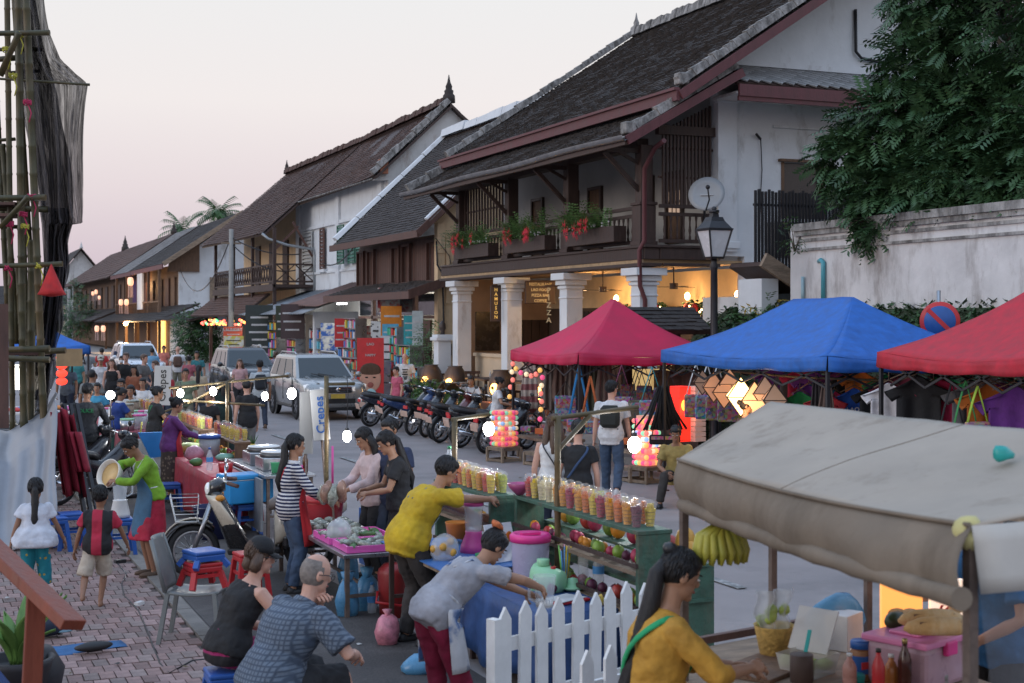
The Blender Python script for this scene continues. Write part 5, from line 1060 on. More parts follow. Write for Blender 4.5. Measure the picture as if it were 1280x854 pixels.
def scooter():
 t=thing('scooter','cream and black motor scooter with wire front basket parked on the brick edge','scooter',(3.3,15.25,0));t.rotation_euler=(0,0,radians(80));cream=paint('scooter_cream',(.58,.52,.42),rough=.3,coat=.4);blk=paint('scooter_black',(.02,.02,.022),rough=.25,coat=.4);QY=Matrix.Rotation(pi/2,4,'Y')
 for y_ in(.64,-.60):
  m=MB();m.lathe([(.215,-.035),(.255,-.05),(.285,0),(.255,.05),(.215,.035)],n=30,cap=False,Q=QY);w=m.build('wheel',rubber,t,(0,y_,.285));m=MB();m.lathe([(.19,-.02),(.22,-.03),(.22,.03),(.19,.02)],n=28,cap=False,Q=QY);m.cyl((0,0,0),.05,.14,12,QY)
  for i in range(16):q=i*2*pi/16;m.tube([(.04*(-1)**i,.04*cos(q),.04*sin(q)),(0,.2*cos(q+.25),.2*sin(q+.25))],.004,4)
  m.build('rim',metal,w)
 m=MB();m.sheet(lambda u,v:((v-.5)*.16*(1-.25*abs(2*v-1)),.33*cos(.0+u*2.3),.33*sin(.0+u*2.3)-.04*(2*v-1)**2),12,4,.012);m.build('front_mudguard',blk,t,(0,.64,.285));m=MB();m.sheet(lambda u,v:((v-.5)*.06,.345*cos(.1+u*2.1),.345*sin(.1+u*2.1)),12,2,.012);m.build('mudguard_trim',cream,t,(0,.64,.285))
 m=MB()
 for sd in(-1,1):m.tube([(sd*.085,.64,.285),(sd*.08,.45,.78)],.026,8)
 m.build('fork',metal,t)
 m=MB();m.sheet(lambda u,v:(lp(-.2,.2,v)*(.75+.5*sin(pi*u)),lp(.50,.24,u)-.28*(2*v-1)**2*(.5+.3*u),lp(.92,.26,u)),12,10,.03);m.build('leg_shield',blk,t)
 for sd in(-1,1):m=MB();m.sheet(lambda u,v:(sd*lp(.09,.21,v)*(.75+.5*sin(pi*u)),lp(.53,.30,u)-.27*(lp(.4,1,v))**2*(.5+.3*u),lp(.88,.42,u)),8,5,.012);m.build('shield_panel',cream,t)
 m=MB();m.bx((-.15,-.28,.24),(.15,.28,.31));m.build('footboard',blackplastic,t,bevel=.02)
 m=MB();loft(m,[(V((0,yy,zz)),V((1,0,0)),V((0,0,1)),w_,h_)for yy,zz,w_,h_ in((-.22,.50,.12,.20),(-.32,.54,.16,.19),(-.6,.60,.18,.15),(-.85,.66,.13,.11),(-1.0,.72,.05,.05))],14);m.build('rear_body',cream,t);m=MB();m.box((0,-.55,.36),(.28,.5,.16));m.build('engine_cover',blk,t,bevel=.04)
 m=MB();loft(m,[(V((0,yy,zz)),V((1,0,0)),V((0,0,1)),w_,h_)for yy,zz,w_,h_ in((-.16,.74,.09,.05),(-.22,.77,.15,.07),(-.45,.77,.16,.065),(-.6,.80,.16,.07),(-.88,.83,.13,.06))],14);m.build('seat',pm('seat_brown',(.12,.095,.085),.55,0,.15,8),t)
 m=MB();loft(m,[(V((0,yy,zz)),V((1,0,0)),V((0,0,1)),w_,h_)for yy,zz,w_,h_ in((.30,.98,.10,.06),(.38,.97,.15,.09),(.47,.94,.12,.08))],14);m.build('handlebar_cowl',blk,t);m=MB();m.ell((0,.48,.94),(.09,.04,.07));m.build('headlight',MC['lamp_glass'],t);m=MB();m.tube([(-.34,.2,1.0),(-.2,.3,1.03),(0,.34,1.0),(.2,.3,1.03),(.34,.2,1.0)],.014,8);m.build('handlebar',chrome,t)
 for sd in(-1,1):
  m=MB();m.tube([(sd*.24,.28,1.02),(sd*.37,.18,1.0)],.022,8);m.build('grip',wood_r,t);m=MB();m.tube([(sd*.2,.3,1.03),(sd*.25,.3,1.16)],.008,6);m.ell((sd*.27,.29,1.2),(.055,.018,.04));m.build('mirror',chrome,t)
  m=MB();m.ell((sd*.2,.36,.86),(.035,.05,.035));m.build('indicator',pm('amber',(.6,.25,.03),.3),t)
 m=MB();m.box((0,.42,.86),(.2,.03,.12));m.build('badge_panel',chrome,t);w=MB()
 for i in range(8):
  u=-.16+.32*i/7;w.tube([(u,.58,.86),(u*.8,.60,.60),(u*.8,.82,.60),(u,.88,.88)],.004,4)
 for z,k in((.87,1.),(.78,.95),(.69,.88),(.61,.82)):w.tube([(-.16*k,.585,z),(.16*k,.585,z),(.16*k,.585+.29*k,z),(-.16*k,.585+.29*k,z),(-.16*k,.585,z)],.005,4)
 w.build('basket',pm('wire_white',(.62,.62,.6),.4),t);m=MB();m.tube([(0,-.1,.25),(-.14,-.1,.01)],.014,6);m.build('kickstand',metal,t);return t
scooter()
def bicycle(label,x,y,a,col):
 t=thing('bicycle',label,'bicycle',(x,y,0),0,'bicycles beside the red tent');t.rotation_euler=(0,.1,a);QY=Matrix.Rotation(pi/2,4,'Y')
 for y_ in(.52,-.52):
  m=MB();m.lathe([(.31,-.015),(.335,-.018),(.345,0),(.335,.018),(.31,.015)],n=30,cap=False,Q=QY);w=m.build('wheel',rubber,t,(0,y_,.345));m=MB();m.cyl((0,0,0),.03,.08,8,QY)
  for i in range(14):q=i*2*pi/14;m.tube([(.02*(-1)**i,0,0),(0,.31*cos(q),.31*sin(q))],.003,3)
  m.build('spoke',metal,w);m=MB();m.sheet(lambda u,v:((v-.5)*.06,.37*cos(.3+u*2.2),.37*sin(.3+u*2.2)),10,2,.006);m.build('mudguard',metal,t,(0,y_,.345))
 m=MB();bb,st,hd_=V((0,-.08,.30)),V((0,-.22,.74)),V((0,.36,.76))
 for a_,b_ in((bb,st),(bb,hd_),(st,V((0,-.52,.345))),(bb,V((0,-.52,.345))),(hd_,V((0,.52,.345))),(hd_+V((0,-.02,-.08)),st+V((0,.06,-.2)))):m.tube([a_,b_],.016,7)
 m.build('bicycle_frame',paint('bicycle_%.2f'%col[0],col),t);m=MB();m.ell(st+V((0,-.02,.12)),(.08,.13,.04));m.build('saddle',blackplastic,t);m=MB();m.tube([hd_,hd_+V((0,-.03,.2))],.014);m.tube([(-.28,.2,.98),(-.15,.32,.98),(0,.34,.95),(.15,.32,.98),(.28,.2,.98)],.012,7);m.build('handlebar',chrome,t);m=MB();m.cyl((.03,-.08,.3),.1,.01,16,QY);m.bar((.05,-.08,.3),(.06,.06,.22),.02);m.bar((-.05,-.08,.3),(-.06,-.22,.38),.02);m.build('crank',metal,t)
 m=MB()
 for z,k in((.9,1.),(.78,.9),(.68,.8)):m.tube([(-.17*k,.45,z),(.17*k,.45,z),(.17*k,.45+.24*k,z),(-.17*k,.45+.24*k,z),(-.17*k,.45,z)],.006,4)
 for i in range(6):u=-.15+.06*i;m.tube([(u,.45,.9),(u*.8,.47,.68),(u*.8,.64,.68),(u,.69,.9)],.004,4)
 m.build('basket',blackmetal,t)
for i,(px,py,a,c)in enumerate(((622,556,-70,(.05,.16,.17)),(648,548,-60,(.12,.14,.15)),(670,540,-75,(.03,.05,.10)))):q=P(px,py);bicycle(('teal bicycle next to the parked motorcycles','grey bicycle in front of the hanging scarves','dark blue bicycle furthest under the red tent')[i],q.x+.3,q.y,radians(a),c)
# market tents
def tent(label,x0,x1,y0,y1,ze,zp,zb,mat,group='market tents along the far kerb'):
 t=thing('market_tent',label,'tent',(x0,y0,0),0,group);L=wl(t);h=min(x1-x0,y1-y0)/2
 P0=[V((x0,y0,ze)),V((x1,y0,ze)),V((x1,y1,ze)),V((x0,y1,ze))]
 if y1-y0>x1-x0:r=[V(((x0+x1)/2,y0+h,zp)),V(((x0+x1)/2,y1-h,zp))];tp=[(r[0],r[0]),(r[0],r[1]),(r[1],r[1]),(r[1],r[0])]
 else:r=V(((x0+x1)/2,(y0+y1)/2,zp));tp=[(r,r)]*4
 for i in range(4):
  a,b_=P0[i],P0[(i+1)%4];c,d=tp[i];m=MB()
  def fn(u,v):
   p=lp(lp(a,b_,u),lp(c,d,u),v);s_=sin(pi*u);return p-V((0,0,.09*s_*(1-v)**2+.13*sin(pi*v)*(zp-ze)*.9))+V((0,0,.012*noise.noise(p*2.2)))
  m.sheet(fn,18,14,.006);m.build('canopy_panel',mat,t,L);m=MB();o_=(b_-a).normalized().cross(V((0,0,1)))*.012
  def fv(u,v):p=lp(a,b_,u);return p+o_*(1+2.2*v*sin(u*31+i))-V((0,0,.09*sin(pi*u)*(1-v*.55)+(ze-zb)*v+.012*v*sin(u*17)))
  m.sheet(fv,30,3,.006);m.build('valance',mat,t,L)
 for p in P0:
  c=V(((x0+x1)/2,(y0+y1)/2,0));q=p+(c-p).normalized()*.06;m=MB();m.bx((q.x-.022,q.y-.022,.02),(q.x+.022,q.y+.022,ze-.03));m.bx((q.x-.06,q.y-.06,0),(q.x+.06,q.y+.06,.02));m.build('pole',blackmetal,t,L)
 for i in range(4):
  cc_=V(((x0+x1)/2,(y0+y1)/2,0));ins=lambda p:p+(V((cc_.x,cc_.y,p.z))-p).normalized()*.16-V((0,0,.13));a,b_=ins(P0[i]),ins(P0[(i+1)%4]);m=MB();n=4
  for k in range(n):
   p,q=lp(a,b_,k/n),lp(a,b_,(k+1)/n);m.bar(p+V((0,0,.0)),q-V((0,0,.3)),.02,.03);m.bar(p-V((0,0,.3)),q,.02,.03)
  m.build('truss',blackmetal,t,L)
 return t
cr_=cloth('tent_crimson',(.52,.012,.065),rough=.7,bs=5,bump=.5,scale=1.6,var=.16);cb_=cloth('tent_blue',(.016,.115,.42),rough=.65,bs=5,bump=.3);cr2=cloth('tent_red',(.44,.018,.035),rough=.7,bs=5,bump=.3)
tent('crimson square market tent in front of the column house',11,14,23.4,26.6,2.14,3.15,1.94,cr_)
tent('long blue market tent with short ridge between the two red tents',11,14,15.7,20.25,2.27,3.08,2.07,cb_)
tent('red market tent below the no parking sign',11.35,14.35,12.15,15.1,2.34,3.3,2.14,cr2)
tent('far blue tent on the near pavement behind the bamboo scaffold',1.2,3.6,34.5,38.5,2.15,2.85,1.95,cb_,'blue tents on the near pavement')
# hanging goods
def hung(label,x,y,z,w,ln,mat,name='scarf',cat='scarf',group='scarves hanging in the red tent',a=0.,taper=.55,fr=3):
 t=thing(name,label,cat,(x,y,z),a,group);ph=R.random()*6;m=MB()
 m.sheet(lambda u,v:((u-.5)*w*lp(taper,1,min(1,v*1.6)),.035*sin(u*fr*6.28+ph)*(.4+v)+.02*sin(v*5+ph),-v*ln*(1-.05*sin(u*7+ph))),16,8,.012);m.build('cloth',mat,t)
 m=MB();m.tube([(0,0,.10),(.02,0,.06),(0,0,0)],.008,5);m.build('hook',blackmetal,t);return t
def bag(label,x,y,z,w,h,mat,smat,strap,group,a=0.,pat=None):
 t=thing('shoulder_bag',label,'bag',(x,y,z),a,group);m=MB();m.box((0,0,-strap-h/2),(w,.09,h));m.build('bag_body',mat,t,bevel=.03)
 for sd in(-1,1):m=MB();m.tube([(sd*w*.42,.02*sd,-strap-.02),(sd*w*.2,.01,-strap*.45),(0,0,.02)],.022,6,True,.3);m.build('strap',smat,t)
 m=MB();m.box((0,-.05,-strap-h*.3),(w*.9,.012,h*.35));m.build('flap',pat or smat,t);return t
def tshirt(label,x,y,z,mat,s,group,a=0.,txt=None,name='hanging_shirt'):
 t=thing(name,label,'shirt',(x,y,z),a,group);ph=R.random()*6;m=MB()
 def wd(v):return(.10 if v<.03 else.23)if v>.28 else(.12+.24*min(1,v/.1)if v<.12 else.36-.1*(v-.12)/.16)
 m.sheet(lambda u,v:((u-.5)*2*wd(v)*s,.025*sin(u*14+ph)*(.2+v)-.03*cos(u*3.14*2),-.02-.7*s*v-.1*s*abs(2*u-1)**1.5*(v<.3)),22,20,.012);m.build('shirt_cloth',mat,t)
 m=MB();m.tube([(-.19*s,0,-.08),(0,0,.02),(.19*s,0,-.08)],.008,5);m.tube([(0,0,.02),(0,0,.12)],.005,5);m.build('hanger',wood_b,t)
 if txt:lettering(txt,.09,shoe_w,t,(0,-.055,-.32),(pi/2,0,0),'print')
 return t
gsc=[cloth('scarf_grey',(.18,.16,.145)),cloth('scarf_brown',(.14,.095,.08)),cloth('scarf_cream',(.45,.38,.32),pat='stripez',col2=(.25,.09,.09),ps=1.2),cloth('scarf_olive',(.075,.08,.055)),cloth('scarf_dark',(.04,.035,.04))]
yr=25.9
for i,(px,ln,mi,lb)in enumerate(((662,1.15,2,'cream and maroon striped scarf hanging at the bulb string'),(688,1.05,0,'grey scarf pair next to the cream striped one'),(701,.95,1,'brown scarf between the grey scarf and the bright bags'),(717,.9,0,'grey scarf half behind the tent pole'),(731,.95,4,'dark scarf behind the tent pole'),(745,1.05,3,'olive scarf beside the walking man with backpack'),(756,.95,1,'brown scarf at the end of the scarf rail'))):
 x=11.9;y=PX(px,x);hung(lb,x,y,1.98,.36,ln,gsc[mi],a=-.4)
ethn=pm('cloth_ethnic',(.10,.03,.08),.85,pat='cells',col2=(0,0,0),ps=22,th=.3);eth2=pm('cloth_ethnic_blue',(.04,.10,.25),.85,pat='cells',col2=(0,0,0),ps=24,th=.28);eth3=pm('cloth_ethnic_red',(.3,.05,.05),.85,pat='cells',col2=(0,0,0),ps=26,th=.25)
gb='woven bags hanging under the tents'
for i,(px,X,z,w,h,st,m1,m2,m3,lb)in enumerate(((707,11.4,1.55,.42,.5,.25,eth2,gsc[4],eth3,'blue patchwork bag hanging at the front of the red tent'),(724,11.15,1.9,.46,.26,.95,eth3,cloth('strap_blue',(.03,.22,.5)),eth2,'red woven bag on long blue and red straps at the tent pole'),(738,11.3,1.7,.4,.24,.8,eth2,cloth('strap_orange',(.5,.13,.04)),eth3,'small blue woven bag with orange straps'),(777,11.6,1.92,.42,.42,.55,ethn,cloth('strap_plum',(.15,.03,.07)),eth3,'plum diamond pattern bag behind the man with backpack'),(800,11.6,1.9,.42,.36,.55,cloth('bag_olive',(.10,.085,.06)),cloth('strap_black',(.015,.015,.017)),ethn,'olive bag with black straps under the tent'),(815,11.6,1.92,.44,.36,.55,eth2,cloth('strap_teal',(.04,.25,.28)),eth3,'bag with teal straps at the meeting of red and blue tent'),(831,11.05,1.85,.5,.16,.95,cloth('bag_black',(.012,.012,.014)),MC['cloth_strap_black'],eth3,'black fringed bag hanging low at the corner of the blue tent'),(912,12.2,1.98,.4,.4,.5,ethn,shoe_w,eth2,'patterned bag on white straps nearest the red lantern'),(870,12.2,1.98,.4,.4,.5,eth3,shoe_w,ethn,'second white strapped bag, above the lantern slats'),(884,12.2,1.98,.4,.4,.5,eth2,shoe_w,ethn,'third white strapped bag towards the star lanterns'),(897,12.2,1.98,.4,.4,.5,ethn,shoe_w,eth3,'white strapped bag directly over the star lanterns'),(1190,11.6,1.98,.4,.3,.6,cloth('bag_tan',(.3,.2,.15)),MC['cloth_strap_black'],ethn,'tan bag with black straps under the second red tent'),(1207,11.6,2.0,.4,.35,.6,gsc[4],cloth('strap_green',(.05,.25,.08)),eth3,'dark bag with green straps under the second red tent'),(1222,11.5,1.95,.3,.3,.4,eth3,cloth('strap_lime',(.3,.45,.05)),eth2,'bright small bag with lime straps at the red tent pole'))):
 bag(lb,X,PX(px,X),z,w,h,m1,m2,st,gb,-.4,m3)
tb=MB();
for i in range(46):x=R.gauss(0,.11);tb.tube([(x*.3,0,-.3),(x*1.0,R.gauss(0,.04),-.7),(x*1.8,R.gauss(0,.05),-1.0)],.02,4)
t=thing('tassel_bundle','hanging bundle of black cords above the seated man in yellow','cord bundle',(11.05,PX(829,11.05),1.98));tb.build('tassel',MC['cloth_strap_black'],t)['kind']='stuff'
sc_cols=[('green',(.02,.22,.06)),('royal',(.02,.09,.40)),('greyshirt',(.25,.25,.26)),('maroon',(.13,.015,.03)),('white',(.62,.60,.62)),('black',(.014,.014,.016)),('grass',(.03,.22,.05)),('charcoal',(.12,.12,.13)),('orange',(.5,.14,.02)),('purple',(.12,.02,.10)),('pinkred',(.42,.02,.08)),('violet',(.13,.03,.22)),('cyan',(.02,.25,.35)),('red',(.4,.02,.03))]
SM={n:cloth('shirt_'+n,c)for n,c in sc_cols}
for px,X,z,n,s,tx,lb in((1000,11.9,1.72,'green',.8,None,'green animal print shirt under the blue tent'),(1011,12.2,1.8,'violet',.7,None,'violet trousers hung beside the green print'),(1020,12.4,1.85,'cyan',.8,None,'cyan and red striped cloth on wooden hanger'),(1032,11.6,1.75,'red',.85,None,'red hanging top by the blue tent pole'),(1068,12.0,1.82,'royal',1.0,'LAOS','royal blue shirt with white lettering'),(1084,12.3,1.8,'greyshirt',.95,None,'grey shirt next to the royal blue one'),(1096,12.0,1.9,'black',1.0,None,'black skirt with woven edge by the tent corner'),(1111,11.6,1.95,'white',1.0,None,'white sleeveless shirt under the second red tent'),(1122,12.2,2.0,'maroon',1.1,None,'maroon hanging shirt behind the white one'),(1135,12.0,2.05,'maroon',1.2,None,'dark maroon dress in the middle of the rail'),(1148,11.8,2.05,'black',1.2,None,'black dress in the middle of the rail'),(1167,12.3,1.95,'grass',1.0,None,'bright green shirt beyond the black dress'),(1216,12.2,2.0,'charcoal',1.1,None,'charcoal shirt near the lime strapped bag'),(1238,12.0,2.0,'orange',1.2,None,'orange hanging trousers near the tent pole'),(1251,12.3,2.0,'purple',1.3,None,'purple dress behind the tent pole'),(1268,11.9,2.0,'violet',1.3,None,'violet dress at the end of the rail'),(1178,12.1,2.0,'pinkred',1.0,None,'crimson shirt between green shirt and tan bag'),(1043,12.6,1.7,'pinkred',.8,None,'pink shirt behind the blue tent pole')):
 tshirt(lb,X,PX(px,X),z,SM[n],s,'clothes hanging under the tents',-.55,tx)
ns_=['black','maroon','charcoal','purple','green','royal','violet','orange','greyshirt','pinkred']
for i in range(22):
 k=i%11;n=ns_[(i*3+i//7)%10];y=lp(12.4,15.0,k/10.)if i<11 else lp(16.0,20.0,k/10.)
 tshirt('%s garment, %s along the back rail of the %s tent'%({'pinkred':'crimson','greyshirt':'grey','royal':'royal blue'}.get(n,n),ORD[k],('second red','blue')[i//11]),12.9+.1*(i%3),y,1.98+.05*(i%2),SM[n],R.uniform(.85,1.15),'garments on the back rails',-.8+R.uniform(-.3,.3))
for i in range(12):
 y=lp(16.1,20.0,i/11.);X=11.25+.1*(i%3)
 if i in(0,1):hung('%s narrow sash, %s along the front edge of the blue tent'%(('plum','black','olive','grey')[i%4],ORD[i]),X,y,1.9,.22,R.uniform(.5,.9),(gsc[1],gsc[4],gsc[3],gsc[0])[i%4],'sash','sash','sashes along the blue tent',-.4)
for i in range(9):bag('%s patterned pouch, %s in the row at the back of the crimson tent'%(('red','blue','plum')[i%3],ORD[i]),13.0,lp(23.6,26.4,i/8.),1.75+.12*(i%2),.3,.28,(eth3,eth2,ethn)[i%3],gsc[4],.4,'pouches at the back of the crimson tent',-.6,(eth2,ethn,eth3)[i%3])
for x,y0,y1,z,lb in((11.9,23.5,26.5,2.06,'bamboo rail of scarves in the crimson tent'),(12.0,15.8,20.1,1.93,'bamboo clothes rail in the blue tent'),(12.0,12.3,15.0,2.1,'bamboo clothes rail in the second red tent')):
 m=MB();m.tube([(x,y0,z),(x,(y0+y1)/2,z-.03),(x,y1,z)],.018,7);tag(m.build('clothes_rail',bamboo_m),lb,'rail')
for k,(y0,y1,m_,lb)in enumerate(((16.0,17.9,eth2,'wall of patterned cloth at the back of the blue tent'),(18.0,20.0,gsc[3],'dark cloth display at the back of the blue tent'),(23.6,26.4,gsc[1],'brown cloth display at the back of the crimson tent'),(12.3,15.0,MC['cloth_shirt_maroon'],'maroon cloth at the back of the second red tent'))):
 m=MB();m.sheet(lambda u,v:(13.6+.05*sin(u*30),lp(y0,y1,u),lp(.3,1.75,v)),30,4,.012);t=thing('cloth_display',lb,'cloth',(13.6,y0,0));m.build('cloth',m_,t,wl(t))
for k,(x,y,w,d,m_,lb)in enumerate(((11.9,22.3,.9,1.0,eth3,'low table of folded woven goods beside the crimson tent'),(11.4,25.6,.8,1.6,eth2,'low table of small purses under the scarves'),(12.3,17.0,1.0,2.4,ethn,'long goods table under the blue tent'),(12.3,13.5,1.0,2.2,eth2,'goods table under the second red tent'))):
 t=thing('goods_table',lb,'table',(x,y,0));m=MB();m.box((0,0,.42),(w,d,.05));m.build('tabletop',wood_g,t)
 for sx_ in(-1,1):
  for sy_ in(-1,1):m=MB();m.box((sx_*(w/2-.05),sy_*(d/2-.05),.2),(.05,.05,.40));m.build('leg',wood_g,t)
 for q in range(10):m=MB();m.box((R.uniform(-.3,.3)*w,R.uniform(-.42,.42)*d,.52+.02*q%.1),(.22,.26,.12),R.random());tag(m.build('purse',(eth3,eth2,ethn,MC['cloth_strap_orange'])[q%4],None,(x,y,0),bevel=.02),'%s %s purse in the heap on the %s'%(ORD[q],('red','blue','plum','orange')[q%4],' '.join(lb.split()[:7])),'purse','purses on table %s'%ORD[k])
def crate(label,x,y,w,h,a=0.):
 t=thing('wooden_crate',label,'crate',(x,y,0),a,'slatted crates under the goods')
 for z in(.04,h-.03):
  for s_ in(-1,1):m=MB();m.box((0,s_*w/2,z),(w,.02,.05));m.build('slat',wood_g,t);m=MB();m.box((s_*w/2,0,z),(.02,w-.03,.05));m.build('slat',wood_g,t)
 for sx_ in(-1,1):
  for sy_ in(-1,1):m=MB();m.box((sx_*w/2,sy_*w/2,h/2),(.045,.045,h));m.build('corner_post',wood_g,t)
 for i in range(5):m=MB();m.box(((i-2)*w/5,0,h+.005),(w/5.6,w+.03,.018));m.build('slat',wood_g,t)
lcol=[(1,.25,.2),(1,.55,.15),(.9,.1,.25),(1,.8,.5),(.35,.55,.9),(.95,.95,.85),(.3,.75,.45)]
def lantern_stack(label,px,py,tiers,w,glow_e,fam):
 q=P(px,py);crate(label.replace('tower','crate').replace('of small','under the').replace('glowing','wooden'),q.x,q.y,w*1.15,.28,.3)
 t=thing('lantern_tower',label,'lantern',(q.x,q.y,.30),.3,'towers of small lanterns');m=MB();m.box((0,0,tiers*.07),(w*.7,w*.7,tiers*.14));m.build('core',pm('paper_white',(.6,.35,.28),.8,emit=.3,ecol=(1,.45,.3)),t)
 tiers=tiers*7//5
 for k in range(tiers):
  for i in range(16):
   a=i*pi/8;r=w*.46;x_,y_=max(-r,min(r,1.3*r*cos(a))),max(-r,min(r,1.3*r*sin(a)));c=lcol[(0,2,0,1,3,2,0,5,2,1,6,0,4)[(i*5+k*3+i//4)%13]];mm=glow('ball%d_%s'%(lcol.index(c),fam),c,glow_e,c);b=MB();b.ell((x_,y_,.05+k*.1),.043,8,5);b.build('paper_ball',mm,t)
lantern_stack('glowing tower of small paper balls near the motorcycles',630,577,5,.40,.28,'a');lantern_stack('glowing tower of small paper balls behind the fence canopy',808,604,6,.34,.7,'b')
q=P(650,580);crate('low slatted crate beside the far ball tower',q.x+.3,q.y-.4,.5,.25,.2);q=P(820,606);crate('short slatted crate in front of the bright ball tower',q.x-.1,q.y+.55,.4,.25)
q=P(861,590);t=thing('box_lantern','tall glowing red box lantern under the blue tent','lantern',(q.x-.12,q.y+.1,.55),.2);m=MB();m.box((0,0,.5),(.27,.27,1.0));m.build('shade',glow('lantern_red',(1,.03,.012),1.1,(.7,.02,.02)),t,bevel=.01)
for k in range(6):m=MB();m.box((0,0,.03+k*.19),(.28,.28,.008));m.build('rib',wood_b,t)
light((0,0,0),6,(1,.25,.1),.1,'lantern_light',t).location=(0,-.3,.6);m=MB();m.ell((-.02,-.135,.66),(.07,.02,.1));m.build('hot_spot',glow('lantern_core',(1,.45,.05),2.5),t)
t=thing('box_lantern','tall white slatted paper lantern beside the red box lantern','lantern',(q.x+.16,q.y+.02,.55),.2)
for k in range(11):m=MB();m.box((0,0,.04+k*.092),(.25,.25,.078));m.build('paper_slat',pm('paper_slat',(.55,.40,.34),.8,emit=.12,ecol=(1,.6,.45)),t)
for k,(px,py,s_,e,c,lb)in enumerate(((892,484,.24,.25,(1,.45,.25),'brown star lantern nearest the white shirt rail'),(905,490,.26,.25,(1,.45,.25),'brown star lantern above the dark haired woman'),(912,480,.24,.3,(1,.5,.3),'upper star lantern in the middle'),(926,496,.30,5,(1,.6,.22),'brightly glowing star lantern'),(943,500,.28,1.2,(1,.5,.2),'star lantern glowing orange beside the bright one'),(956,492,.26,.2,(.9,.6,.45),'pale unlit star lantern'),(968,500,.24,.15,(.8,.55,.4),'last pale star lantern at the canvas'),(878,478,.2,.1,(.8,.6,.5),'small pale star lantern at the slatted lantern'))):
 X=11.5+.1*(k%3);y=PX(px,X);z=PZ(py,X,y);t=thing('star_lantern',lb,'lantern',(X,y,z),.3,'star lanterns in the blue tent');m=MB()
 top=[V((0,0,s_)),V((s_,0,0)),V((0,s_,0)),V((-s_,0,0)),V((0,-s_,0)),V((0,0,-s_))];m.add(top,[(0,4,1),(0,1,2),(0,2,3),(0,3,4),(5,1,4),(5,2,1),(5,3,2),(5,4,3)],False);m.build('shade',glow('star%d'%k,c,e,(.5,.28,.18)),t)
 m=MB()
 for a,b_ in((0,1),(0,2),(0,3),(0,4),(5,1),(5,2),(5,3),(5,4),(1,2),(2,3),(3,4),(4,1)):m.bar(top[a]*1.01,top[b_]*1.01,.012)
 m.tube([(0,0,s_),(0,0,s_+.15)],.005,4);m.build('lantern_frame',wood_d,t)
light((11.2,PX(926,11.2),1.45),18,(1,.6,.3),.15,'star_light')['category']='lamp'
t=thing('light_string','string of coloured cotton ball lights at the corner of the crimson tent','string lights',(11.05,26.5,1.95));pts=[P(px,py,.1)for px,py in()]
path=[(641,455),(645,461),(651,466),(658,468),(664,470),(670,468),(675,463),(678,472),(677,482),(676,492),(677,502),(676,512),(675,524),(640,465),(641,475),(638,484),(637,496)];m=MB();pp=[]
for i,(px,py)in enumerate(path):
 X=11.0;y=PX(px,X);z=PZ(py,X,y);v=V((X,y,z))-V(t.location);pp.append(v);b=MB();b.ell(v,.052,8,6);b.build('cotton_ball',glow('cb%d'%(i%5),lcol[i%4],.55,lcol[i%4]),t)
m.tube(pp[:13],.006,4);m.build('wire',blackmetal,t)
# terrace: jars, tables, chairs
clay=pm('clay_dark',(.05,.035,.03),.5,0,.2,8)
for k,(px,py,X,lb)in enumerate(((539,462,14.0,'clay lantern jar nearest the gate pillar'),(569,462,14.2,'small clay lantern jar on the terrace edge'),(626,458,14.2,'large clay lantern jar left open at one side, by the second column'),(681,456,14.4,'clay lantern jar behind the bulb string'))):
 y=PX(px,X);t=thing('lantern_jar',lb,'jar',(X,y,.60),0,'clay lantern jars on the terrace');m=MB();m.lathe([(.16,0),(.28,.18),(.33,.4),(.3,.62),(.2,.78),(.22,.82),(.17,.82)],n=18);m.build('jar',clay,t);m=MB();m.ell((-.26,-.2,.32),(.13,.10,.16),10,8);m.build('glowing_opening',glow('jar_fire',(1,.5,.12),6),t);light((0,0,0),10,(1,.55,.2),.1,'jar_light',t).location=(-.45,-.35,.4)
 m=MB();m.box((0,0,-.2),(.9,.6,.36));tag(m.build('planter_box',pm('terracotta',(.28,.11,.06),.8),None,(X,y,.6),bevel=.03),'terracotta planter box under the '+lb.split(' by')[0],'planter','terracotta planter boxes')
for k,(px,X,lb)in enumerate(((557,14.9,'dark carved bench table by the gate pillar'),(612,14.6,'dark dining table between the first columns'),(660,14.8,'dark dining table nearest the scarves'))):
 y=PX(px,X);t=thing('dining_table',lb,'table',(X,y,.36),0,'dark terrace tables');m=MB();m.box((0,0,.74),(.9,1.5,.05));m.build('tabletop',wood_d,t)
 for sx_ in(-1,1):
  for sy_ in(-1,1):m=MB();m.box((sx_*.36,sy_*.62,.36),(.07,.07,.71));m.build('leg',wood_d,t)
 for j in(-1,1):
  c=thing('dining_chair',('dark wooden chair at the far end of the ','','dark wooden chair at the near end of the ')[j+1]+lb[5:],'chair',(X,y+j*1.15,.36),0 if j<0 else pi,'dark terrace chairs');m=MB();m.box((0,0,.44),(.44,.44,.05));m.build('seat',wood_d,c)
  for sx_ in(-1,1):
   for sy_ in(-1,1):m=MB();m.box((sx_*.19,sy_*.19,.21),(.045,.045,.41));m.build('leg',wood_d,c)
  m=MB();m.box((0,-.2,.72),(.44,.04,.1));m.box((0,-.2,.88),(.46,.04,.08))
  for i in range(4):m.box((-.18+.12*i,-.2,.66),(.035,.03,.42))
  m.build('backrest',wood_d,c)
 for j in range(2):m=MB();m.lathe([(.03,0),(.035,.08),(.012,.15),(.012,.2)],n=8);tag(m.build('white_bottle',shoe_w,None,(X+.1,y-.3+.5*j,1.13)),('white bottle on the near end of the ','white bottle on the far end of the ')[j]+lb[5:],'bottle','white bottles on the terrace tables')
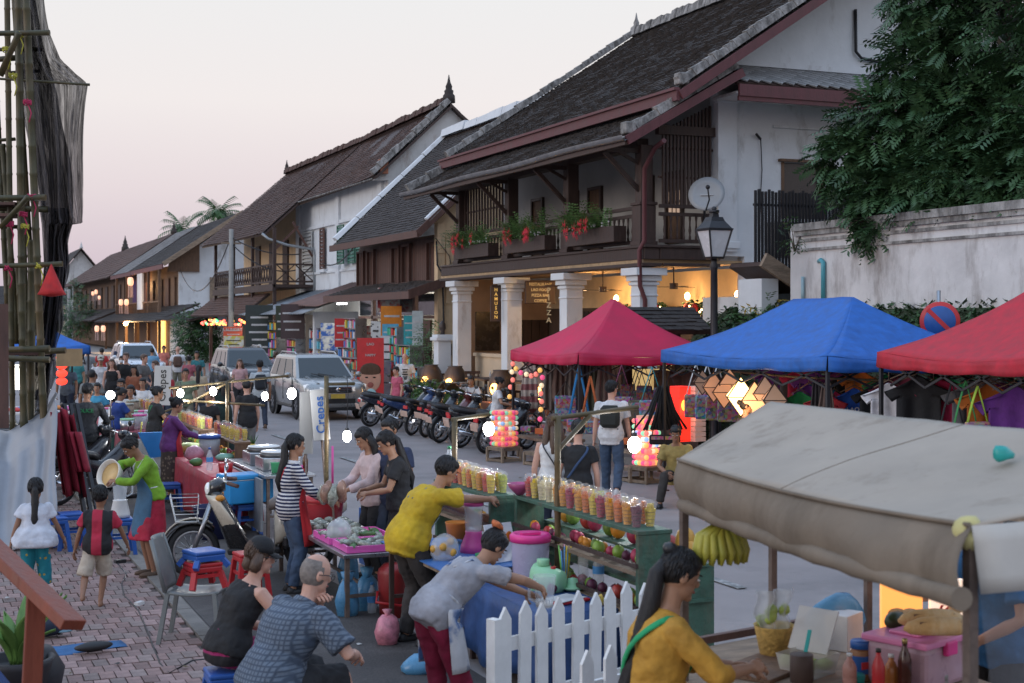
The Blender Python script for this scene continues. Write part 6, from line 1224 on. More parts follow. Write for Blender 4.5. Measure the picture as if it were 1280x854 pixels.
y=PX(553,14.7);t=thing('gate_pillar','white square gate pillar with ball cap at the beige gable','pillar',(14.7,y,.13));m=MB();m.box((0,0,1.0),(.42,.42,2.0));m.box((0,0,2.04),(.6,.6,.1));m.box((0,0,2.13),(.5,.5,.08));m.build('shaft',wall_w,t,bevel=.01);m=MB();m.lathe([(.08,2.17),(.05,2.25),(.11,2.36),(.1,2.5),(.02,2.6)],n=10);m.build('cap_finial',clay,t)
q=P(560,500);t=thing('menu_board','slanted menu board on two legs in front of the terrace','menu board',(12.7,PX(566,12.7),0));m=MB();m.box((0,0,1.0),(.8,.5,.03),Matrix.Rotation(-.5,4,'X'));m.build('board',wood_b,t);m=MB();m.box((0,-.01,1.03),(.7,.42,.02),Matrix.Rotation(-.5,4,'X'));m.build('menu_sheet',shop_w,t)
for s_ in(-1,1):m=MB();m.box((s_*.32,0,.5),(.05,.05,1.0));m.build('leg',wood_b,t)
# shop goods
gc=[(.55,.05,.05),(.05,.2,.5),(.6,.45,.05),(.6,.6,.58),(.05,.35,.2),(.6,.2,.03),(.5,.1,.3),(.1,.4,.5)];GM=[plastic('pack%d'%i,c,rough=.5)for i,c in enumerate(gc)]
def rack(name,label,x,y,w,h,d,rows,cols,face='x',group='goods racks in front of the shops',lit=False,seed=1,z0=.15):
 t=thing(name,label,'shelf',(x,y,z0),0,group);r=random.Random(seed);m=MB()
 for s_ in(-1,1):m.box((0,s_*w/2,h/2),(d,.03,h))
 for k in range(rows+1):m.box((0,0,k*h/rows),(d-.02,w-.03,.025))
 m.build('rack_frame',metal,t);g=MB()
 for k in range(rows):
  for i in range(cols):
   g.mi=r.randrange(len(GM));hh=h/rows*r.uniform(.55,.88);g.box((-d*.15+r.uniform(-.03,.03),(i+.5-cols/2)*w/cols,k*h/rows+.015+hh/2),(d*.6,w/cols*r.uniform(.6,.92),hh))
 g.build('goods',GM,t)['kind']='stuff';return t
for k,(px,X,w,h,rows,cols,z0,lb)in enumerate(((342,15.2,3.0,2.5,6,8,.2,'tall postcard shelf with rows of coloured books'),(370,15.2,1.6,2.4,7,4,.2,'narrow pale postcard rack beside the tall shelf'),(440,15.2,2.4,2.6,7,12,.2,'brightly lit snack shelf with yellow packets'),(448,14.6,3.2,1.2,3,14,.15,'low snack stand behind the silver car'),(485,15.3,1.9,1.9,5,9,.2,'goods rack between the brown shutters'),(497,15.0,1.2,2.3,8,5,.2,'pink and black packet rack at the shop door'),(510,15.0,1.7,1.7,5,8,.2,'colourful goods rack nearest the beige gable'),(520,14.6,1.6,1.1,3,8,.15,'low toy rack behind the bald man'),(472,14.4,1.5,1.2,3,8,.15,'low rack behind the red banner'),(428,14.3,1.6,1.0,3,8,.15,'low drinks rack in the far awning shade'),(400,15.6,2.0,2.2,5,9,.2,'dim shelf inside the awning shop'))):
 rack('goods_rack',lb,X,PX(px,X),w,h,.45,rows,cols,seed=k,z0=z0)
for k,(px,py,X,w,h,c,lb)in enumerate(((489,407,15.0,.9,1.35,(.65,.22,.02),'orange poster hanging in the shop front'),(488,425,14.9,.7,1.1,(.1,.38,.55),'light blue poster under the orange one'),(487,440,14.8,.75,1.1,(.62,.60,.62),'white poster with small figures'),(459,419,15.6,.6,.7,(.55,.03,.03),'red poster with white ring on the shutter'),(487,375,15.9,1.1,.9,(.5,.06,.08),'red picture in the transom window'),(412,421,15.1,.9,1.1,(.04,.12,.4),'blue poster on the white partition'),(426,416,14.9,.6,1.1,(.55,.04,.04),'red poster beside the snack shelf'),(470,425,14.5,.45,1.3,(.6,.6,.55),'spotted paper fan roll on a white stand'),(366,402,14.8,1.3,1.5,(.07,.045,.045),'brown sign board with white lines under the tin awning'),(355,402,14.7,.9,1.4,(.04,.05,.03),'dark painted board beside the brown sign'),(324,420,14.6,1.6,2.9,(.035,.045,.042),'tall chalk menu board full of small writing'),(291,418,14.0,1.15,.75,(.60,.10,.05),'red LAUNDRY sign on the utility pole'),(292,431,13.95,1.2,.85,(.60,.52,.10),'yellow picture sign under the red sign'),(522,415,15.2,.45,1.4,(.45,.5,.5),'pale hanging strip of packets at the end door'),(512,413,15.2,.5,1.0,(.05,.35,.38),'teal hanging cloth in the shop door'))):
 y=PX(px,X);t=thing('poster',lb,'poster',(X,y,PZ(py,X,y)),-.3,'posters and boards at the shops');m=MB();m.box((0,0,0),(w*.8,.03,h));m.build('board',pm('poster_%d'%k,c,.7,pat='blotch' if k in(3,4,5,12)else None,col2=(.6,.6,.55),ps=4)if k not in(7,)else pm('poster_spots',(.6,.6,.58),.7,pat='spots',col2=(.02,.02,.02),ps=9,th=.3),t)
 r=random.Random(k);wm=shoe_w if c[0]<.58 or c[1]<.3 else blackplastic
 for j in range(6 if k==10 else 3):
  m=MB();m.box((r.uniform(-.03,.03),-.018,h*(.36-.72*(j+.5)/(6 if k==10 else 3))),(w*r.uniform(.4,.66),.008,h*(.03 if k==10 else.05)));m.build('print_line',wm,t)
 if k==11:lettering('LAUNDRY',.2,shoe_w,t,(0,-.03,.22),(pi/2,0,0),'lettering')
y=PX(463,13.1);t=thing('advertising_banner','red roll-up banner with laughing child beside the silver car','banner',(13.1,y,.13),-.3);m=MB();m.box((0,0,1.05),(.85,.03,2.0));m.build('banner_cloth',red_s,t);m=MB();m.box((0,0,.03),(.9,.3,.06));m.build('banner_base',metal,t);m=MB();m.ell((0,-.02,.75),(.34,.012,.42),18,10);m.build('printed_face',skin_w,t);m=MB();m.ell((0,-.022,1.02),(.33,.012,.24),14,8);m.build('printed_hair',hair_br,t);m=MB();m.ell((.0,-.033,.56),(.1,.006,.09));m.build('printed_mouth',lips_m,t)
for s_ in(-1,1):m=MB();m.ell((s_*.12,-.033,.8),(.05,.005,.025));m.build('printed_eye',eye_k,t)
m=MB();m.ell((.02,-.03,.2),(.2,.012,.25));m.build('printed_bib',plastic('bib',(.35,.6,.65)),t);lettering('LAO',.12,shoe_w,t,(0,-.025,1.85),(pi/2,0,0));lettering('HAPPY',.11,shoe_w,t,(0,-.025,1.5),(pi/2,0,0))
m=MB();m.bx((-.05,-.75,0),(0,.75,.45));
for i in range(14):pass
# bamboo scaffold, net, tarpaulin, folded tent (near pavement)
sf=thing('bamboo_scaffold','tall bamboo scaffold of green and brown poles tied with pink twine','scaffold',(2.0,19.3,0));SL=wl(sf)
def SP(px,py,Z=20.):a,b_=ray(px);return V((Z*a,Z*b_,HC-(py-400)/FO*Z))
def pole(pts,r,nm='bamboo_pole',mat=bamboo_g,par=sf,L=SL):
 m=MB();p=[V(q)for q in pts];full=[];rs=[]
 for a,b_ in zip(p,p[1:]):
  n=max(1,int((b_-a).length/.38))
  for i in range(n):t=i/n;full+=[lp(a,b_,t),lp(a,b_,t+.06/n),lp(a,b_,t+.12/n)];rs+=[r*.82,r*.95,r*.82]
 full.append(p[-1]);rs.append(r*.9);m.tube(full,rs,9);return m.build(nm,mat,par,L)
for(xa_,ya_,xb_,yb_,Z,r)in((8,-60,16,560,20.3,.05),(3,180,22,430,20.8,.05),(22,-60,30,560,20.0,.065),(20,-60,35,560,20.5,.06),(14,-60,44,420,21.0,.05),(30,-60,56,560,19.8,.062),(22,330,32,545,20.8,.05),(40,300,38,560,20.2,.07),(-6,90,10,400,21,.05)):pole([SP(xa_,ya_,Z),SP(xb_,yb_,Z)],r)
for(xa_,ya_,xb_,yb_,Z,r)in((-10,42,62,41,19.6,.045),(-10,62,52,62,20.7,.035),(-10,75,26,72,20.6,.05),(-10,92,50,89,20.9,.03),(-10,98,112,106,20.2,.022),(-10,248,57,247,19.6,.05),(-10,260,61,262,20.4,.05),(-10,283,37,284,20.6,.035),(-10,333,78,330,19.6,.042),(-10,438,62,436,19.6,.055),(-10,447,62,450,19.4,.05),(40,440,82,438,19.9,.05),(24,40,0,95,19.5,.05),(36,245,0,285,19.5,.045),(-10,176,19,174,20.8,.03)):pole([SP(xa_,ya_,Z),SP(xb_,yb_,Z)],r)
for py,Z in((256,20.2),(270,20.2),(442,20.0)):a,c=SP(-12,py,Z),SP(26 if py<300 else 55,py,Z);m=MB();m.bar(a,c,.5,.04);m.build('platform_plank',wood_r,sf,SL)
tw=cloth('twine_pink',(.45,.03,.10));ty_=pm('twine_yellow',(.45,.42,.05),.7)
for px,py,mt in((24,43,ty_),(16,95,ty_),(8,62,ty_),(34,128,tw),(40,246,tw),(29,268,tw),(31,283,ty_),(49,332,ty_),(12,280,tw),(10,335,tw)):
 m=MB();c=SP(px,py,19.62)
 for i in range(5):m.tube([c+V((.058*cos(q)*.9,.058*sin(q),R.uniform(-.04,.04)))for q in[j*pi/4 for j in range(9)]],.008,5)
 m.tube([c,c+V((.05,-.04,-.15)),c+V((.02,-.04,-.28))],.009,5);m.build('twine_knot',mt,sf,SL)
m=MB();m.bar(SP(4,380,18.9),SP(5,535,18.9),.12,.12);m.build('timber_post',wood_r,sf,SL)
netm=pm('net_black',(.06,.055,.06),.9,0,.3,3);nn_=netm.node_tree.nodes;LK=netm.node_tree.links;bsd=nn_['Principled BSDF']
tcn=nn_.new('ShaderNodeTexCoord');wv=nn_.new('ShaderNodeTexNoise');wv.inputs['Scale'].default_value=3.2;wv.inputs['Detail'].default_value=9;wv.inputs['Roughness'].default_value=.75;mpn=nn_.new('ShaderNodeMapping');mpn.inputs[3].default_value=(4,4,.35);LK.new(tcn.outputs['Object'],mpn.inputs[0]);LK.new(mpn.outputs[0],wv.inputs['Vector'])
mr=nn_.new('ShaderNodeMapRange');mr.inputs[1].default_value=.36;mr.inputs[2].default_value=.60;mr.inputs[3].default_value=.30;mr.inputs[4].default_value=.86;LK.new(wv.outputs['Fac'],mr.inputs[0]);LK.new(mr.outputs[0],bsd.inputs['Alpha'])
nt_=thing('shade_net','torn black shade net hanging over the bamboo scaffold','net',(2.0,20.3,2));NL=wl(nt_)
def netsheet(prof,Z,ph):
 m=MB()
 def fn(u,v):
  t=v*(len(prof)-1);i=min(len(prof)-2,int(t));f=t-i;a,b_=prof[i],prof[i+1];py=lp(a[0],b_[0],f);px=lp(lp(a[1],b_[1],f),lp(a[2],b_[2],f),u)
  return SP(px+2.5*sin(v*23+u*9+ph)*u,py,Z+.16*sin(u*21+ph+v*2)+.1*sin(u*47+v*5))
 m.sheet(fn,46,60,.004);m.build('net_sheet',netm,nt_,NL)
netsheet([(-40,18,52),(0,20,57),(40,24,63),(75,26,74),(92,28,92),(105,30,111),(150,36,107),(200,44,103),(245,50,101),(270,52,103),(279,54,106),(281,54,90),(300,55,82),(330,55,84),(380,52,78),(440,44,70),(470,40,60)],20.6,0)
netsheet([(-40,16,40),(60,18,52),(120,24,74),(200,40,86),(280,52,92),(330,55,82),(400,50,72),(480,38,62),(540,20,52)],21.0,2)
netsheet([(260,62,84),(320,60,86),(380,52,80),(440,44,72),(500,30,62)],20.75,4)
m=MB();c=SP(64,330,19.5);m.lathe([(.005,0),(.16,-.36),(.20,-.42),(.02,-.45)],c,7,True);t=thing('hanging_bag','red plastic bag hanging from a bamboo pole end','bag',c);m.build('plastic_bag',cloth('red_bag',(.42,.02,.02)),t,-c)
tarp=pm('tarp_grey',(.24,.25,.275),.45,0,.15,1.5,bump=.4,bs=4);tp=thing('tarpaulin_cover','pale grey plastic tarpaulin draped over goods on the brick pavement','tarpaulin',(1.35,17.6,0))
def SPz(px,py,Z):v=SP(px,py,Z);return v
m=MB();prof=[(532,540,525,515,490),(575,580,560,548,505),(690,690,680,662,640)]
def ft(u,v):
 xs=(-25,10,35,55,70);t=u*4;i=min(3,int(t));f=t-i;px=lp(xs[i],xs[i+1],f);r=[lp(q[i],q[i+1],f)for q in prof];py=lp(r[0],r[1],v*2)if v<.5 else lp(r[1],r[2],v*2-1);Z=lp(lp(20.2,18.2,min(1,v*2)),16.9,max(0,v*2-1))
 p=SP(px+1.5*sin(v*14),py,Z+.05*sin(u*25+v*3));p.z=max(p.z,.02);return p
m.sheet(ft,30,22,.01);m.build('tarp_sheet',tarp,tp,wl(tp))
m=MB();p0=P(30,660,0);m.box((.9,20.3,.4),(.8,.9,.75));m.build('covered_boxes',wood_g,tp,wl(tp))
ft_=thing('folded_tent','folded red tent with black legs leaning on the tarpaulin','folded tent',(2.25,18.3,0));crm=cloth('folded_red',(.24,.012,.03))
for i,(px,py,X_)in enumerate(((80,520,0),(88,520,1),(96,530,2))):m=MB();a=SP(px,505,18.6+i*.2);b_=SP(px+30,655+3*i,18.2);b_.z=.03;m.bar(a,b_,.045);m.build('leg',blackmetal,ft_,wl(ft_))
m=MB();m.sheet(lambda u,v:SP(lp(63,92,u)+lp(0,16,v)+2*sin(u*22),lp(515,618,v)+4*sin(u*9),18.3+.12*sin(u*18)),24,10,.012);m.build('cloth_fold',crm,ft_,wl(ft_));m=MB();m.sheet(lambda u,v:SP(lp(84,100,u)+lp(0,12,v)+2*sin(u*15),lp(540,590,v),18.15+.1*sin(u*14)),16,8,.012);m.build('hanging_fold',crm,ft_,wl(ft_))
# plastic stools and chair
def stool(label,x,y,mat,h=.44,w=.28,a=0.,group='plastic stools',z=0.):
 t=thing('plastic_stool',label,'stool',(x,y,z),a,group);m=MB();m.box((0,0,h-.02),(w,w,.035));m.box((0,0,h-.06),(w*.98,w*.98,.05));m.build('seat',mat,t,bevel=.012)
 for sx_ in(-1,1):
  for sy_ in(-1,1):m=MB();m.bar((sx_*w*.56,sy_*w*.56,0),(sx_*w*.42,sy_*w*.42,h-.08),.045,.045);m.build('leg',mat,t)
 for s_ in(-1,1):m=MB();m.box((s_*w*.46,0,h*.55),(.02,w*.85,.03));m.box((0,s_*w*.46,h*.5),(w*.85,.02,.03));m.build('stretcher',mat,t)
 return t
pb=plastic('blue',(.02,.09,.34));pr_=plastic('red',(.45,.02,.025));pg_=plastic('green',(.05,.3,.12));ppk=plastic('pink',(.62,.08,.30));pw=plastic('white',(.65,.65,.64))
for px,py,mt,h,lb in((66,690,pb,.42,'blue stool between the girl and the boy'),(88,686,pb,.44,'blue stool just behind the boy'),(150,694,pb,.44,'blue stool carrying the blender'),(312,745,pr_,.44,'red stool behind the woman in the black cap'),(284,915,pb,.42,'blue stool under the woman in the black cap'),(338,962,pb,.40,'blue stool under the man in the checked shirt'),(307,668,pb,.40,'blue stool carrying the cool box'),(82,606,pb,.44,'blue stool below the folded tent'),(212,640,pb,.42,'blue stool behind the woman in green')):
 q=P(px,py);stool(lb,q.x,q.y,mt,h,a=R.uniform(-.3,.3))
q=P(245,798);ch=thing('plastic_chair','grey plastic armless chair with stools stacked on its seat','chair',(q.x,q.y,0),-radians(112));cg=plastic('chair_grey',(.17,.18,.175))
m=MB();m.sheet(lambda u,v:(lp(-.21,.21,v),lp(-.2,.23,u),.43-.02*sin(pi*u)-.015*sin(pi*v)),10,8,.025);m.build('seat',cg,ch);m=MB();m.sheet(lambda u,v:(lp(-.22,.22,v)*(1-.25*u*u),-.21-.13*u-.03*cos((v-.5)*pi),.43+.46*u),12,10,.02);m.build('backrest',cg,ch)
for s_ in(-1,1):m=MB();m.bar((s_*.23,-.27,0),(s_*.2,-.2,.42),.05,.035);m.build('leg',cg,ch);m=MB();m.bar((s_*.23,.24,0),(s_*.2,.2,.42),.05,.035);m.build('leg',cg,ch);m=MB();m.tube([(s_*.21,-.22,.44),(s_*.235,-.27,.65),(s_*.2,-.34,.88)],.02,6);m.build('back_frame',cg,ch)
stool('red stool stacked upon the grey chair',q.x+.05,q.y-.03,pr_,.22,.27,.2,z=.45);stool('blue stool on top of the stack upon the grey chair',q.x+.06,q.y-.03,pb,.14,.28,.3,z=.63)
# containers and food: makers
def bottle(label,x,y,z,h,col,capm,group=None,r=None,name='bottle',alpha=False,lab=None):
 t=thing(name,label,'bottle',(x,y,z),0,group);r=r or h*.14;m=MB();m.lathe([(r*.9,0),(r,h*.03),(r,h*.3),(r*.96,h*.33),(r,h*.36),(r,h*.62),(r*.7,h*.75),(r*.38,h*.85),(r*.36,h*.93)],n=16);m.build('bottle_body',col,t);m=MB();m.lathe([(r*.42,h*.92),(r*.42,h),(r*.3,h*1.005)],n=12);m.build('bottle_cap',capm,t)
 if lab:m=MB();m.lathe([(r*1.02,h*.38),(r*1.02,h*.58)],n=16,cap=False);m.build('label',lab,t)
 return t
def table(label,x0,y0,x1,y1,h,top,legm,name='stall_table',cloth_=None,drop=.5,group=None):
 t=thing(name,label,'table',((x0+x1)/2,(y0+y1)/2,0),0,group);w,d=x1-x0,y1-y0;m=MB();m.box((0,0,h-.02),(w,d,.04));m.build('tabletop',top,t,bevel=.006)
 for sx_ in(-1,1):
  for sy_ in(-1,1):m=MB();m.box((sx_*(w/2-.05),sy_*(d/2-.05),(h-.04)/2),(.04,.04,h-.04));m.build('leg',legm,t)
 m=MB();m.bar((-w/2+.05,-d/2+.05,h*.35),(w/2-.05,-d/2+.05,h*.35),.03);m.bar((-w/2+.05,d/2-.05,h*.35),(w/2-.05,d/2-.05,h*.35),.03);m.bar((0,-d/2+.05,h*.35),(0,d/2-.05,h*.35),.025);m.build('brace',legm,t)
 if cloth_:
  m=MB();m.box((0,0,h+.004),(w+.03,d+.03,.008))
  for sx_,sy_,ax in((0,-1,0),(0,1,0),(-1,0,1),(1,0,1)):
   n_=w if ax==0 else d
   def fn(u,v):o_=(u-.5)*(n_+.04);f=.018+.022*v*(1+sin(u*23+sx_));return(o_,sy_*(d/2+f),h+.006-v*drop*(1-.08*sin(u*9)))if ax==0 else(sx_*(w/2+f),o_,h+.006-v*drop*(1-.08*sin(u*8)))
   m.sheet(fn,30,5,.006)
  o=m.build('tablecloth',cloth_,None,t.location);tag(o,'cloth draped over the '+label,'tablecloth')
 return t
fruit_c={'mango':(.62,.26,.01),'dragon':(.32,.01,.05),'melon':(.46,.03,.015),'pine':(.60,.42,.03),'guava':(.42,.45,.06),'beet':(.12,.006,.03),'papaya':(.58,.14,.01),'coco':(.58,.50,.30)}
FM={k:pm('fruit_'+k,c,.4,0,.3,25)for k,c in fruit_c.items()}
fk=list(fruit_c)+['mango','pine','mango'];nm_f={'mango':'orange mango','dragon':'crimson dragon fruit','melon':'red watermelon','pine':'yellow pineapple','guava':'green guava','beet':'dark beet','papaya':'orange papaya','coco':'white coconut'}
cup0=MB();cup0 .lathe([(.030,0),(.034,.03),(.044,.145),(.046,.148)],n=14,cap=False);cup0 .add([(.03*cos(i*pi/7),.03*sin(i*pi/7),.001)for i in range(14)],[tuple(range(14))]);cme=cup0 .mesh('cup');cme.materials.append(cup_m)
lid0=MB();lid0 .lathe([(.047,.147),(.047,.156),(.042,.175),(.028,.192),(.008,.198)],n=14,cap=False);lme=lid0 .mesh('lid');lme.materials.append(cup_m)
FME={}
for k in fruit_c:
 b=MB()
 for i in range(5):
  z0=.005+i*.026;b.lathe([(.029+.0029*i,z0),(.0295+.0029*i,z0+.022)],(R.uniform(-.001,.001),0,0),10,False)
 for i in range(9):b.box((R.gauss(0,.014),R.gauss(0,.014),.14+R.uniform(-.01,.014)),(.022,.02,.03),R.random()*3)
 me=b.mesh('fruit');me.materials.append(FM[k]);FME[k]=me
def cup(label,x,y,z,k,group):t=thing('fruit_cup',label,'cup',(x,y,z),R.random()*6,group);put('cup',cme,t);put('fruit',FME[k],t);put('lid',lme,t);return t
def fruit(label,x,y,z,r,mat,group,name='fruit',sc=(1,.9,1.15),a=0.,leafy=False):
 t=thing(name,label,'fruit',(x,y,z),a,group);m=MB();m.ell((0,0,r*sc[2]),(r*sc[0],r*sc[1],r*sc[2]),12,8,nz=.08);m.build('flesh',mat,t)
 m=MB()
 if leafy:
  for i in range(10):q=i*2.4;m.add([(0,0,r*sc[2]*1.9),(.02*cos(q+.6),.02*sin(q+.6),r*sc[2]*1.95),(.09*cos(q),.09*sin(q),r*sc[2]*2+.13),(.02*cos(q-.6),.02*sin(q-.6),r*sc[2]*1.95)],[(0,1,2,3)],False)
  m.build('fruit_crown',leaf_m,t)
 else:m.tube([(0,0,r*sc[2]*1.92),(.004,0,r*sc[2]*2.1)],.006,5);m.build('stalk',bk,t)
 return t
fr_m={'green mango':pm('skin_gmango',(.14,.24,.04),.45,0,.3,8),'ripe mango':pm('skin_ymango',(.58,.30,.04),.45,0,.2,8),'dragon fruit':pm('skin_dragon',(.42,.04,.10),.5,0,.3,10),'apple':pm('skin_apple',(.42,.05,.04),.35,0,.3,8),'passion fruit':pm('skin_passion',(.10,.02,.05),.5,0,.2,8),'lime':pm('skin_lime',(.22,.36,.05),.4,0,.2,8),'orange':pm('skin_orange',(.62,.24,.02),.5,0,.1,8),'avocado':pm('skin_avocado',(.035,.05,.015),.45,0,.35,20)}
def fruit_shelf(label,x,y0,y1,z,endm,tail,ncup,nrow=2,seed=1,levels=3):
 r=random.Random(seed);L_=y1-y0;t=thing('fruit_shelf',label,'shelf',(x,y0,0));W_=.26
 for yy in(0,L_):m=MB();m.box((0,yy,(z-.03)/2),(W_,.05,z-.03));m.build('end_board',endm,t,bevel=.006)
 for k in range(levels):m=MB();m.box((0,L_/2,z-.015-k*.30),(W_+.02*(k==0),L_-.051*(k>0)+.06*(k==0),.03));m.build('plank',endm if k==0 else wood_g,t,bevel=.004);
 for k in range(1,levels):m=MB();m.box((-W_/2-.011,L_/2,z-.27-(k-1)*.30+.02),(.02,L_+.04,.03));m.build('rail',wood_d,t)
 for i in range(ncup):
  for j in range(nrow):
   k=r.choice(fk);yy=lp(.08,L_-.08,(i+.5)/ncup);cup('cup of %s, %s from far end, %s row, %s'%(nm_f[k],ORD[i],('outer','inner')[j],tail),x+(.06,-.06)[j]+r.uniform(-.01,.01),y0+L_-yy,z+.001,k,'fruit cups on the '+tail)
 for k in range(1,levels):
  n=int(L_/.115)
  for i in range(n):
   kind=r.choice(list(fr_m)[:7]);rr=r.uniform(.035,.05);fruit('%s, %s from near end, %s, %s'%(kind,ORD[i],('middle plank','lowest plank','bottom plank')[k-1],tail),x+r.uniform(-.06,.06),y0+lp(.07,L_-.07,(i+.5)/n),z-k*.30+.001,rr,fr_m[kind],'fruit on the %s planks %s'%(tail,ORD[k]))
 return t
fruit_shelf('green ended fruit shelf right behind the white picket fence',4.82,9.0,11.25,1.25,wood_green,'picket fence shelf',15,seed=3)
fruit_shelf('green ended fruit shelf where the man in yellow reaches',4.68,11.5,12.9,1.22,wood_green,'shelf at the yellow shirt',10,seed=5)
fruit_shelf('brown fruit shelf with pineapple at its end, by the crepe stove',4.25,20.3,22.3,1.0,wood_b,'pineapple shelf',6,seed=7,levels=2)
fruit_shelf('brown fruit shelf under the two far bulbs',4.2,22.8,25.2,1.0,wood_b,'far bulb shelf',9,seed=9,levels=2)
fruit_shelf('furthest wooden fruit shelf beside the crepe sign',4.1,27.0,29.6,1.0,wood_b,'furthest shelf',7,seed=11,levels=2)
for i in range(17):
 k=('ripe mango','dragon fruit','apple','orange','green mango')[i%5];fruit(k+' on the street ledge, %s from the near end'%ORD[i],5.08,8.95+.14*i,1.02-.25*(i%3==1),.065,fr_m[k],'fruit on the street ledge')
t=thing('street_ledge','green wooden ledge of whole fruit on the street side','shelf',(5.08,8.85,0));m=MB();m.box((0,1.2,.76),(.24,2.5,.025));m.build('plank',wood_green,t);m=MB();m.box((0,1.2,1.008),(.2,2.5,.02));m.build('plank',wood_green,t);m=MB();m.box((.01,0,.5),(.26,.04,1.0));m.build('end_board',wood_green,t);m=MB();m.box((.01,2.45,.5),(.26,.04,1.0));m.build('end_board',wood_green,t)
q=P(312,545,.9);fruit('pineapple leaning on the end of the brown shelf',4.35,20.15,.72,.085,FM['pine'],None,'pineapple',(1,1,1.6),leafy=True);fruit('yellow fruit hanging under the pineapple',4.42,20.15,.5,.06,fr_m['ripe mango'],None)
fruit('papaya at the green end of the near shelf',5.08,9.0,1.02,.075,fr_m['ripe mango'],None,'papaya',(1,1,1.6));fruit('big green melon on the street ledge',5.1,11.4,.78,.1,fr_m['lime'],None,'melon')
m=MB();m.lathe([(.03,0),(.09,.06),(.11,.10),(.1,.10),(.08,.06),(.02,.02)],n=18);tag(m.build('pink_bowl',pm('bowl_pink',(.4,.08,.2),.4),None,(4.72,11.22,1.253)),'dark pink bowl on the far end of the near shelf','bowl')
for i in range(3):bottle(('dark sauce bottle at the bowl on the shelf','second dark bottle at the bowl','clear bottle behind the dark ones')[i],4.76+.03*i,11.0-.09*i,1.252,.2,(blackplastic,blackplastic,plast_clear)[i],pw,'small bottles on the shelf')
def bulb_frame(label,px,py_top,X,arms,bulbs,seed=0):
 y=PX(px,X);z=PZ(py_top,X,y);t=thing('bulb_stand',label,'bamboo stand',(X,y,0),0,'bamboo bulb frames');pole([V((0,0,0)),V((0,0,z))],.032,'post',bamboo_m,t,V((0,0,0)))
 for a,b_ in arms:pole([V(a)+V((0,0,z)),V(b_)+V((0,0,z))],.024,'arm',bamboo_m,t,V((0,0,0)))
 for i,(bx,by,bz,lbl)in enumerate(bulbs):
  bb=thing('light_bulb',lbl,'light bulb',(X+bx,y+by,z+bz),0,'bare bulbs over the stalls');m=MB();m.ell((0,0,0),(.055,.055,.07),12,8);m.build('bulb_glass',bulb_m,bb);m=MB();m.cyl((0,0,.075),.022,.05,10);m.build('socket',blackplastic,bb);m=MB();m.tube([(0,0,.09),(.01,0,-bz*.7),(0,0,-bz)],.005,5);m.build('cord',blackmetal,bb);light((0,0,0),6 if 'crepe sign' in lbl or 'silver car' in lbl else 20,(.95,.97,1),.06,'bulb_light',bb).location=(0,0,-.12)
bulb_frame('bamboo frame with sloping arm over the near fruit shelf',697,520,4.72,[((-.05,0,-.02),(.75,.05,.05)),((0,0,-.28),(.3,.02,0))],[(.72,.05,-.26,'glowing bare bulb in front of the man with backpack')])
bulb_frame('bamboo frame at the head of the man in yellow',568,522,4.68,[((-.03,0,-.02),(.36,.02,.02))],[(.36,.02,-.12,'glowing bare bulb before the far ball tower')])
bulb_frame('bamboo frame over the crepe table',408,470,4.5,[((0,0,-.1),(.35,0,-.1))],[(.2,-.2,-.72,'glowing bare bulb hanging beside the crepe sign'),(-.45,-.1,-.2,'glowing bare bulb in front of the silver car')])
bulb_frame('bamboo frame with long pole over the brown shelf',284,478,4.4,[((-.8,.6,-.1),(.9,-.3,.1)),((-.5,.6,-.35),(.1,0,.05)),((-.6,.5,-.3),(.5,-.4,-.35))],[(-.2,.1,-.14,'glowing bare bulb over the brown fruit shelf'),(.55,-.2,-.22,'glowing bare bulb in front of the walking man'),(-.65,.45,-.18,'furthest glowing bare bulb over the shelves')])
bulb_frame('bamboo frame of the furthest shelf',213,520,4.1,[((-.3,0,0),(.6,0,.35))],[])
t=thing('tablet_bulb','small glowing globe above the far stall crowd','lamp',P(138,494,1.55));m=MB();m.ell((0,0,0),.07);m.build('globe',bulb_m,t);m=MB();m.tube([(0,0,-.07),(0,0,-1.55)],.012,5);m.build('stand',blackmetal,t)
# blender table behind the fence
bl_cl=cloth('table_blue',(.025,.07,.20),rough=.5,bump=.3)
table('smoothie table behind the picket fence',4.08,9.3,4.66,10.85,.64,wood_g,wood_d,cloth_=bl_cl,drop=.55)
table('blue folding table under the menu card',3.85,10.7,4.5,12.3,.74,wood_g,wood_d,cloth_=None);m=MB();m.box((4.17,11.5,.746),(.7,1.65,.01));tag(m.build('tablecloth',plastic('sheet_blue',(.05,.16,.42))),'shiny blue plastic sheet on the folding table','tablecloth')
def on(px,py,z):return P(px,py,z)
q=on(663,729,.65);t=thing('drink_bucket','large clear drink bucket with bright pink lid','bucket',q);m=MB();m.lathe([(.12,0),(.14,.05),(.155,.34)],n=24,cap=False);m.build('bucket_body',pm('bucket_clear',(.50,.46,.62),.3,0,.05,alpha=.8),t);m=MB();m.lathe([(.165,.335),(.168,.38),(.15,.40),(.12,.395),(.11,.38),(.001,.38)],n=24);m.box((0,0,.395),(.16,.05,.02));m.build('bucket_lid',plastic('hotpink',(.72,.04,.25)),t)
q=on(684,738,.65);t=thing('blender','pale green blender base with red button','blender',q,.5);mint=plastic('mint',(.30,.60,.36));m=MB();loft(m,[(V((0,yy,0)),V((1,0,0)),V((0,0,1)),w_,h_)for yy,w_,h_ in((-.15,.05,.05),(-.13,.085,.085),(0,.10,.11),(.10,.095,.13),(.13,.06,.1))],16);o=m.build('housing',mint,t);o.location=(0,0,.08);m=MB();m.cyl((0,.04,.215),.05,.05,16);m.build('coupling',mint,t);m=MB();m.cyl((0,-.06,.175),.022,.03,10);m.build('button',pr_,t)
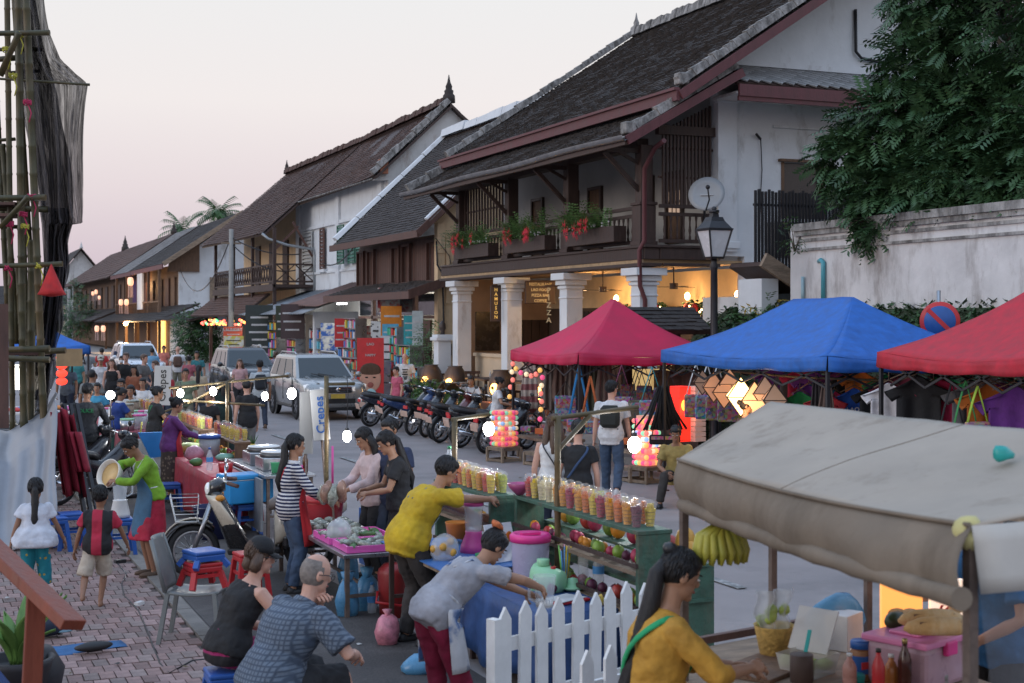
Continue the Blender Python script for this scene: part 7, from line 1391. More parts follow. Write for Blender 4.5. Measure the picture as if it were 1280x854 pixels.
q=on(716,738,.65);t=thing('juicer_cone','small pale green lemon squeezer dish','squeezer',q);m=MB();m.lathe([(.05,0),(.09,.015),(.10,.03),(.06,.03),(.045,.05),(.04,.09),(.001,.1)],n=18);m.build('dish',mint,t)
for k,(px,py,h,mt,cm,lb)in enumerate(((748,735,.30,plast_clear,plastic('capblue',(.03,.2,.45)),'large water bottle with blue label on the smoothie table'),(465,768,.30,plast_clear,MC.get('plastic_capblue')or pb,'water bottle standing on the asphalt by the tray table'),(430,757,.3,plast_clear,pb,'water bottle hidden at the leg of the tray table'),(262,588,.3,plast_clear,pb,'water bottle on the red tablecloth'),(574,590,.32,plast_clear,pg_,'bottle with green cap at the end of the fruit cups'))):
 z=(.65,0,0,.76,1.22)[k];q=on(px,py,z)if k!=4 else V((4.66,12.82,1.221));bottle(lb,q.x,q.y,z,h,mt,cm,'water bottles',h*.15,'water_bottle',lab=plastic('label_blue',(.08,.28,.6)))
q=on(729,734,.65);t=thing('cup_stack','tall stack of clear plastic cups on the smoothie table','cups',q);m=MB()
for i in range(18):m.lathe([(.036,i*.017),(.045,i*.017+.05)],n=14,cap=False)
m.build('stacked_cup',cup_m,t)['kind']='stuff'
q=on(706,732,.65);t=thing('straw_holder','clear cup of colourful drinking straws','straws',q);m=MB();m.lathe([(.04,0),(.05,.12)],n=14,cap=False);m.build('holder',cup_m,t)
for i in range(16):a=i*2.4;m=MB();m.tube([(.015*cos(a),.015*sin(a),.01),(.05*cos(a),.05*sin(a),.30+.02*sin(i*3.))],.006,5);m.build('straw',plastic('straw%d'%(i%5),((.7,.55,.02),(.6,.2,.35),(.1,.3,.6),(.7,.3,.02),(.2,.5,.1))[i%5]),t)
q=on(706,752,.65);m=MB();m.box((0,0,.012),(.32,.22,.02),.3);tag(m.build('tray',pr_,None,q,bevel=.006),'red tray with paper sheet on the smoothie table','tray');m=MB();m.box((0,0,.026),(.28,.2,.004),.45);tag(m.build('paper_sheet',shoe_w,None,q),'white paper sheet on the red tray','paper')
for i,(px,py,r_,mm,lb)in enumerate(((690,742,.04,fr_m['passion fruit'],'dark passion fruit behind the paper sheet'),(698,740,.036,fr_m['passion fruit'],'second dark passion fruit by the squeezer'),(756,752,.036,pm('banana_old',(.5,.35,.06),.6,0,.3,20),'spotted ripe banana heap on the smoothie table'),(750,757,.034,MC['banana_old'],'small bananas at the corner of the table'),(768,742,.036,fr_m['dragon fruit'],'dark red fruit beside the water bottle'),(774,745,.034,fr_m['dragon fruit'],'dark red fruit at the green end board'))):q=on(px,py,.65);fruit(lb,q.x,q.y,.65,r_,mm,None,sc=(1.6,1,.9)if i in(2,3)else(1,1,1))
q=on(612,702,.76);t=thing('menu_card','white menu card with pictures of smoothies leaning at the green board','menu card',(q.x+.1,q.y,.75),.35);Qm=Matrix.Rotation(-.3,4,'X');m=MB();m.box((0,0,.16),(.3,.01,.32),Qm);m.build('card',pm('card_white',(.62,.64,.68),.5),t)
for i in range(2):m=MB();m.ell(Qm@V((-.02+.1*i,-.012,.0))+V((0,0,.17+.03*i)),(.04,.004,.045),12,6);m.build('picture',FM[('mango','papaya')[i]],t)
m=MB();m.box(Qm@V((-.1,-.008,0))+V((0,0,.16)),(.03,.004,.14),Qm);m.build('print_line',blackplastic,t)
q=on(592,690,.75);t=thing('food_processor','pink food processor on the blue folding table','blender',q);m=MB();m.lathe([(.12,0),(.11,.06),(.07,.16),(.075,.18)],n=18);m.build('base',ppk,t);m=MB();m.lathe([(.07,.18),(.085,.40)],n=18,cap=False);m.build('jug',plast_clear,t);m=MB();m.lathe([(.088,.40),(.088,.43),(.05,.44)],n=18);m.build('jug_lid',ppk,t)
q=on(556,700,.75);m=MB();m.ell((0,0,.1),(.13,.1,.12),12,8,nz=.15);t=thing('fruit_bag','plastic bag of yellow fruit on the folding table','bag',q);m.build('bag_skin',plast_clear,t);m=MB()
for i in range(10):m.ell((R.gauss(0,.05),R.gauss(0,.04),.05+R.random()*.1),.035,7,5)
m.build('fruit_heap',fr_m['ripe mango'],t)['kind']='stuff'
m=MB();m.lathe([(.09,0),(.11,.13),(.115,.14),(.1,.13)],n=20);tag(m.build('orange_basin',plastic('orange',(.6,.18,.02)),None,on(572,672,.80)),'orange basin behind the food processor','basin')
m=MB();m.box((0,0,.03),(.2,.14,.06),.4);tag(m.build('green_box',pg_,None,on(612,700,.75)),'small green tray beside the menu card','tray')
pf=thing('white_picket_fence','white wooden picket fence in front of the smoothie table','fence',(3.39,8.42,0),math.atan2(.57,1.48));wp=paint('white_fence',(.74,.74,.73),stain=((.35,.33,.3),.2,3))
m=MB();m.prism([(-.05,.06),(.05,.06),(.05,.83),(0,.91),(-.05,.83)],'y',-.011,.011);pme=m.mesh('picket');pme.materials.append(wp)
for i in range(10):o=put('picket',pme,pf,(.06+i*.168,0,.02*sin(i*2.1)));o.rotation_euler=(0,.02*sin(i*1.7),0)
for z in(.28,.66):m=MB();m.bx((-.02,.013,z-.045),(1.72,.04,z+.045));m.build('rail',wp,pf)
m=MB();m.bx((-.045,-.02,0),(.02,.06,.84));m.build('post',wp,pf)
pf2=thing('white_picket_fence','short return of white pickets standing by the woman in orange','fence',(3.55,7.6,0),.35)
for i in range(3):o=put('picket',pme,pf2,(.1+i*.2,0,-.12))
for z in(.2,.55):m=MB();m.bx((0,.013,z-.04),(.62,.04,z+.04));m.build('rail',wp,pf2)
q=P(530,842);m=MB();m.ell((0,0,.07),(.2,.13,.09),14,8,nz=.3);m.tube([(.12,0,.1),(.22,.03,.2),(.28,0,.1)],.02,6,True,.4);tag(m.build('plastic_bag',pm('bag_blue',(.10,.30,.50),.3,0,.1,alpha=.85),None,q),'crumpled blue plastic bag on the asphalt','bag')
q=P(484,808);m=MB();m.ell((0,0,.13),(.11,.10,.14),12,8,nz=.25);m.lathe([(.035,.24),(.02,.27),(.045,.31)],n=8);tag(m.build('plastic_bag',pm('bag_pink',(.55,.2,.25),.35,0,.4,14),None,q),'pink plastic bag behind the shoes of the man in yellow','bag')
q=P(492,770);t=thing('red_bucket','red plastic water cooler with handle behind the man in yellow','bucket',q);m=MB();m.lathe([(.13,0),(.145,.28),(.15,.4),(.14,.44),(.09,.49),(.03,.5)],n=20);m.build('bucket_body',plastic('darkred',(.28,.025,.025)),t);m=MB();m.tube([(-.16,-.02,.24),(-.2,-.1,.16),(0,-.2,.13),(.2,-.1,.16),(.16,-.02,.24)],.014,7);m.build('handle',pr_,t)
for i,(px,py,lb)in enumerate(((395,775,'blue bag hanging under the tray table end'),(420,768,'blue plastic bag under the tray table'),(400,735,'blue plastic bag behind the scooter'))):q=P(px,py);m=MB();m.ell((0,0,.16),(.12,.1,.18),12,8,nz=.3);m.lathe([(.03,.3),(.07,.42)],n=8);tag(m.build('plastic_bag',MC['bag_blue'],None,(q.x+.3,q.y,0)),lb,'bag','blue bags under the stall')
# tray table (striped woman), sign, stove and coolers
table('steel tray table in front of the woman in stripes',3.55,12.6,4.25,15.3,.60,metal,rust)
foil=pm('food_bag',(.27,.29,.24),.25,0,.6,22,bump=.6,bs=40);pkt=plastic('tray_pink',(.70,.12,.42))
for k,(x,y,w,d,lb)in enumerate(((3.92,12.9,.62,.5,'pink tray of wrapped rolls at the near table corner'),(3.9,13.5,.62,.6,'second pink tray of leaf parcels'))):
 t=thing('food_tray',lb,'tray',(x,y,.605),0,'pink trays on the steel table');m=MB();m.box((0,0,.005),(w,d,.01));
 for s_ in(-1,1):m.box((s_*w/2,0,.03),(.02,d,.06));m.box((0,s_*d/2,.03),(w,.02,.06))
 m.build('tray_body',pkt,t)
 for i in range(14):m=MB();m.ell((0,0,0),(.036,.09,.034),9,6,nz=.5);m.tube([(0,.08,0),(0,.12,.02)],.012,5);tag(m.build('food_parcel',foil if i%3 else leaf_m,None,(x-.23+.115*(i%5)+R.uniform(-.02,.02),y-.15+.14*(i//5),.645+.02*(i%2)),R.random()*3),'bagged roll, %s in %s row, '%(ORD[i%5],ORD[i//5])+lb.replace(' of ',' with '),'food','bagged rolls in tray '+ORD[k])
for i in range(16):m=MB();m.ell((0,0,0),(.05,.075,.04),9,6,nz=.6);tag(m.build('food_parcel',foil,None,(3.7+.13*(i%4),14.05+.16*(i//4),.645),R.random()*3),'clear rice bag on the steel table, %s row, %s across'%(ORD[i//4],ORD[i%4]),'food','rice bags on the steel table')
m=MB();m.ell((0,0,.1),(.13,.11,.12),12,8,nz=.3);tag(m.build('clear_bag',plast_clear,None,(3.72,13.35,.61)),'bulging clear plastic bag on the second tray','bag')
t=thing('bag_cluster','cluster of clear snack bags hanging from pink string','bags',(3.75,13.7,1.05))
for i in range(7):m=MB();a=i*.9;m.ell((.10*cos(a),.10*sin(a),-.03*(i%2)),(.05,.05,.10),9,7,nz=.5);m.build('snack_bag',foil if i%2 else pm('bag_brown',(.3,.17,.12),.3,0,.4,12),t)
m=MB();m.tube([(0,0,.08),(0,0,.45)],.012,5);m.build('string',ppk,t);m=MB();m.tube([(0,0,-.05),(.02,0,-.44)],.012,6);m.build('rod',rust,t)
t=thing('plastic_tub','red round lidded tub behind the snack bags','tub',(4.0,15.0,.61));m=MB();m.lathe([(.2,0),(.22,.16),(.23,.18)],n=20);m.build('tub',pr_,t);m=MB();m.lathe([(.24,.18),(.24,.22),(.1,.27),(.03,.28)],n=20);m.build('tub_lid',pr_,t)
m=MB();m.box((4.55,15.2,.33),(.03,.5,.62));tag(m.build('blue_board',blue_s),'blue board standing by the steel table','board')
def sign(label,px0,py_,px1,py1,X,txt,tilt=0.,w=.22,h=.8,col=None,size=.15,tm=None,a=-.15,led=1.4):
 y=PX((px0+px1)/2,X);z=PZ((py_+py1)/2,X,y);t=thing('crepe_sign',label,'sign',(X,y,z),a,'upright crepe signs');t.rotation_euler=(0,tilt,a);m=MB();m.box((0,0,0),(w,.06,h));m.build('light_box',glow('signlit%.2f'%led,(.95,.97,1),led,(.34,.34,.34)),t,bevel=.006);lettering(txt,size,tm,t,(0,-.036,0),(pi/2,-pi/2,0));m=MB();m.tube([(0,.02,-h/2),(0,.02,-z)],.015,6);m.build('stand',rust,t);return t
sign('glowing upright sign reading Crepes in blue beside the stove',385,492,415,545,4.45,'Crepes',-.08,.20,.62,None,.155,blue_s,led=.05);sign('white upright sign reading Crepes in black by the far shelf',193,462,213,502,4.05,'Crepes',.03,.3,.72,None,.20,blackplastic,led=.12)
y=PX(385,4.35);t=thing('tube_lamp_stand','slim glowing lamp panel left of the crepe sign board','lamp',(4.3,y-.1,0));m=MB();m.box((0,0,1.5),(.16,.03,.75));m.build('lamp_panel',glow('signlit2',(.95,.97,1),.06,(.17,.17,.17)),t);m=MB();m.tube([(0,0,0),(0,0,1.12)],.014,6);m.build('stand',rust,t)
table('metal crepe counter with two griddles',3.95,17.6,4.6,20.0,.80,metal,rust,'crepe_counter');m=MB();m.bx((3.9,17.62,.1),(3.93,19.98,.75));tag(m.build('tin_board',pm('panel_tin',(.25,.26,.27),.5,.5)),'tin front board of the crepe counter','board')
for k,(y,lb)in enumerate(((19.2,'round crepe griddle on its square stove at the far end'),(18.4,'round crepe griddle nearest the woman in stripes'))):
 t=thing('crepe_griddle',lb,'stove',(4.3,y,.805),0,'griddles on the crepe counter');m=MB();m.box((0,0,.08),(.5,.5,.16));m.build('stove',metal,t,bevel=.01);m=MB();m.cyl((0,0,.185),.24,.04,24);m.build('hot_plate',pm('iron_plate',(.12,.12,.12),.4,.7),t);m=MB();m.cyl((.0,.02,.22),.22,.02,24);m.build('griddle_lid',pw,t)
m=MB();m.lathe([(.05,0),(.06,.12),(.062,.13)],n=14);tag(m.build('spread_tub',pg_,None,(4.15,17.9,.805)),'green tub at the near end of the crepe counter','tub');bottle('brown bottle on the crepe counter',4.5,17.75,.805,.26,pm('glass_brown',(.08,.03,.01),.1),blackplastic);m=MB();m.lathe([(.06,0),(.065,.1)],n=14);tag(m.build('spread_tub',ppk,None,(4.45,17.0,.8)),'pink tub floating lid side by the lamp panel','tub');tag(D.objects['spread_tub.001'],'pink tub beside the lamp panel','tub');D.objects['spread_tub.001'].location=(4.4,17.72,.805)
q=P(307,668);t=thing('cool_box','bright blue cool box with white band on a blue stool','cool box',(q.x,q.y,.405),.25);m=MB();m.box((0,0,.16),(.62,.36,.30));m.build('box_body',plastic('cyan',(.02,.25,.55)),t,bevel=.02);m=MB();m.box((0,0,.345),(.65,.39,.07));m.build('box_lid',MC['plastic_cyan'],t,bevel=.02);m=MB();m.box((0,0,.315),(.632,.372,.015));m.build('seal',pw,t)
table('red covered table of the woman in purple',3.45,18.4,4.05,21.2,.72,wood_g,wood_d,cloth_=cloth('table_red',(.42,.03,.05),rough=.6),drop=.6)
for k,(px,py,r_,h,m1,m2,lb)in enumerate(((262,570,.16,.26,pm('tub_clear',(.4,.42,.45),.3,alpha=.8),plastic('lid_blue',(.03,.10,.38)),'large clear tub with dark blue lid on the red table'),(243,575,.14,.2,pm('bag_pinkclear',(.55,.25,.32),.3,0,.3,alpha=.8),None,'pink plastic bag of fruit on the red table'),(236,565,.2,.14,pm('bag_greenmelon',(.4,.5,.16),.5,0,.3),None,'bag of yellow green melons on the red table'),(282,590,.10,.12,pr_,None,'red tub at the corner of the red table'),(226,583,.09,.10,leaf_m,None,'heap of green leaves on the red table'),(300,575,.14,.1,plastic('lidgreen',(.2,.4,.3)),None,'pale green basin behind the red table'))):
 q=P(px,py,.73);q.x=min(4.0,max(3.5,q.x));t=thing('food_tub',lb,'tub',q,0,'tubs on the red table');m=MB();(m.lathe([(r_*.85,0),(r_,h)],n=18)if m2 or m1 in(pr_,)else m.ell((0,0,h*.5),(r_,r_*.8,h*.55),12,8,nz=.25));m.build('tub',m1,t)
 if m2:m=MB();m.lathe([(r_*1.05,h),(r_*1.05,h+.05),(r_*.8,h+.06)],n=18);m.build('tub_lid',m2,t)
t=thing('paper_bag','blue bag with yellow handles at the tin panel','bag',(3.3,22.6,.62));m=MB();m.prism([(-.22,.38),(.22,.38),(.12,0),(-.03,-.02)],'y',-.05,.05);m.build('bag_body',plastic('bagblue',(.02,.17,.45)),t);
for s_ in(-1,1):m=MB();m.tube([(s_*.18,0,.36),(s_*.16,0,.55)],.01);m.build('bag_handle',ty_,t)
m=MB();m.bx((2.9,23.2,0),(3.6,23.26,.85));tag(m.build('tin_screen',MC['panel_tin']),'ribbed tin screen behind the blue bag','screen')
m=MB();m.lathe([(.2,0),(.24,.4),(.26,.42),(.23,.42),(.2,.05)],n=20);tag(m.build('dark_bin',plastic('navy',(.015,.02,.07)),None,(3.35,17.9,0)),'navy plastic bin under the skirt side of the red table','bin')
table('far food table of the stall crowd',3.2,25.6,3.9,29.8,.78,wood_g,wood_d,cloth_=cloth('table_pinkred',(.3,.06,.08)),drop=.5)
for i in range(14):
 k=i%4;x,y=3.35+.25*(i%3),25.9+.28*i;t=thing('food_pot',('steel pot with green lid, ','clear jar of snacks, ','white tub, ','brown sack of crisps, ')[k]+ORD[i]+' along the far food table','pot',(x,y,.79),0,'pots on the far food table');m=MB();m.lathe([(.12,0),(.13,.18+.05*k)],n=14);m.build('pot',(metal,plast_clear,pw,wood_g)[k],t);m=MB();m.cyl((0,0,.2+.05*k),.13,.03,14);m.build('pot_lid',(mint,ppk,pw,foil)[k],t)
table('white goods table under the far blue tent',1.6,31.5,3.2,34,.8,pw,metal)
for i in range(8):m=MB();m.ell((0,0,.04),(.12,.22,.05),10,6);tag(m.build('cloth_roll',GM[i%8],None,(1.8+.18*i,32+.2*(i%3),.805),.4),('red','blue','yellow','white','green','orange','pink','pale blue')[i]+' rolled cloth on the white goods table','cloth','rolled cloths');
m=MB();m.box((1.9,30.2,1.6),(.5,.06,.5));t=tag(m.build('lamp_box',glow('panel_white',(1,.9,.75),2.5,(.8,.8,.8))),'glowing white lamp panel behind the scaffold','lamp');light((1.9,29.8,1.5),15,(1,.9,.75),.2,'panel_light')
for i in range(4):q=V((2.9,33.6,1.9-.18*i));m=MB();m.ell((0,0,0),(.13,.13,.09),8,6);tag(m.build('red_lantern',glow('redball',(1,.06,.03),1.6,(.6,.03,.02)),None,q),('top','second','third','lowest')[i]+' red paper lantern in the string at the far blue tent','lantern','red lantern string')
m=MB();m.box((2.7,29.6,2.0),(.5,.05,.35));tag(m.build('cardboard_sheet',pm('cardboard',(.34,.24,.13),.9),None),'brown cardboard sheet on the scaffold corner','cardboard')
q=P(150,694);t=thing('blender','white blender with clear jug on a blue stool','blender',(q.x,q.y,.445));m=MB();m.lathe([(.11,0),(.115,.04),(.08,.19),(.085,.2)],n=18);m.build('base',pw,t);m=MB();m.lathe([(.07,.2),(.09,.42)],n=18,cap=False);m.build('jug',plast_clear,t);m=MB();m.tube([(.08,0,.24),(.14,0,.27),(.14,0,.36),(.09,0,.4)],.012,6);m.build('handle',plast_clear,t)
# baguette stall with canvas canopy
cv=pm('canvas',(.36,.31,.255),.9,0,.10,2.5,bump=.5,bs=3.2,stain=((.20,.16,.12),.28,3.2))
cv2=pm('canvas_dirty',(.20,.16,.12),.9,0,.18,2.2,bump=.4,bs=8,stain=((.11,.085,.06),.6,1.5))  # flap and roll canvas: shade worked into the darker base colour, stains over it
A0,A1,R0,R1=V((3.49,6.24,2.05)),V((3.15,3.70,2.08)),V((4.27,6.62,2.30)),V((4.25,4.2,2.29));R1=V((4.1,3.3,2.29));B0,B1=V((5.15,7.0,2.0)),V((5.05,3.4,2.02))
cn=thing('canvas_canopy','stained beige canvas canopy with rolled front edge over the baguette stall','canopy',(4.2,5.2,0));CL=wl(cn)
def fc(a,b_,c,d,s_):return lambda u,v:lp(lp(a,b_,u),lp(c,d,u),v)-V((0,0,s_*sin(pi*u)*(1-v)+.015*noise.noise(lp(lp(a,b_,u),lp(c,d,u),v)*2.5)+.02*sin(pi*v)*sin(u*9)))
m=MB();m.sheet(fc(A0,A1,R0,R1,.035),36,20,.008);m.build('roof_panel',cv,cn,CL);m=MB();m.sheet(fc(B0,B1,R0,R1,.03),24,10,.008);m.build('street_panel',cv,cn,CL)
rl0,rl1=V((3.50,6.22,1.83)),V((3.06,3.64,1.86));dn=lambda u:V((0,0,-.02*sin(pi*u)))
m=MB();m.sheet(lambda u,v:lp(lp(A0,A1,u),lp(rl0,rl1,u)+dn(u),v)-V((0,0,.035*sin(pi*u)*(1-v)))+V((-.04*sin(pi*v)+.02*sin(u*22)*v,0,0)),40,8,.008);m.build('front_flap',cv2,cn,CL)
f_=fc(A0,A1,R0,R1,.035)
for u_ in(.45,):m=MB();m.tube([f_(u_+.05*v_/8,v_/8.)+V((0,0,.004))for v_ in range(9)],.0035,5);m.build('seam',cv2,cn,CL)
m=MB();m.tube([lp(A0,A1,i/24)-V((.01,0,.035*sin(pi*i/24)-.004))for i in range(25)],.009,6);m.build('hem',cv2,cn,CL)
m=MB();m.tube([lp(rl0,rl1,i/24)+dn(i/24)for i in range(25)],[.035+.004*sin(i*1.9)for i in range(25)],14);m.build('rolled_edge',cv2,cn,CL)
m=MB();m.sheet(lambda u,v:lp(A0,R0,u)-V((0,0,.16*v*(1-.3*u)))+V((0,.02,0)),12,4,.008);m.build('end_flap',cv,cn,CL)
m=MB();m.sheet(lambda u,v:lp(lp(A1,V((4.3,3.15,2.14)),u),lp(V((3.3,3.6,.9)),V((4.4,3.2,.9)),u),v)+V((0,.03*sin(u*12+v*3),0)),20,14,.006);m.build('clear_side_sheet',pm('sheet_plastic',(.55,.56,.60),.3,0,.2,2,alpha=.06),cn,CL)
m=MB();m.sheet(lambda u,v:lp(lp(A1,V((4.3,3.15,2.2)),u),lp(V((3.17,3.68,1.86)),V((4.35,3.17,1.98)),u),v),14,4,.008);m.build('pale_side_flap',pm('canvas_pale',(.50,.49,.46),.85,0,.12,3),cn,CL)
for px,py,Z,zt in((1213,700,4.66,2.05),(855,690,7.3,2.03),(966,700,8.15,2.0),(1085,750,8.3,2.0),(1300,700,5.3,2.0)):a,b_=ray(px);m=MB();m.bx((Z*a-.018,Z*b_-.018,0),(Z*a+.018,Z*b_+.018,zt));m.build('pole',rust,cn,CL)
m=MB();c=V((3.17,3.74,2.05));m.ell((c.x,c.y,c.z),(.05,.05,.055),10,7,nz=.3);m.build('yellow_knot',pm('rag_yellow',(.5,.45,.2),.9),cn,CL)
m=MB();c=lp(lp(A0,A1,.72),lp(R0,R1,.72),.62)+V((0,0,.01));m.ell((0,0,.02),(.05,.035,.03),10,6,nz=.5);tag(m.build('plastic_scrap',plastic('teal',(.02,.35,.32)),None,c),'teal plastic scrap lying on the canvas canopy','scrap')
ct=thing('stall_counter','wooden baguette stall counter under the canvas canopy','counter',(4.3,5.4,0));CW=wl(ct)
m=MB();m.prism([(3.62,6.9),(3.55,4.0),(5.0,3.9),(5.05,7.25)],'z',.86,.90);m.build('counter_top',wood_g,ct,CW)
for x,y in((3.7,6.8),(3.65,4.1),(4.9,4.0),(4.95,7.1)):m=MB();m.bx((x-.03,y-.03,0),(x+.03,y+.03,.859));m.build('leg',wood_d,ct,CW)
m=MB();m.bar((3.66,6.95,.93),(5.05,7.28,.93),.04);m.build('back_rail',wood_r,ct,CW);m=MB();m.bx((3.70,4.1,.3),(3.73,6.8,.8));m.build('front_board',wood_d,ct,CW)
def oc(px,py,z=.90):return P(px,py,z)
q=oc(955,838);m=MB();m.box((0,0,.012),(.5,.34,.024),.5);tag(m.build('cutting_board',wood_b,None,q,bevel=.005),'worn wooden cutting board before the woman in orange','board')
q=oc(968,822);t=thing('egg_basket','yellow woven basket with clear bag of lettuce','basket',q);m=MB();m.lathe([(.075,0),(.11,.17),(.115,.18),(.1,.17),(.07,.01)],n=20);m.build('basket',pm('straw',(.52,.34,.10),.8,0,.3,30,bump=.6,bs=60),t);m=MB();m.sheet(lambda u,v:((u-.5)*.2*(1+.3*v)+.02*sin(v*9),.03*sin(u*14),.12+.25*v),10,8,.004);m.build('clear_bag',plast_clear,t)
for i in range(5):m=MB();m.ell((R.gauss(0,.03),R.gauss(0,.02),.2+R.random()*.06),(.04,.02,.035),7,5,nz=.4);m.build('lettuce',pm('lettuce',(.35,.45,.1),.5,0,.3),t)
q=oc(1010,842);t=thing('food_box','clear plastic box of lettuce with raised lid','box',q,.4);m=MB();m.lathe([(.14,0),(.17,.11)],n=4,Q=Matrix.Rotation(pi/4,4,'Z'),sm=False,cap=False);m.box((0,0,.004),(.2,.2,.006));m.build('box_body',pm('box_frost',(.6,.58,.54),.35,0,.05,alpha=.6),t);m=MB();m.box((.13,.05,.2),(.012,.24,.24),Matrix.Rotation(.5,4,'Y'));m.build('box_lid',MC['box_frost'],t)
for i in range(6):m=MB();m.ell((R.gauss(0,.05),R.gauss(0,.05),.05),(.05,.04,.03),7,5,nz=.4);m.build('lettuce',MC['lettuce'],t)
q=oc(1055,810);t=thing('tissue_box','white tissue carton with blue bag behind it','box',q,.5);m=MB();m.box((0,0,.1),(.2,.14,.2));m.build('carton',pw,t,bevel=.005);m=MB();m.ell((.05,.14,.12),(.2,.09,.15),12,8,nz=.25);tag(m.build('plastic_bag',MC['bag_blue'],None,q),'pale blue plastic bag behind the tissue carton','bag')
q=oc(1076,850);t=thing('spread_jar','jar with blue lid and red white label','jar',q);m=MB();m.lathe([(.05,0),(.052,.01),(.052,.15),(.045,.165)],n=20);m.build('jar',pm('peanut',(.3,.13,.05),.4),t);m=MB();m.lathe([(.053,.04),(.053,.13)],n=20,cap=False);m.build('label',blue_s,t);m=MB();m.box((0,-.053,.085),(.07,.006,.035),.1);m.build('label_mark',red_s,t);m=MB();m.lathe([(.053,.165),(.053,.2),(.048,.205)],n=20);m.build('jar_lid',plastic('lidblue',(.03,.12,.40)),t)
for k,(px,py,h,r_,bm,cm,lb)in enumerate(((1098,872,.24,.032,pr_,blackplastic,'red sauce squeeze bottle with black nozzle'),(1114,866,.19,.035,pm('sauce_amber',(.45,.16,.04),.25),pw,'amber sauce bottle with white nozzle'),(1131,870,.28,.034,pm('glass_sauce',(.05,.012,.008),.1),pm('cap_gold',(.4,.3,.12),.3,.6),'dark brown glass sauce bottle with gold neck'),(1062,862,.18,.036,pm('sauce_pink',(.5,.25,.2),.3),pw,'pale pink sauce bottle behind the teal lid'),(1173,858,.10,.05,pm('pepper_jar',(.2,.18,.17),.3),pw,'round jar with white lid at the pole'))):q=oc(px,py);bottle(lb,q.x,q.y,.901,h,bm,cm,'sauce bottles on the counter',r_,'sauce_bottle')
m=MB();m.lathe([(.05,0),(.055,.05),(.05,.055)],n=18);tag(m.build('tub',plastic('teal',(.02,.35,.32)),None,oc(1068,856)),'flat tub with teal lid in front of the jars','tub');m=MB();m.cyl((0,0,.07),.06,.14,16);tag(m.build('brown_tub',pm('tub_brown',(.08,.05,.04),.6),None,oc(1002,852)),'dark brown tub with green spoon','tub');m=MB();m.bar((0,0,.1),(.07,.05,.24),.02,.006);tag(m.build('spoon',plastic('teal',(.02,.35,.32)),None,oc(1005,850)),'green spoon handle standing in the brown tub','spoon')
q=P(1150,790,1.15);q.z=.901;t=thing('storage_box','clear storage box with pink lid full of bread','box',q,.35);m=MB();m.box((0,0,.11),(.46,.34,.22));m.build('box_body',pm('box_pinkclear',(.56,.36,.44),.3,0,.12,6,alpha=.72),t,bevel=.03);m=MB();m.box((0,0,.235),(.5,.38,.035));m.box((0,0,.262),(.3,.18,.02));m.build('box_lid',plastic('lid_pink',(.68,.22,.42)),t,bevel=.012)
for s_ in(-1,1):m=MB();m.box((s_*.1+.08,-.185,.20),(.1,.03,.07));m.build('clasp',plastic('hotpink',(.72,.04,.25)),t,bevel=.008)
for i in range(4):m=MB();m.ell((-.12+.09*i,-.04,.07+.04*(i%2)),(.07,.12,.05),10,6);m.build('bread_roll',pm('bread_brown',(.38,.20,.09),.7,0,.2,10),t)
brd=pm('bread_crust',(.58,.36,.15),.7,0,.2,12,bump=.3,stain=((.66,.52,.32),.6,9))
for i,(px,py,lb)in enumerate(((1164,776,'rear baguette lying on the pink lidded box'),(1172,786,'front baguette lying on the pink lidded box'))):q=P(px,py,1.215);t=thing('baguette',lb,'bread',q,-.35,'baguettes on the pink box');m=MB();m.tube([(-.17,0,0),(-.14,0,.004),(-.08,0,.012),(.02,0,.014),(.1,0,.010),(.15,0,.004),(.175,0,0)],[.008,.032,.046,.05,.046,.03,.008],12);m.build('loaf',brd,t);m=MB();m.bar((-.1,-.035,.035),(.11,-.03,.035),.004,.012);m.build('slit',wood_b,t)
q=P(1119,783,1.155);t=thing('avocado','dark green avocado on the pink lidded box','fruit',q,.4);m=MB();m.tube([(-.075,0,.0),(-.06,0,.0),(-.02,0,0),(.03,0,0),(.065,0,0),(.08,0,0)],[.008,.03,.047,.05,.034,.006],12);m.build('flesh',fr_m['avocado'],t,(0,0,.03))
q=P(1100,765,1.0);t=thing('lit_sign_box','glowing orange picture sign box at the street side of the stall','sign',(4.98,6.42,1.08),-.45);m=MB();m.box((0,0,.14),(.22,.06,.36));m.build('picture_panel',glow('pic',(1,.38,.08),1.1,(.7,.35,.12)),t);m=MB();m.box((.25,.02,.08),(.18,.06,.32));m.build('text_panel',glow('txt',(1,.72,.55),.9,(.7,.6,.5)),t)
for i in range(2):m=MB();m.ell((-.03+.07*i,-.035,.06),(.05,.006,.03),10,6);m.build('printed_bread',brd,t)
lettering('SK',.11,MC['paint_sign_red'],t,(.25,-.02,.12),(pi/2,-pi/2,0))
q=P(896,668,1.72);bn=thing('banana_bunch','bunch of green yellow bananas hanging from the canopy edge','bananas',(q.x,q.y,1.72));bm_=pm('banana',(.42,.38,.05),.5,0,.2,7,stain=((.12,.2,.03),.4,5))
for k in range(2):
 for i in range(9):a=-1.3+i*.33;r_=.03+.03*k;m=MB();m.tube([(.02*sin(a),-.02-.05*k,.05),(.09*sin(a)+.02*sin(a),-.06*cos(a)-.03*k,.0),(.13*sin(a),-.10*cos(a)-.03*k,-.06-.01*k),(.14*sin(a),-.10*cos(a)-.02*k,-.13)],[.012,.022,.022,.007],7);m.build('banana',bm_,bn)
m=MB();m.tube([(0,0,.3),(0,-.02,.03)],[.008,.02],6);m.build('stalk',bk,bn)
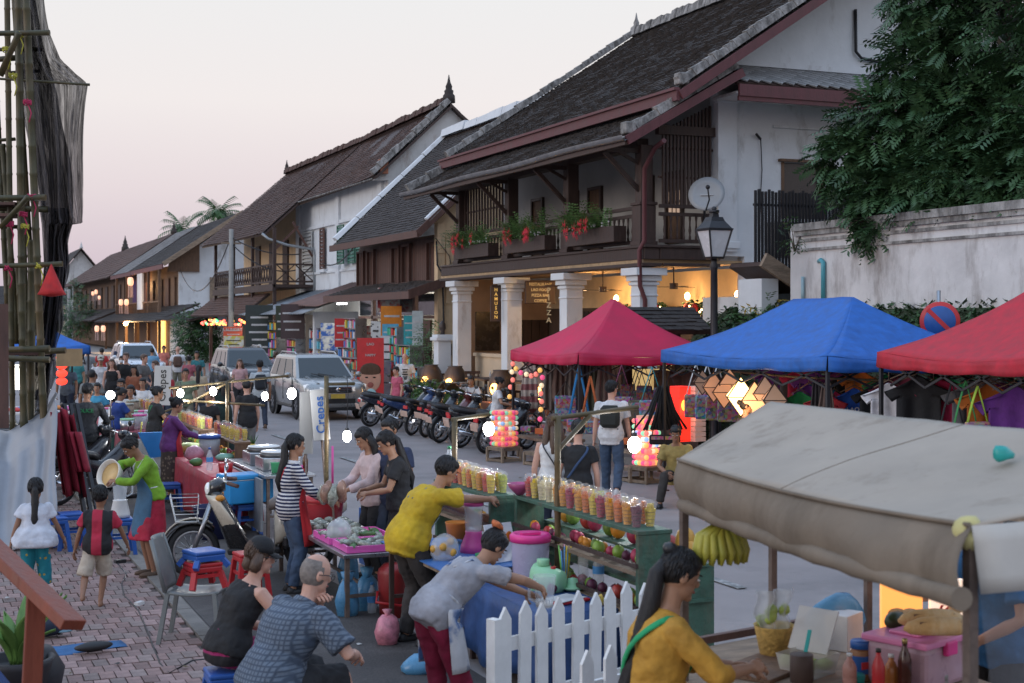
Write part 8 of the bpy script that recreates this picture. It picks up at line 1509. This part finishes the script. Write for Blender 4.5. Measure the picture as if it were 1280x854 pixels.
# near pavement foreground
sg_=thing('wooden_sign','slanted red brown wooden sign board on a post at the pavement edge','sign',P(38,1010));wr_=pm('wood_red',(.20,.045,.022),.5,0,.25,6,bump=.3,stretch=(1,1,.2));sz_=sg_.location;SLq=wl(sg_)
m=MB();a=SP(-40,655,8.0);b_=SP(92,782,7.4);m.bar(a,b_,.15,.06,up=(0,.35,1));m.build('board',wr_,sg_,SLq,bevel=.006);m=MB();c=SP(46,735,7.75);d=SP(32,1000,7.75);m.bar(c,d,.10,.10);m.build('post',wr_,sg_,SLq,bevel=.006)
pl=thing('leafy_plant','bright green broad leaved plant beside the red brown sign','plant',P(22,880));
for i in range(15):a=i*2.4;ln=R.uniform(.35,.62);m=MB();m.sheet(lambda u,v:V((cos(a),sin(a),0))*(.05+.22*ln*u+.16*u*u)+V((-sin(a),cos(a),0))*((v-.5)*.10*sin(pi*min(1,.12+u*.88)))+V((0,0,.28+ln*u-.12*u*u+.02*abs(2*v-1))),8,4,.003);m.build('leaf',leaf_l,pl)
m=MB();m.lathe([(.16,0),(.24,.28),(.26,.33),(.22,.33),(.2,.27)],n=20);m.build('pot',pm('pot_dark',(.03,.03,.035),.6),pl)
q=P(10,905);m=MB();m.sheet(lambda u,v:(lp(-.35,.30,u),.1*sin(u*7)-.3*v,.62-.55*u-.15*v+.03*sin(u*15+v*6)),18,12,.012);t=thing('blue_cover','dark blue cover with pale stripe at the corner of the pavement','cover',(q.x-.05,q.y+.1,0));m.build('cover_cloth',cloth('deepblue',(.012,.035,.13),rough=.6),t);m=MB();m.bar((-.3,-.31,.30),(.25,-.31,-.02+.05),.02,.012);m.build('stripe',pw,t)
q=P(160,860);m=MB();m.lathe([(.16,0),(.2,.2),(.12,.34),(.1,.36)],n=18);tag(m.build('dark_pot',MC['pot_dark'],None,P(46,870)),'round dark pot at the foot of the sign post','pot')
m=MB();q=P(98,812);m.sheet(lambda u,v:(lp(-.42,.38,u),lp(-.22,.2,v)*(1-.4*u),.012+.015*noise.noise(V((u*4,v*4,0)))),14,8,.004);tag(m.build('blue_sheet',cloth('sheet_blue',(.03,.12,.28)),None,q,.1),'blue plastic sheet lying on the bricks','sheet')
q=P(118,818);t=thing('dark_pouch','dark oblong pouch on the blue sheet','pouch',(q.x,q.y,.03),.1);m=MB();m.ell((0,0,.035),(.16,.06,.04),14,8,nz=.2);m.build('pouch',shoe_k,t)
q=P(60,798);t=thing('dark_hat','dark cap lying on the blue sheet','cap',(q.x,q.y,.03));m=MB();m.ell((0,0,.06),(.13,.11,.07),14,8,nz=.25);m.build('crown_cloth',cloth('navycap',(.01,.015,.03)),t);m=MB();m.ell((.12,-.02,.03),(.09,.07,.012),10,6);m.build('brim',pm('cap_brim',(.12,.2,.24),.7),t)
cb=MB();pts=[P(px,py,.006)for px,py in((150,700),(147,705),(158,718),(152,730),(155,745),(172,762),(178,775),(188,800),(200,830),(212,842),(240,826),(262,824),(285,818))]
cb.tube(pts,.009,6);tag(cb.build('extension_cord',blackplastic),'black extension cord winding across the brick pavement','cord');q=P(174,757);m=MB();m.box((0,0,.02),(.10,.05,.035),.8);tag(m.build('plug_socket',pw,None,q),'white socket in the middle of the black cord','socket');q=P(150,704);m=MB();m.box((0,0,.02),(.12,.08,.04),.2);tag(m.build('plug_socket',blackplastic,None,q),'black socket by the blender stool','socket')
# people
def HP(px,py,h):q=P(px,py,h);return q.x,q.y
CK=lambda n,c,**k:cloth(n,c,**k)
blk_=CK('black',(.014,.014,.016));wht=CK('white',(.60,.60,.61));jean=CK('jeans',(.045,.075,.13));djean=CK('dark_jeans',(.025,.035,.06));khaki=CK('khaki',(.17,.16,.12));gry=CK('grey',(.17,.17,.17));drk=CK('dark_trousers',(.035,.030,.028))
HB=('short',hair_k)
q=P(44,752);J=person('girl in white puff sleeved blouse and teal flowered trousers seen from behind',q.x,q.y,8,1.14,'girl',.011,hp=10,hands=((-.24,.0,.52),(.30,.12,.50)),skin=skin_b,shirt=CK('blouse',(.52,.54,.60)),slv=.5,hem=-.12,ease=.03,hem_flare=.25,legs=('trousers',pm('cloth_teal_flower',(.01,.20,.26),.85,pat='spots',col2=(.45,.32,.05),ps=14,th=.22),1.62,.03),hair=('pony',hair_k,.26),shoe=None,feet=((-.08,.0,0),(.09,.1,0)))
q=P(122,760);J=person('barefoot boy in red and black striped jersey and beige shorts walking away',q.x,q.y,14,1.12,'boy',.011,lean=(4,6,10),hp=4,hy=10,sl=3,hands=((-.22,.08,.55),(.30,.22,.46)),elb=((-1,-.5,-.2),(1,-.6,.2)),skin=skin_b,shirt=pm('cloth_jersey',(.40,.02,.05),.85,pat='stripex',col2=(.012,.012,.014),ps=1.7,th=.5,var=.15),slv=.6,hem=-.13,ease=.022,legs=('trousers',CK('shorts_beige',(.42,.36,.29)),.98,.03),hair=HB,shoe=None,feet=((-.10,-.28,.12),(.02,.04,0)),pz=.60)
q=P(190,720);J=person('woman in lime green cardigan and red skirt pouring batter from a bowl',q.x,q.y,262,1.55,'woman',.012,lean=(6,20,40),hp=42,hy=-5,hands=((-.02,.40,1.04),(.20,.36,1.10)),elb=((-1,-.2,-.4),(1,-.3,.2)),skin=skin_b,shirt=CK('lime',(.16,.32,.02)),slv=1.9,hem=-.02,legs=('skirt',CK('skirt_red',(.36,.015,.04)),.48,0,.23),hair=('bun',hair_k),shoe=shoe_b,grip=.7);apron(J,CK('apron_denim',(.05,.12,.20)),.33,.46,strap=wht)
a_=J.root.matrix_basis;hb=V((q.x-.42,q.y+.06,1.10))
t=thing('mixing_bowl','cream white mixing bowl with yellow batter tilted over the blender','bowl',hb);Qb=V((-.75,-.55,.35)).to_track_quat('Z','Y').to_matrix().to_4x4();m=MB();m.lathe([(.05,-.10),(.10,-.08),(.145,.0),(.16,.05),(.15,.05),(.13,0),(.09,-.07),(.001,-.085)],(0,0,0),26,True,Qb,False);m.build('bowl',pm('bowl_cream',(.66,.62,.55),.3),t);m=MB();m.lathe([(.001,.0),(.128,.002),(.12,-.02)],(0,0,0),22,True,Qb,False);m.build('batter',pm('batter',(.62,.42,.18),.4),t)
x,y=HP(213,500,1.55);J=person('woman in purple long sleeved top with red apron behind the red table',x,y,88,1.57,'woman',.013,lean=(2,6,18),hp=20,hands=((-.08,.40,.98),(.14,.42,.98)),shirt=CK('purple',(.13,.035,.16)),slv=1.85,hem=-.16,legs=('skirt',pm('cloth_skirt_pattern',(.05,.035,.03),.85,pat='spots',col2=(.16,.12,.09),ps=16,th=.3),.72,0,.22),hair=('bun',hair_k),skin=skin_a,fat=1.12);apron(J,CK('apron_red',(.42,.02,.03)),.34,.55)
x,y=HP(193,486,1.58);J=person('woman in black t-shirt with green apron strap near the crepe sign',x,y,85,1.6,'woman',.014,hp=8,hands=((-.05,.34,1.0),(.12,.36,1.0)),shirt=blk_,slv=.6,legs=('trousers',djean,1.95),hair=('bun',hair_k),skin=skin_a);apron(J,blk_,.3,.3,strap=CK('strap_green2',(.02,.28,.10)))
x,y=HP(147,487,1.5);J=person('woman in royal blue polo reading a white paper by the far food table',x,y,70,1.52,'woman',.015,hp=25,hands=((-.06,.36,.95),(.10,.36,1.0)),shirt=CK('polo_blue',(.012,.04,.20)),slv=.62,legs=('skirt',CK('skirt_green',(.015,.06,.045)),.75,0,.2),hair=('bun',hair_k),skin=skin_b);collar(J,wht)
x,y=HP(108,482,1.7);J=person('man in black uniform jacket with green lettering on his back',x,y,18,1.71,'man',.013,lean=(0,2,10),hp=18,hy=20,hands=((-.12,.34,1.02),(.22,.36,1.05)),shirt=CK('uniform',(.012,.015,.02)),slv=1.9,ease=.03,legs=('trousers',blk_,1.95,.02),hair=HB,skin=skin_b)
c,r_,n_,rx,ry=J.sec(.36,.034);lettering('POLICE',.085,pm('print_green',(.02,.22,.08),.7),J.root,c-n_*(ry+.004),(pi/2,0,0),'back_print',ext=.006);m=MB();m.box((.2,.42,1.08),(.2,.012,.26),Matrix.Rotation(-.6,4,'X'));o=m.build('sheet_of_paper',wht,None,(x,y,0),-radians(18));tag(o,'white sheet of paper held by the man in black uniform','paper')
x,y=HP(364,548,1.56);J=person('young woman in striped top and red apron behind the steel tray table',x,y,92,1.58,'woman',.010,lean=(0,3,8),hp=10,hands=((-.04,.34,.93),(.18,.36,.95)),shirt=pm('cloth_stripes',(.58,.57,.58),.85,pat='stripez',col2=(.015,.02,.06),ps=9,th=.42,var=.15),slv=1.92,hem=-.12,ease=.022,legs=('trousers',jean,1.95),hair=('pony',hair_k,.25),skin=skin_w if 0 else skin_a);apron(J,CK('apron_red2',(.42,.015,.02)),.33,.42);collar(J,CK('striped_collar',(.55,.55,.56)))
q=P(522,806);J=person('man in mustard yellow t-shirt leaning to the fruit shelf',q.x,q.y,76,1.70,'man',.010,lean=(22,38,46),hp=28,hy=8,ty=12,py=-.10,pz=.90,hands=((.02,.66,1.02),(.16,.98,1.16)),feet=((-.12,-.05,0),(.12,-.02,0)),shirt=CK('mustard',(.50,.33,.015)),slv=.72,hem=-.14,ease=.03,legs=('trousers',drk,1.97,.024),hair=HB,skin=skin_a,fat=1.08);apron(J,pm('cloth_apron_blue',(.06,.15,.22),.85,pat='blotch',col2=(.25,.32,.34),ps=14),.3,.35,wide=.9)
q=P(574,922);J=person('woman in pale grey t-shirt and crimson trousers bending over a blender jug',q.x,q.y,78,1.55,'woman',.010,lean=(42,57,62),hp=42,hy=0,py=-.2,pz=.85,hands=((.0,.52,.90),(.18,.52,.96)),elb=((-1,-.2,.1),(1,-.4,.3)),feet=((-.11,-.08,0),(.12,.04,0)),kn=((0,1,0),(0,1,0)),shirt=CK('pale_grey',(.30,.30,.33)),slv=.62,hem=-.11,ease=.018,legs=('trousers',CK('crimson',(.20,.008,.035)),1.95,.016),hair=('topbun',hair_k),skin=skin_a);apron(J,pm('cloth_apron_white',(.50,.50,.52),.85,pat='blotch',col2=(.06,.13,.30),ps=7,th=.55),.16,.42,wide=1.7)
m=MB();m.ell(J.hd(0,-.08,.135),(.05,.05,.025),10,6,J.HQ,.3);m.build('hair_tie',pm('scrunchie',(.5,.14,.05),.8,0,.5,40),J.root)
q2=q+V((sin(radians(78))*.62+.02,cos(radians(78))*.62-.10,.80));t=thing('blender_jug','clear blender jug in the hands of the bending woman','jug',q2);m=MB();m.lathe([(.055,0),(.08,.22)],n=18,cap=False);m.build('jug',plast_clear,t);m=MB();m.lathe([(.058,.01),(.062,.06),(.001,.065)],n=16);m.build('milk',pw,t);m=MB();m.tube([(-.07,-.02,.05),(-.13,-.04,.08),(-.13,-.04,.16),(-.08,-.02,.2)],.012,6);m.build('handle',plast_clear,t)
SKIRT=pm('cloth_pink_black',(.28,.015,.10),.85,pat='stripez',col2=(.012,.011,.013),ps=2.2,th=.5)
q=P(284,915);J=person('seated woman in black tank top, black cap and glasses',q.x,q.y+.02,72,1.66,'woman',.009,lean=(18,28,30),hp=14,hy=14,pz=.54,hands=((.0,.42,.62),(.16,.50,.66)),feet=((-.14,.50,0),(.14,.46,0)),skin=skin_w,shirt=blk_,slv=0,tank=True,hem=-.02,ease=.014,legs=('trousers',SKIRT,1.1,.03),hair=('bob',hair_br),shoe=shoe_b);cap(J,CK('cap_black',(.014,.015,.018)));spectacles(J)
q=P(338,962);J=person('seated bald man in blue grey checked shirt and black shorts, chin on hand',q.x,q.y,70,1.78,'man',.009,lean=(22,36,34),hp=16,hy=10,pz=.54,hands=((-.01,.37,.95),(.20,.50,.66)),elb=((-.5,.5,-1),(1,-.2,-.5)),feet=((-.16,.52,0),(.20,.50,0)),skin=skin_w,shirt=pm('cloth_check',(.13,.165,.215),.85,pat='plaid',col2=(.055,.075,.11),ps=11,var=.2,scale=6,bump=.6,bs=9),slv=.8,hem=-.10,ease=.034,legs=('trousers',CK('shorts_black',(.02,.021,.025)),.98,.03),hair=('balding',hair_gr),shoe=shoe_b,fat=1.14,grip=1.0);spectacles(J);collar(J,MC['cloth_check'])
J=person('woman in ochre yellow blouse with long black ponytail at the baguette counter',3.17,5.92,100,1.66,'woman',.009,lean=(4,10,20),hp=22,fat=1.08,hands=((-.02,.40,1.10),(.12,.44,1.12)),skin=skin_a,shirt=CK('ochre',(.50,.26,.035)),slv=1.35,hem=-.14,ease=.03,legs=('trousers',djean,1.95),hair=('pony',hair_k,.55));g_=CK('strap_green3',(.02,.34,.13));sash(J,g_,1,.0,.02);m=MB();m.ell(J.hd(0,-.1,.1),(.04,.04,.03),10,6,J.HQ,.2);m.build('hair_clip',blackplastic,J.root)
J=person('man in dark blue t-shirt behind the clear side sheet of the baguette stall',5.62,6.35,275,1.74,'man',.012,lean=(2,4,12),hp=16,hands=((-.2,.3,1.0),(.16,.42,1.18)),skin=skin_a,shirt=CK('petrol',(.015,.09,.21)),slv=.7,ease=.03,legs=('trousers',blk_,1.95),hair=HB,fat=1.15)
q=V((5.2,6.2,1.2));t=thing('baguette','wrapped baguette held by the man in dark blue','bread',q,.6);m=MB();m.tube([(-.14,0,0),(-.1,0,0),(.1,0,0),(.14,0,0)],[.01,.035,.035,.01],10);m.build('loaf',brd,t)
x,y=HP(468,537,1.58);J=person('young woman in pale pink cardigan with long black hair counting money',x,y,262,1.60,'woman',.010,lean=(2,6,22),hp=28,hands=((-.06,.34,.96),(.10,.36,.98)),shirt=CK('palepink',(.56,.43,.42)),slv=1.9,hem=-.10,ease=.026,legs=('trousers',blk_,1.95),hair=('long',hair_k,.36),skin=skin_a)
x,y=HP(506,541,1.60);J=person('young woman in black t-shirt with ponytail looking at her phone',x-.05,y,280,1.62,'woman',.010,lean=(3,8,24),hp=30,hands=((-.08,.34,1.0),(.10,.34,1.02)),shirt=blk_,slv=.6,hem=-.06,legs=('trousers',blk_,1.95),hair=('pony',hair_k,.3),skin=skin_a)
x,y=HP(494,531,1.68);person('dark haired man behind the two young women at the tray table',x+.15,y+.5,240,1.70,'man',.013,hp=15,shirt=CK('navy',(.02,.03,.07)),legs=('trousers',djean,1.95),hair=HB)
x,y=HP(692,523,1.62);J=person('woman in white sleeveless top with long brown hair seen from behind',x,y,28,1.64,'woman',.011,hp=4,shirt=CK('lace',(.62,.61,.60)),slv=0,hem=-.14,ease=.018,legs=('trousers',djean,1.95),hair=('long',hair_br,.38),skin=skin_w);sash(J,CK('dark_strap',(.03,.03,.04)),-1,.0,.008)
x,y=HP(722,530,1.58);J=person('woman in black top with bun and blue bag strap walking behind the bamboo frame',x,y,30,1.60,'woman',.012,hp=10,shirt=blk_,slv=.5,legs=('trousers',blk_,1.95),hair=('bun',hair_k),skin=skin_w);sash(J,CK('strap_navy',(.03,.06,.13)),1,.05,.014)
q=P(764,621);J=person('man in white t-shirt and jeans with dark backpack walking away',q.x,q.y,34,1.78,'man',.011,lean=(2,3,10),hp=4,hy=35,hands=((-.28,.06,.84),(.28,.12,.86)),feet=((-.10,.16,0),(.12,-.26,.06)),shirt=wht,slv=.66,hem=-.15,ease=.03,legs=('trousers',jean,1.97,.02),hair=HB,skin=skin_w,shoe=shoe_w);backpack(J,CK('backpack_olive',(.022,.025,.022)),.10,.42,.15,.15)
q=P(325,537);J=person('man with dark backpack and jeans walking up the street beside the silver car',q.x,q.y,4,1.72,'man',.014,hp=2,feet=((-.10,.18,0),(.1,-.22,.04)),shirt=CK('paleshirt',(.42,.46,.48)),slv=.65,legs=('trousers',djean,1.97,.02),hair=HB,shoe=shoe_b);backpack(J,CK('backpack_dark',(.02,.024,.03)))
x,y=HP(266,472,1.62);J=person('woman in long dark green dress behind the brown fruit shelf',x+.2,y,10,1.64,'woman',.015,shirt=CK('darkgreen',(.012,.028,.024)),slv=0,legs=('skirt',MC['cloth_darkgreen'],.8,0,.26),hair=('long',hair_k,.3),skin=skin_w)
x,y=HP(289,478,1.6);person('person in black at the edge of the brown shelf beside the dark green dress',x+.3,y,350,1.62,'woman',.016,shirt=blk_,slv=.4,legs=('trousers',gry,1.9),hair=HB,skin=skin_w)
x,y=HP(506,443,1.75);J=person('bald man in white printed t-shirt and khaki shorts beside the shop racks',x,y,196,1.76,'man',.014,hp=6,shirt=wht,slv=.7,ease=.026,legs=('trousers',khaki,.95,.03),hair=('none',hair_gr),skin=skin_w,fat=1.1);c,r_,n_,rx,ry=J.sec(.25,.03)
for i in range(4):m=MB();m.box(c+V((0,ry+.012,.09-.07*i)),(.16-.03*(i%2),.008,.03));m.build('shirt_print',blk_,J.root)
x,y=HP(497,460,1.5);person('person in pink top half hidden behind the bald man',x,y,250,1.52,'woman',.017,shirt=CK('pinktop',(.5,.10,.16)),slv=.5,legs=('trousers',djean,1.9),hair=HB,skin=skin_w)
x,y=HP(590,468,1.45);J=person('woman in white t-shirt sitting on the terrace edge with hand at her chin',12.75,PX(590,12.75),215,1.56,'woman',.014,lean=(5,8,15),hp=12,pz=.62,hands=((-.14,.3,.72),(.10,.22,1.12)),feet=((-.1,.42,0),(.1,.42,0)),shirt=wht,slv=.6,legs=('trousers',blk_,1.95),hair=('bun',hair_k))
x,y=HP(621,474,1.5);J=person('woman in white t-shirt standing by the bicycles looking at the bags',x,y,110,1.52,'woman',.014,hp=18,hands=((-.1,.3,.95),(.2,.3,.95)),shirt=wht,slv=.62,legs=('trousers',CK('crimson2',(.2,.02,.05)),1.9),hair=('bun',hair_k))
x,y=HP(832,532,1.2);J=person('seated man in khaki yellow shirt selling under the blue tent',x+.3,y+.2,215,1.66,'man',.014,lean=(8,16,24),hp=20,pz=.44,hands=((-.1,.36,.5),(.12,.34,.5)),feet=((-.2,.45,0),(.2,.45,0)),shirt=CK('khaki_yellow',(.30,.22,.07)),slv=.65,legs=('trousers',drk,1.95),hair=HB,skin=skin_b)
x,y=HP(922,504,1.5);J=person('dark haired woman among the star lanterns turning her head',x+.1,y,120,1.54,'woman',.013,hp=2,hy=0,shirt=blk_,slv=.6,legs=('trousers',djean,1.95),hair=('bun',hair_k))
for px,py,h,yaw,cat,sh,slv,lg,hr,sk,lb,ex_ in((126,446,1.74,190,'man',wht,.65,khaki,HB,skin_a,'man in white t-shirt and pale flat cap with shoulder straps','cap'),(140,450,1.66,196,'woman',blk_,0,djean,('long',hair_br,.26),skin_w,'woman in black tank top with long brown hair facing the camera',''),(158,442,1.82,200,'man',CK('jacket_black',(.014,.014,.015)),1.9,jean,('short',hair_br),skin_w,'tall man in open black jacket among the crowd',''),(178,444,1.78,130,'man',CK('greyshirt2',(.13,.125,.12)),.7,jean,('short',hair_br),skin_w,'bearded man in grey t-shirt holding a drink',''),(196,452,1.64,250,'woman',blk_,.3,CK('maroon_skirt',(.12,.02,.03)),('long',hair_br,.3),skin_w,'woman with long reddish hair beside the bearded man',''),(152,446,1.60,195,'woman',gry,.6,djean,HB,skin_a,'person wearing a pale face mask behind the black jacket','mask'),(190,436,1.70,12,'man',CK('skyblue',(.14,.30,.45)),.65,djean,HB,skin_a,'man in light blue shirt seen from behind far down the street',''),(222,434,1.76,10,'man',wht,.65,khaki,('none',hair_gr),skin_w,'man in white shirt with brown backpack seen from behind','pack'),(207,462,1.55,200,'woman',CK('redtop',(.38,.03,.04)),.6,djean,HB,skin_a,'person in pale sun hat and red top behind the crepe sign','hat'),(127,436,1.68,10,'woman',CK('redshirt',(.40,.03,.03)),.6,djean,HB,skin_a,'person in red shirt beside the white pickup',''),(109,436,1.74,5,'man',CK('grey2',(.20,.21,.22)),.65,khaki,HB,skin_a,'man in grey shirt walking away under the far blue tent',''),(102,440,1.62,5,'woman',blk_,0,djean,HB,skin_a,'woman in black vest walking away by the red lantern string',''),(114,464,1.66,20,'man',CK('greyvest',(.17,.18,.18)),.6,drk,HB,skin_b,'dark haired person in grey vest behind the man in uniform',''),(122,480,1.46,200,'boy',CK('aqua',(.05,.26,.42)),.6,djean,HB,skin_a,'boy in bright blue shirt facing the camera in the crowd',''),(179,474,1.50,205,'woman',wht,.6,djean,('bun',hair_k),skin_a,'stall seller with white scarf behind the far food table',''),(152,478,1.40,205,'boy',blk_,.6,djean,HB,skin_a,'child peering over the far food table',''),(132,494,1.2,190,'boy',CK('redkid',(.3,.04,.04)),.6,djean,HB,skin_b,'small child in red beside the man in uniform',''),(325,432,1.70,350,'man',CK('skyblue2',(.2,.32,.5)),.65,khaki,('short',hair_gr),skin_a,'man in pale blue shirt and straw cap behind the silver car','cap'),(345,440,1.62,350,'woman',CK('pinkflower',(.5,.4,.42)),.6,khaki,('bob',hair_br),skin_a,'woman with brown hair behind the roof of the silver car',''),(262,493,1.35,210,'woman',blk_,.6,djean,('bun',hair_k),skin_a,'woman crouching low behind the far bulbs',''),(96,446,1.6,190,'woman',CK('teal_top',(.04,.2,.2)),.6,drk,('long',hair_k,.3),skin_a,'woman in teal top at the white goods table',''),(84,452,1.68,200,'man',CK('steel',(.12,.15,.19)),.6,djean,HB,skin_a,'man in steel blue shirt beside the red lantern string',''),(168,458,1.58,205,'woman',CK('rust',(.3,.10,.05)),.6,djean,('long',hair_k,.3),skin_a,'woman in rust coloured top in front of the black jacket',''),(232,462,1.62,190,'man',CK('sage',(.16,.2,.13)),.6,khaki,HB,skin_a,'man in sage green shirt walking toward the far bulbs',''),(248,458,1.58,20,'woman',CK('sand',(.42,.34,.24)),.5,djean,('pony',hair_k,.3),skin_a,'woman in sand coloured top walking behind the bulb pole',''),(300,450,1.6,200,'woman',CK('blush',(.5,.3,.3)),.5,blk_,('long',hair_br,.3),skin_w,'woman in blush top between the two parked cars',''),(72,428,1.7,190,'man',wht,.6,djean,HB,skin_a,'man in white shirt far under the scaffold gap',''),(90,432,1.64,195,'woman',CK('yellowtop',(.45,.33,.05)),.6,djean,('long',hair_k,.3),skin_a,'woman in yellow top deep in the far crowd',''),(150,431,1.7,200,'man',CK('navy2',(.02,.03,.08)),.6,khaki,HB,skin_a,'man in navy shirt behind the masked person',''),(168,433,1.62,15,'woman',CK('cream',(.5,.44,.36)),.6,djean,('long',hair_br,.3),skin_a,'woman in cream top walking away before the white pickup',''),(205,433,1.66,200,'woman',CK('coral',(.5,.16,.12)),.6,djean,('bun',hair_k),skin_a,'woman in coral top at the old row awning',''),(246,440,1.7,195,'man',CK('teal2',(.03,.16,.18)),.6,drk,HB,skin_a,'man in teal shirt at the tail of the dark parked car',''),(118,470,1.3,195,'woman',CK('blackseat',(.02,.02,.025)),.6,drk,('bun',hair_k),skin_a,'low woman in black between the boy in blue and the uniform',''),(164,486,1.34,205,'woman',CK('whitevest',(.5,.5,.5)),.6,drk,('bob',hair_k),skin_a,'short haired woman in white behind the pots',''),(236,446,1.6,30,'woman',CK('rose',(.3,.08,.1)),.6,drk,('bun',hair_k),skin_a,'woman in rose top behind the dark parked car','')):
 x,y=HP(px,py,h-.01);J=person(lb,x,y,yaw,h,cat,.017,hp=6,shirt=sh,slv=slv,tank=(slv==0),legs=('trousers',lg,1.95,.02),hair=hr,skin=sk,hands=((-.12,.3,1.05),(.16,.3,1.0))if 'drink' in lb or 'seller' in lb else None,feet=((-.1,.12*(len(lb)%3-1),0),(.1,-.1*(len(lb)%3-1),0)))
 if ex_=='cap':cap(J,pm('cap_pale',(.45,.42,.36),.8))
 if ex_=='hat':cap(J,pm('hat_pale',(.55,.5,.45),.8),wide=.16)
 if ex_=='pack':backpack(J,CK('backpack_brown',(.10,.055,.04)))
 if ex_=='mask':m=MB();m.ell(J.hd(0,.075,-.055),(.06,.04,.05),10,7,J.HQ);m.build('face_mask',wht,J.root)
run_jobs()
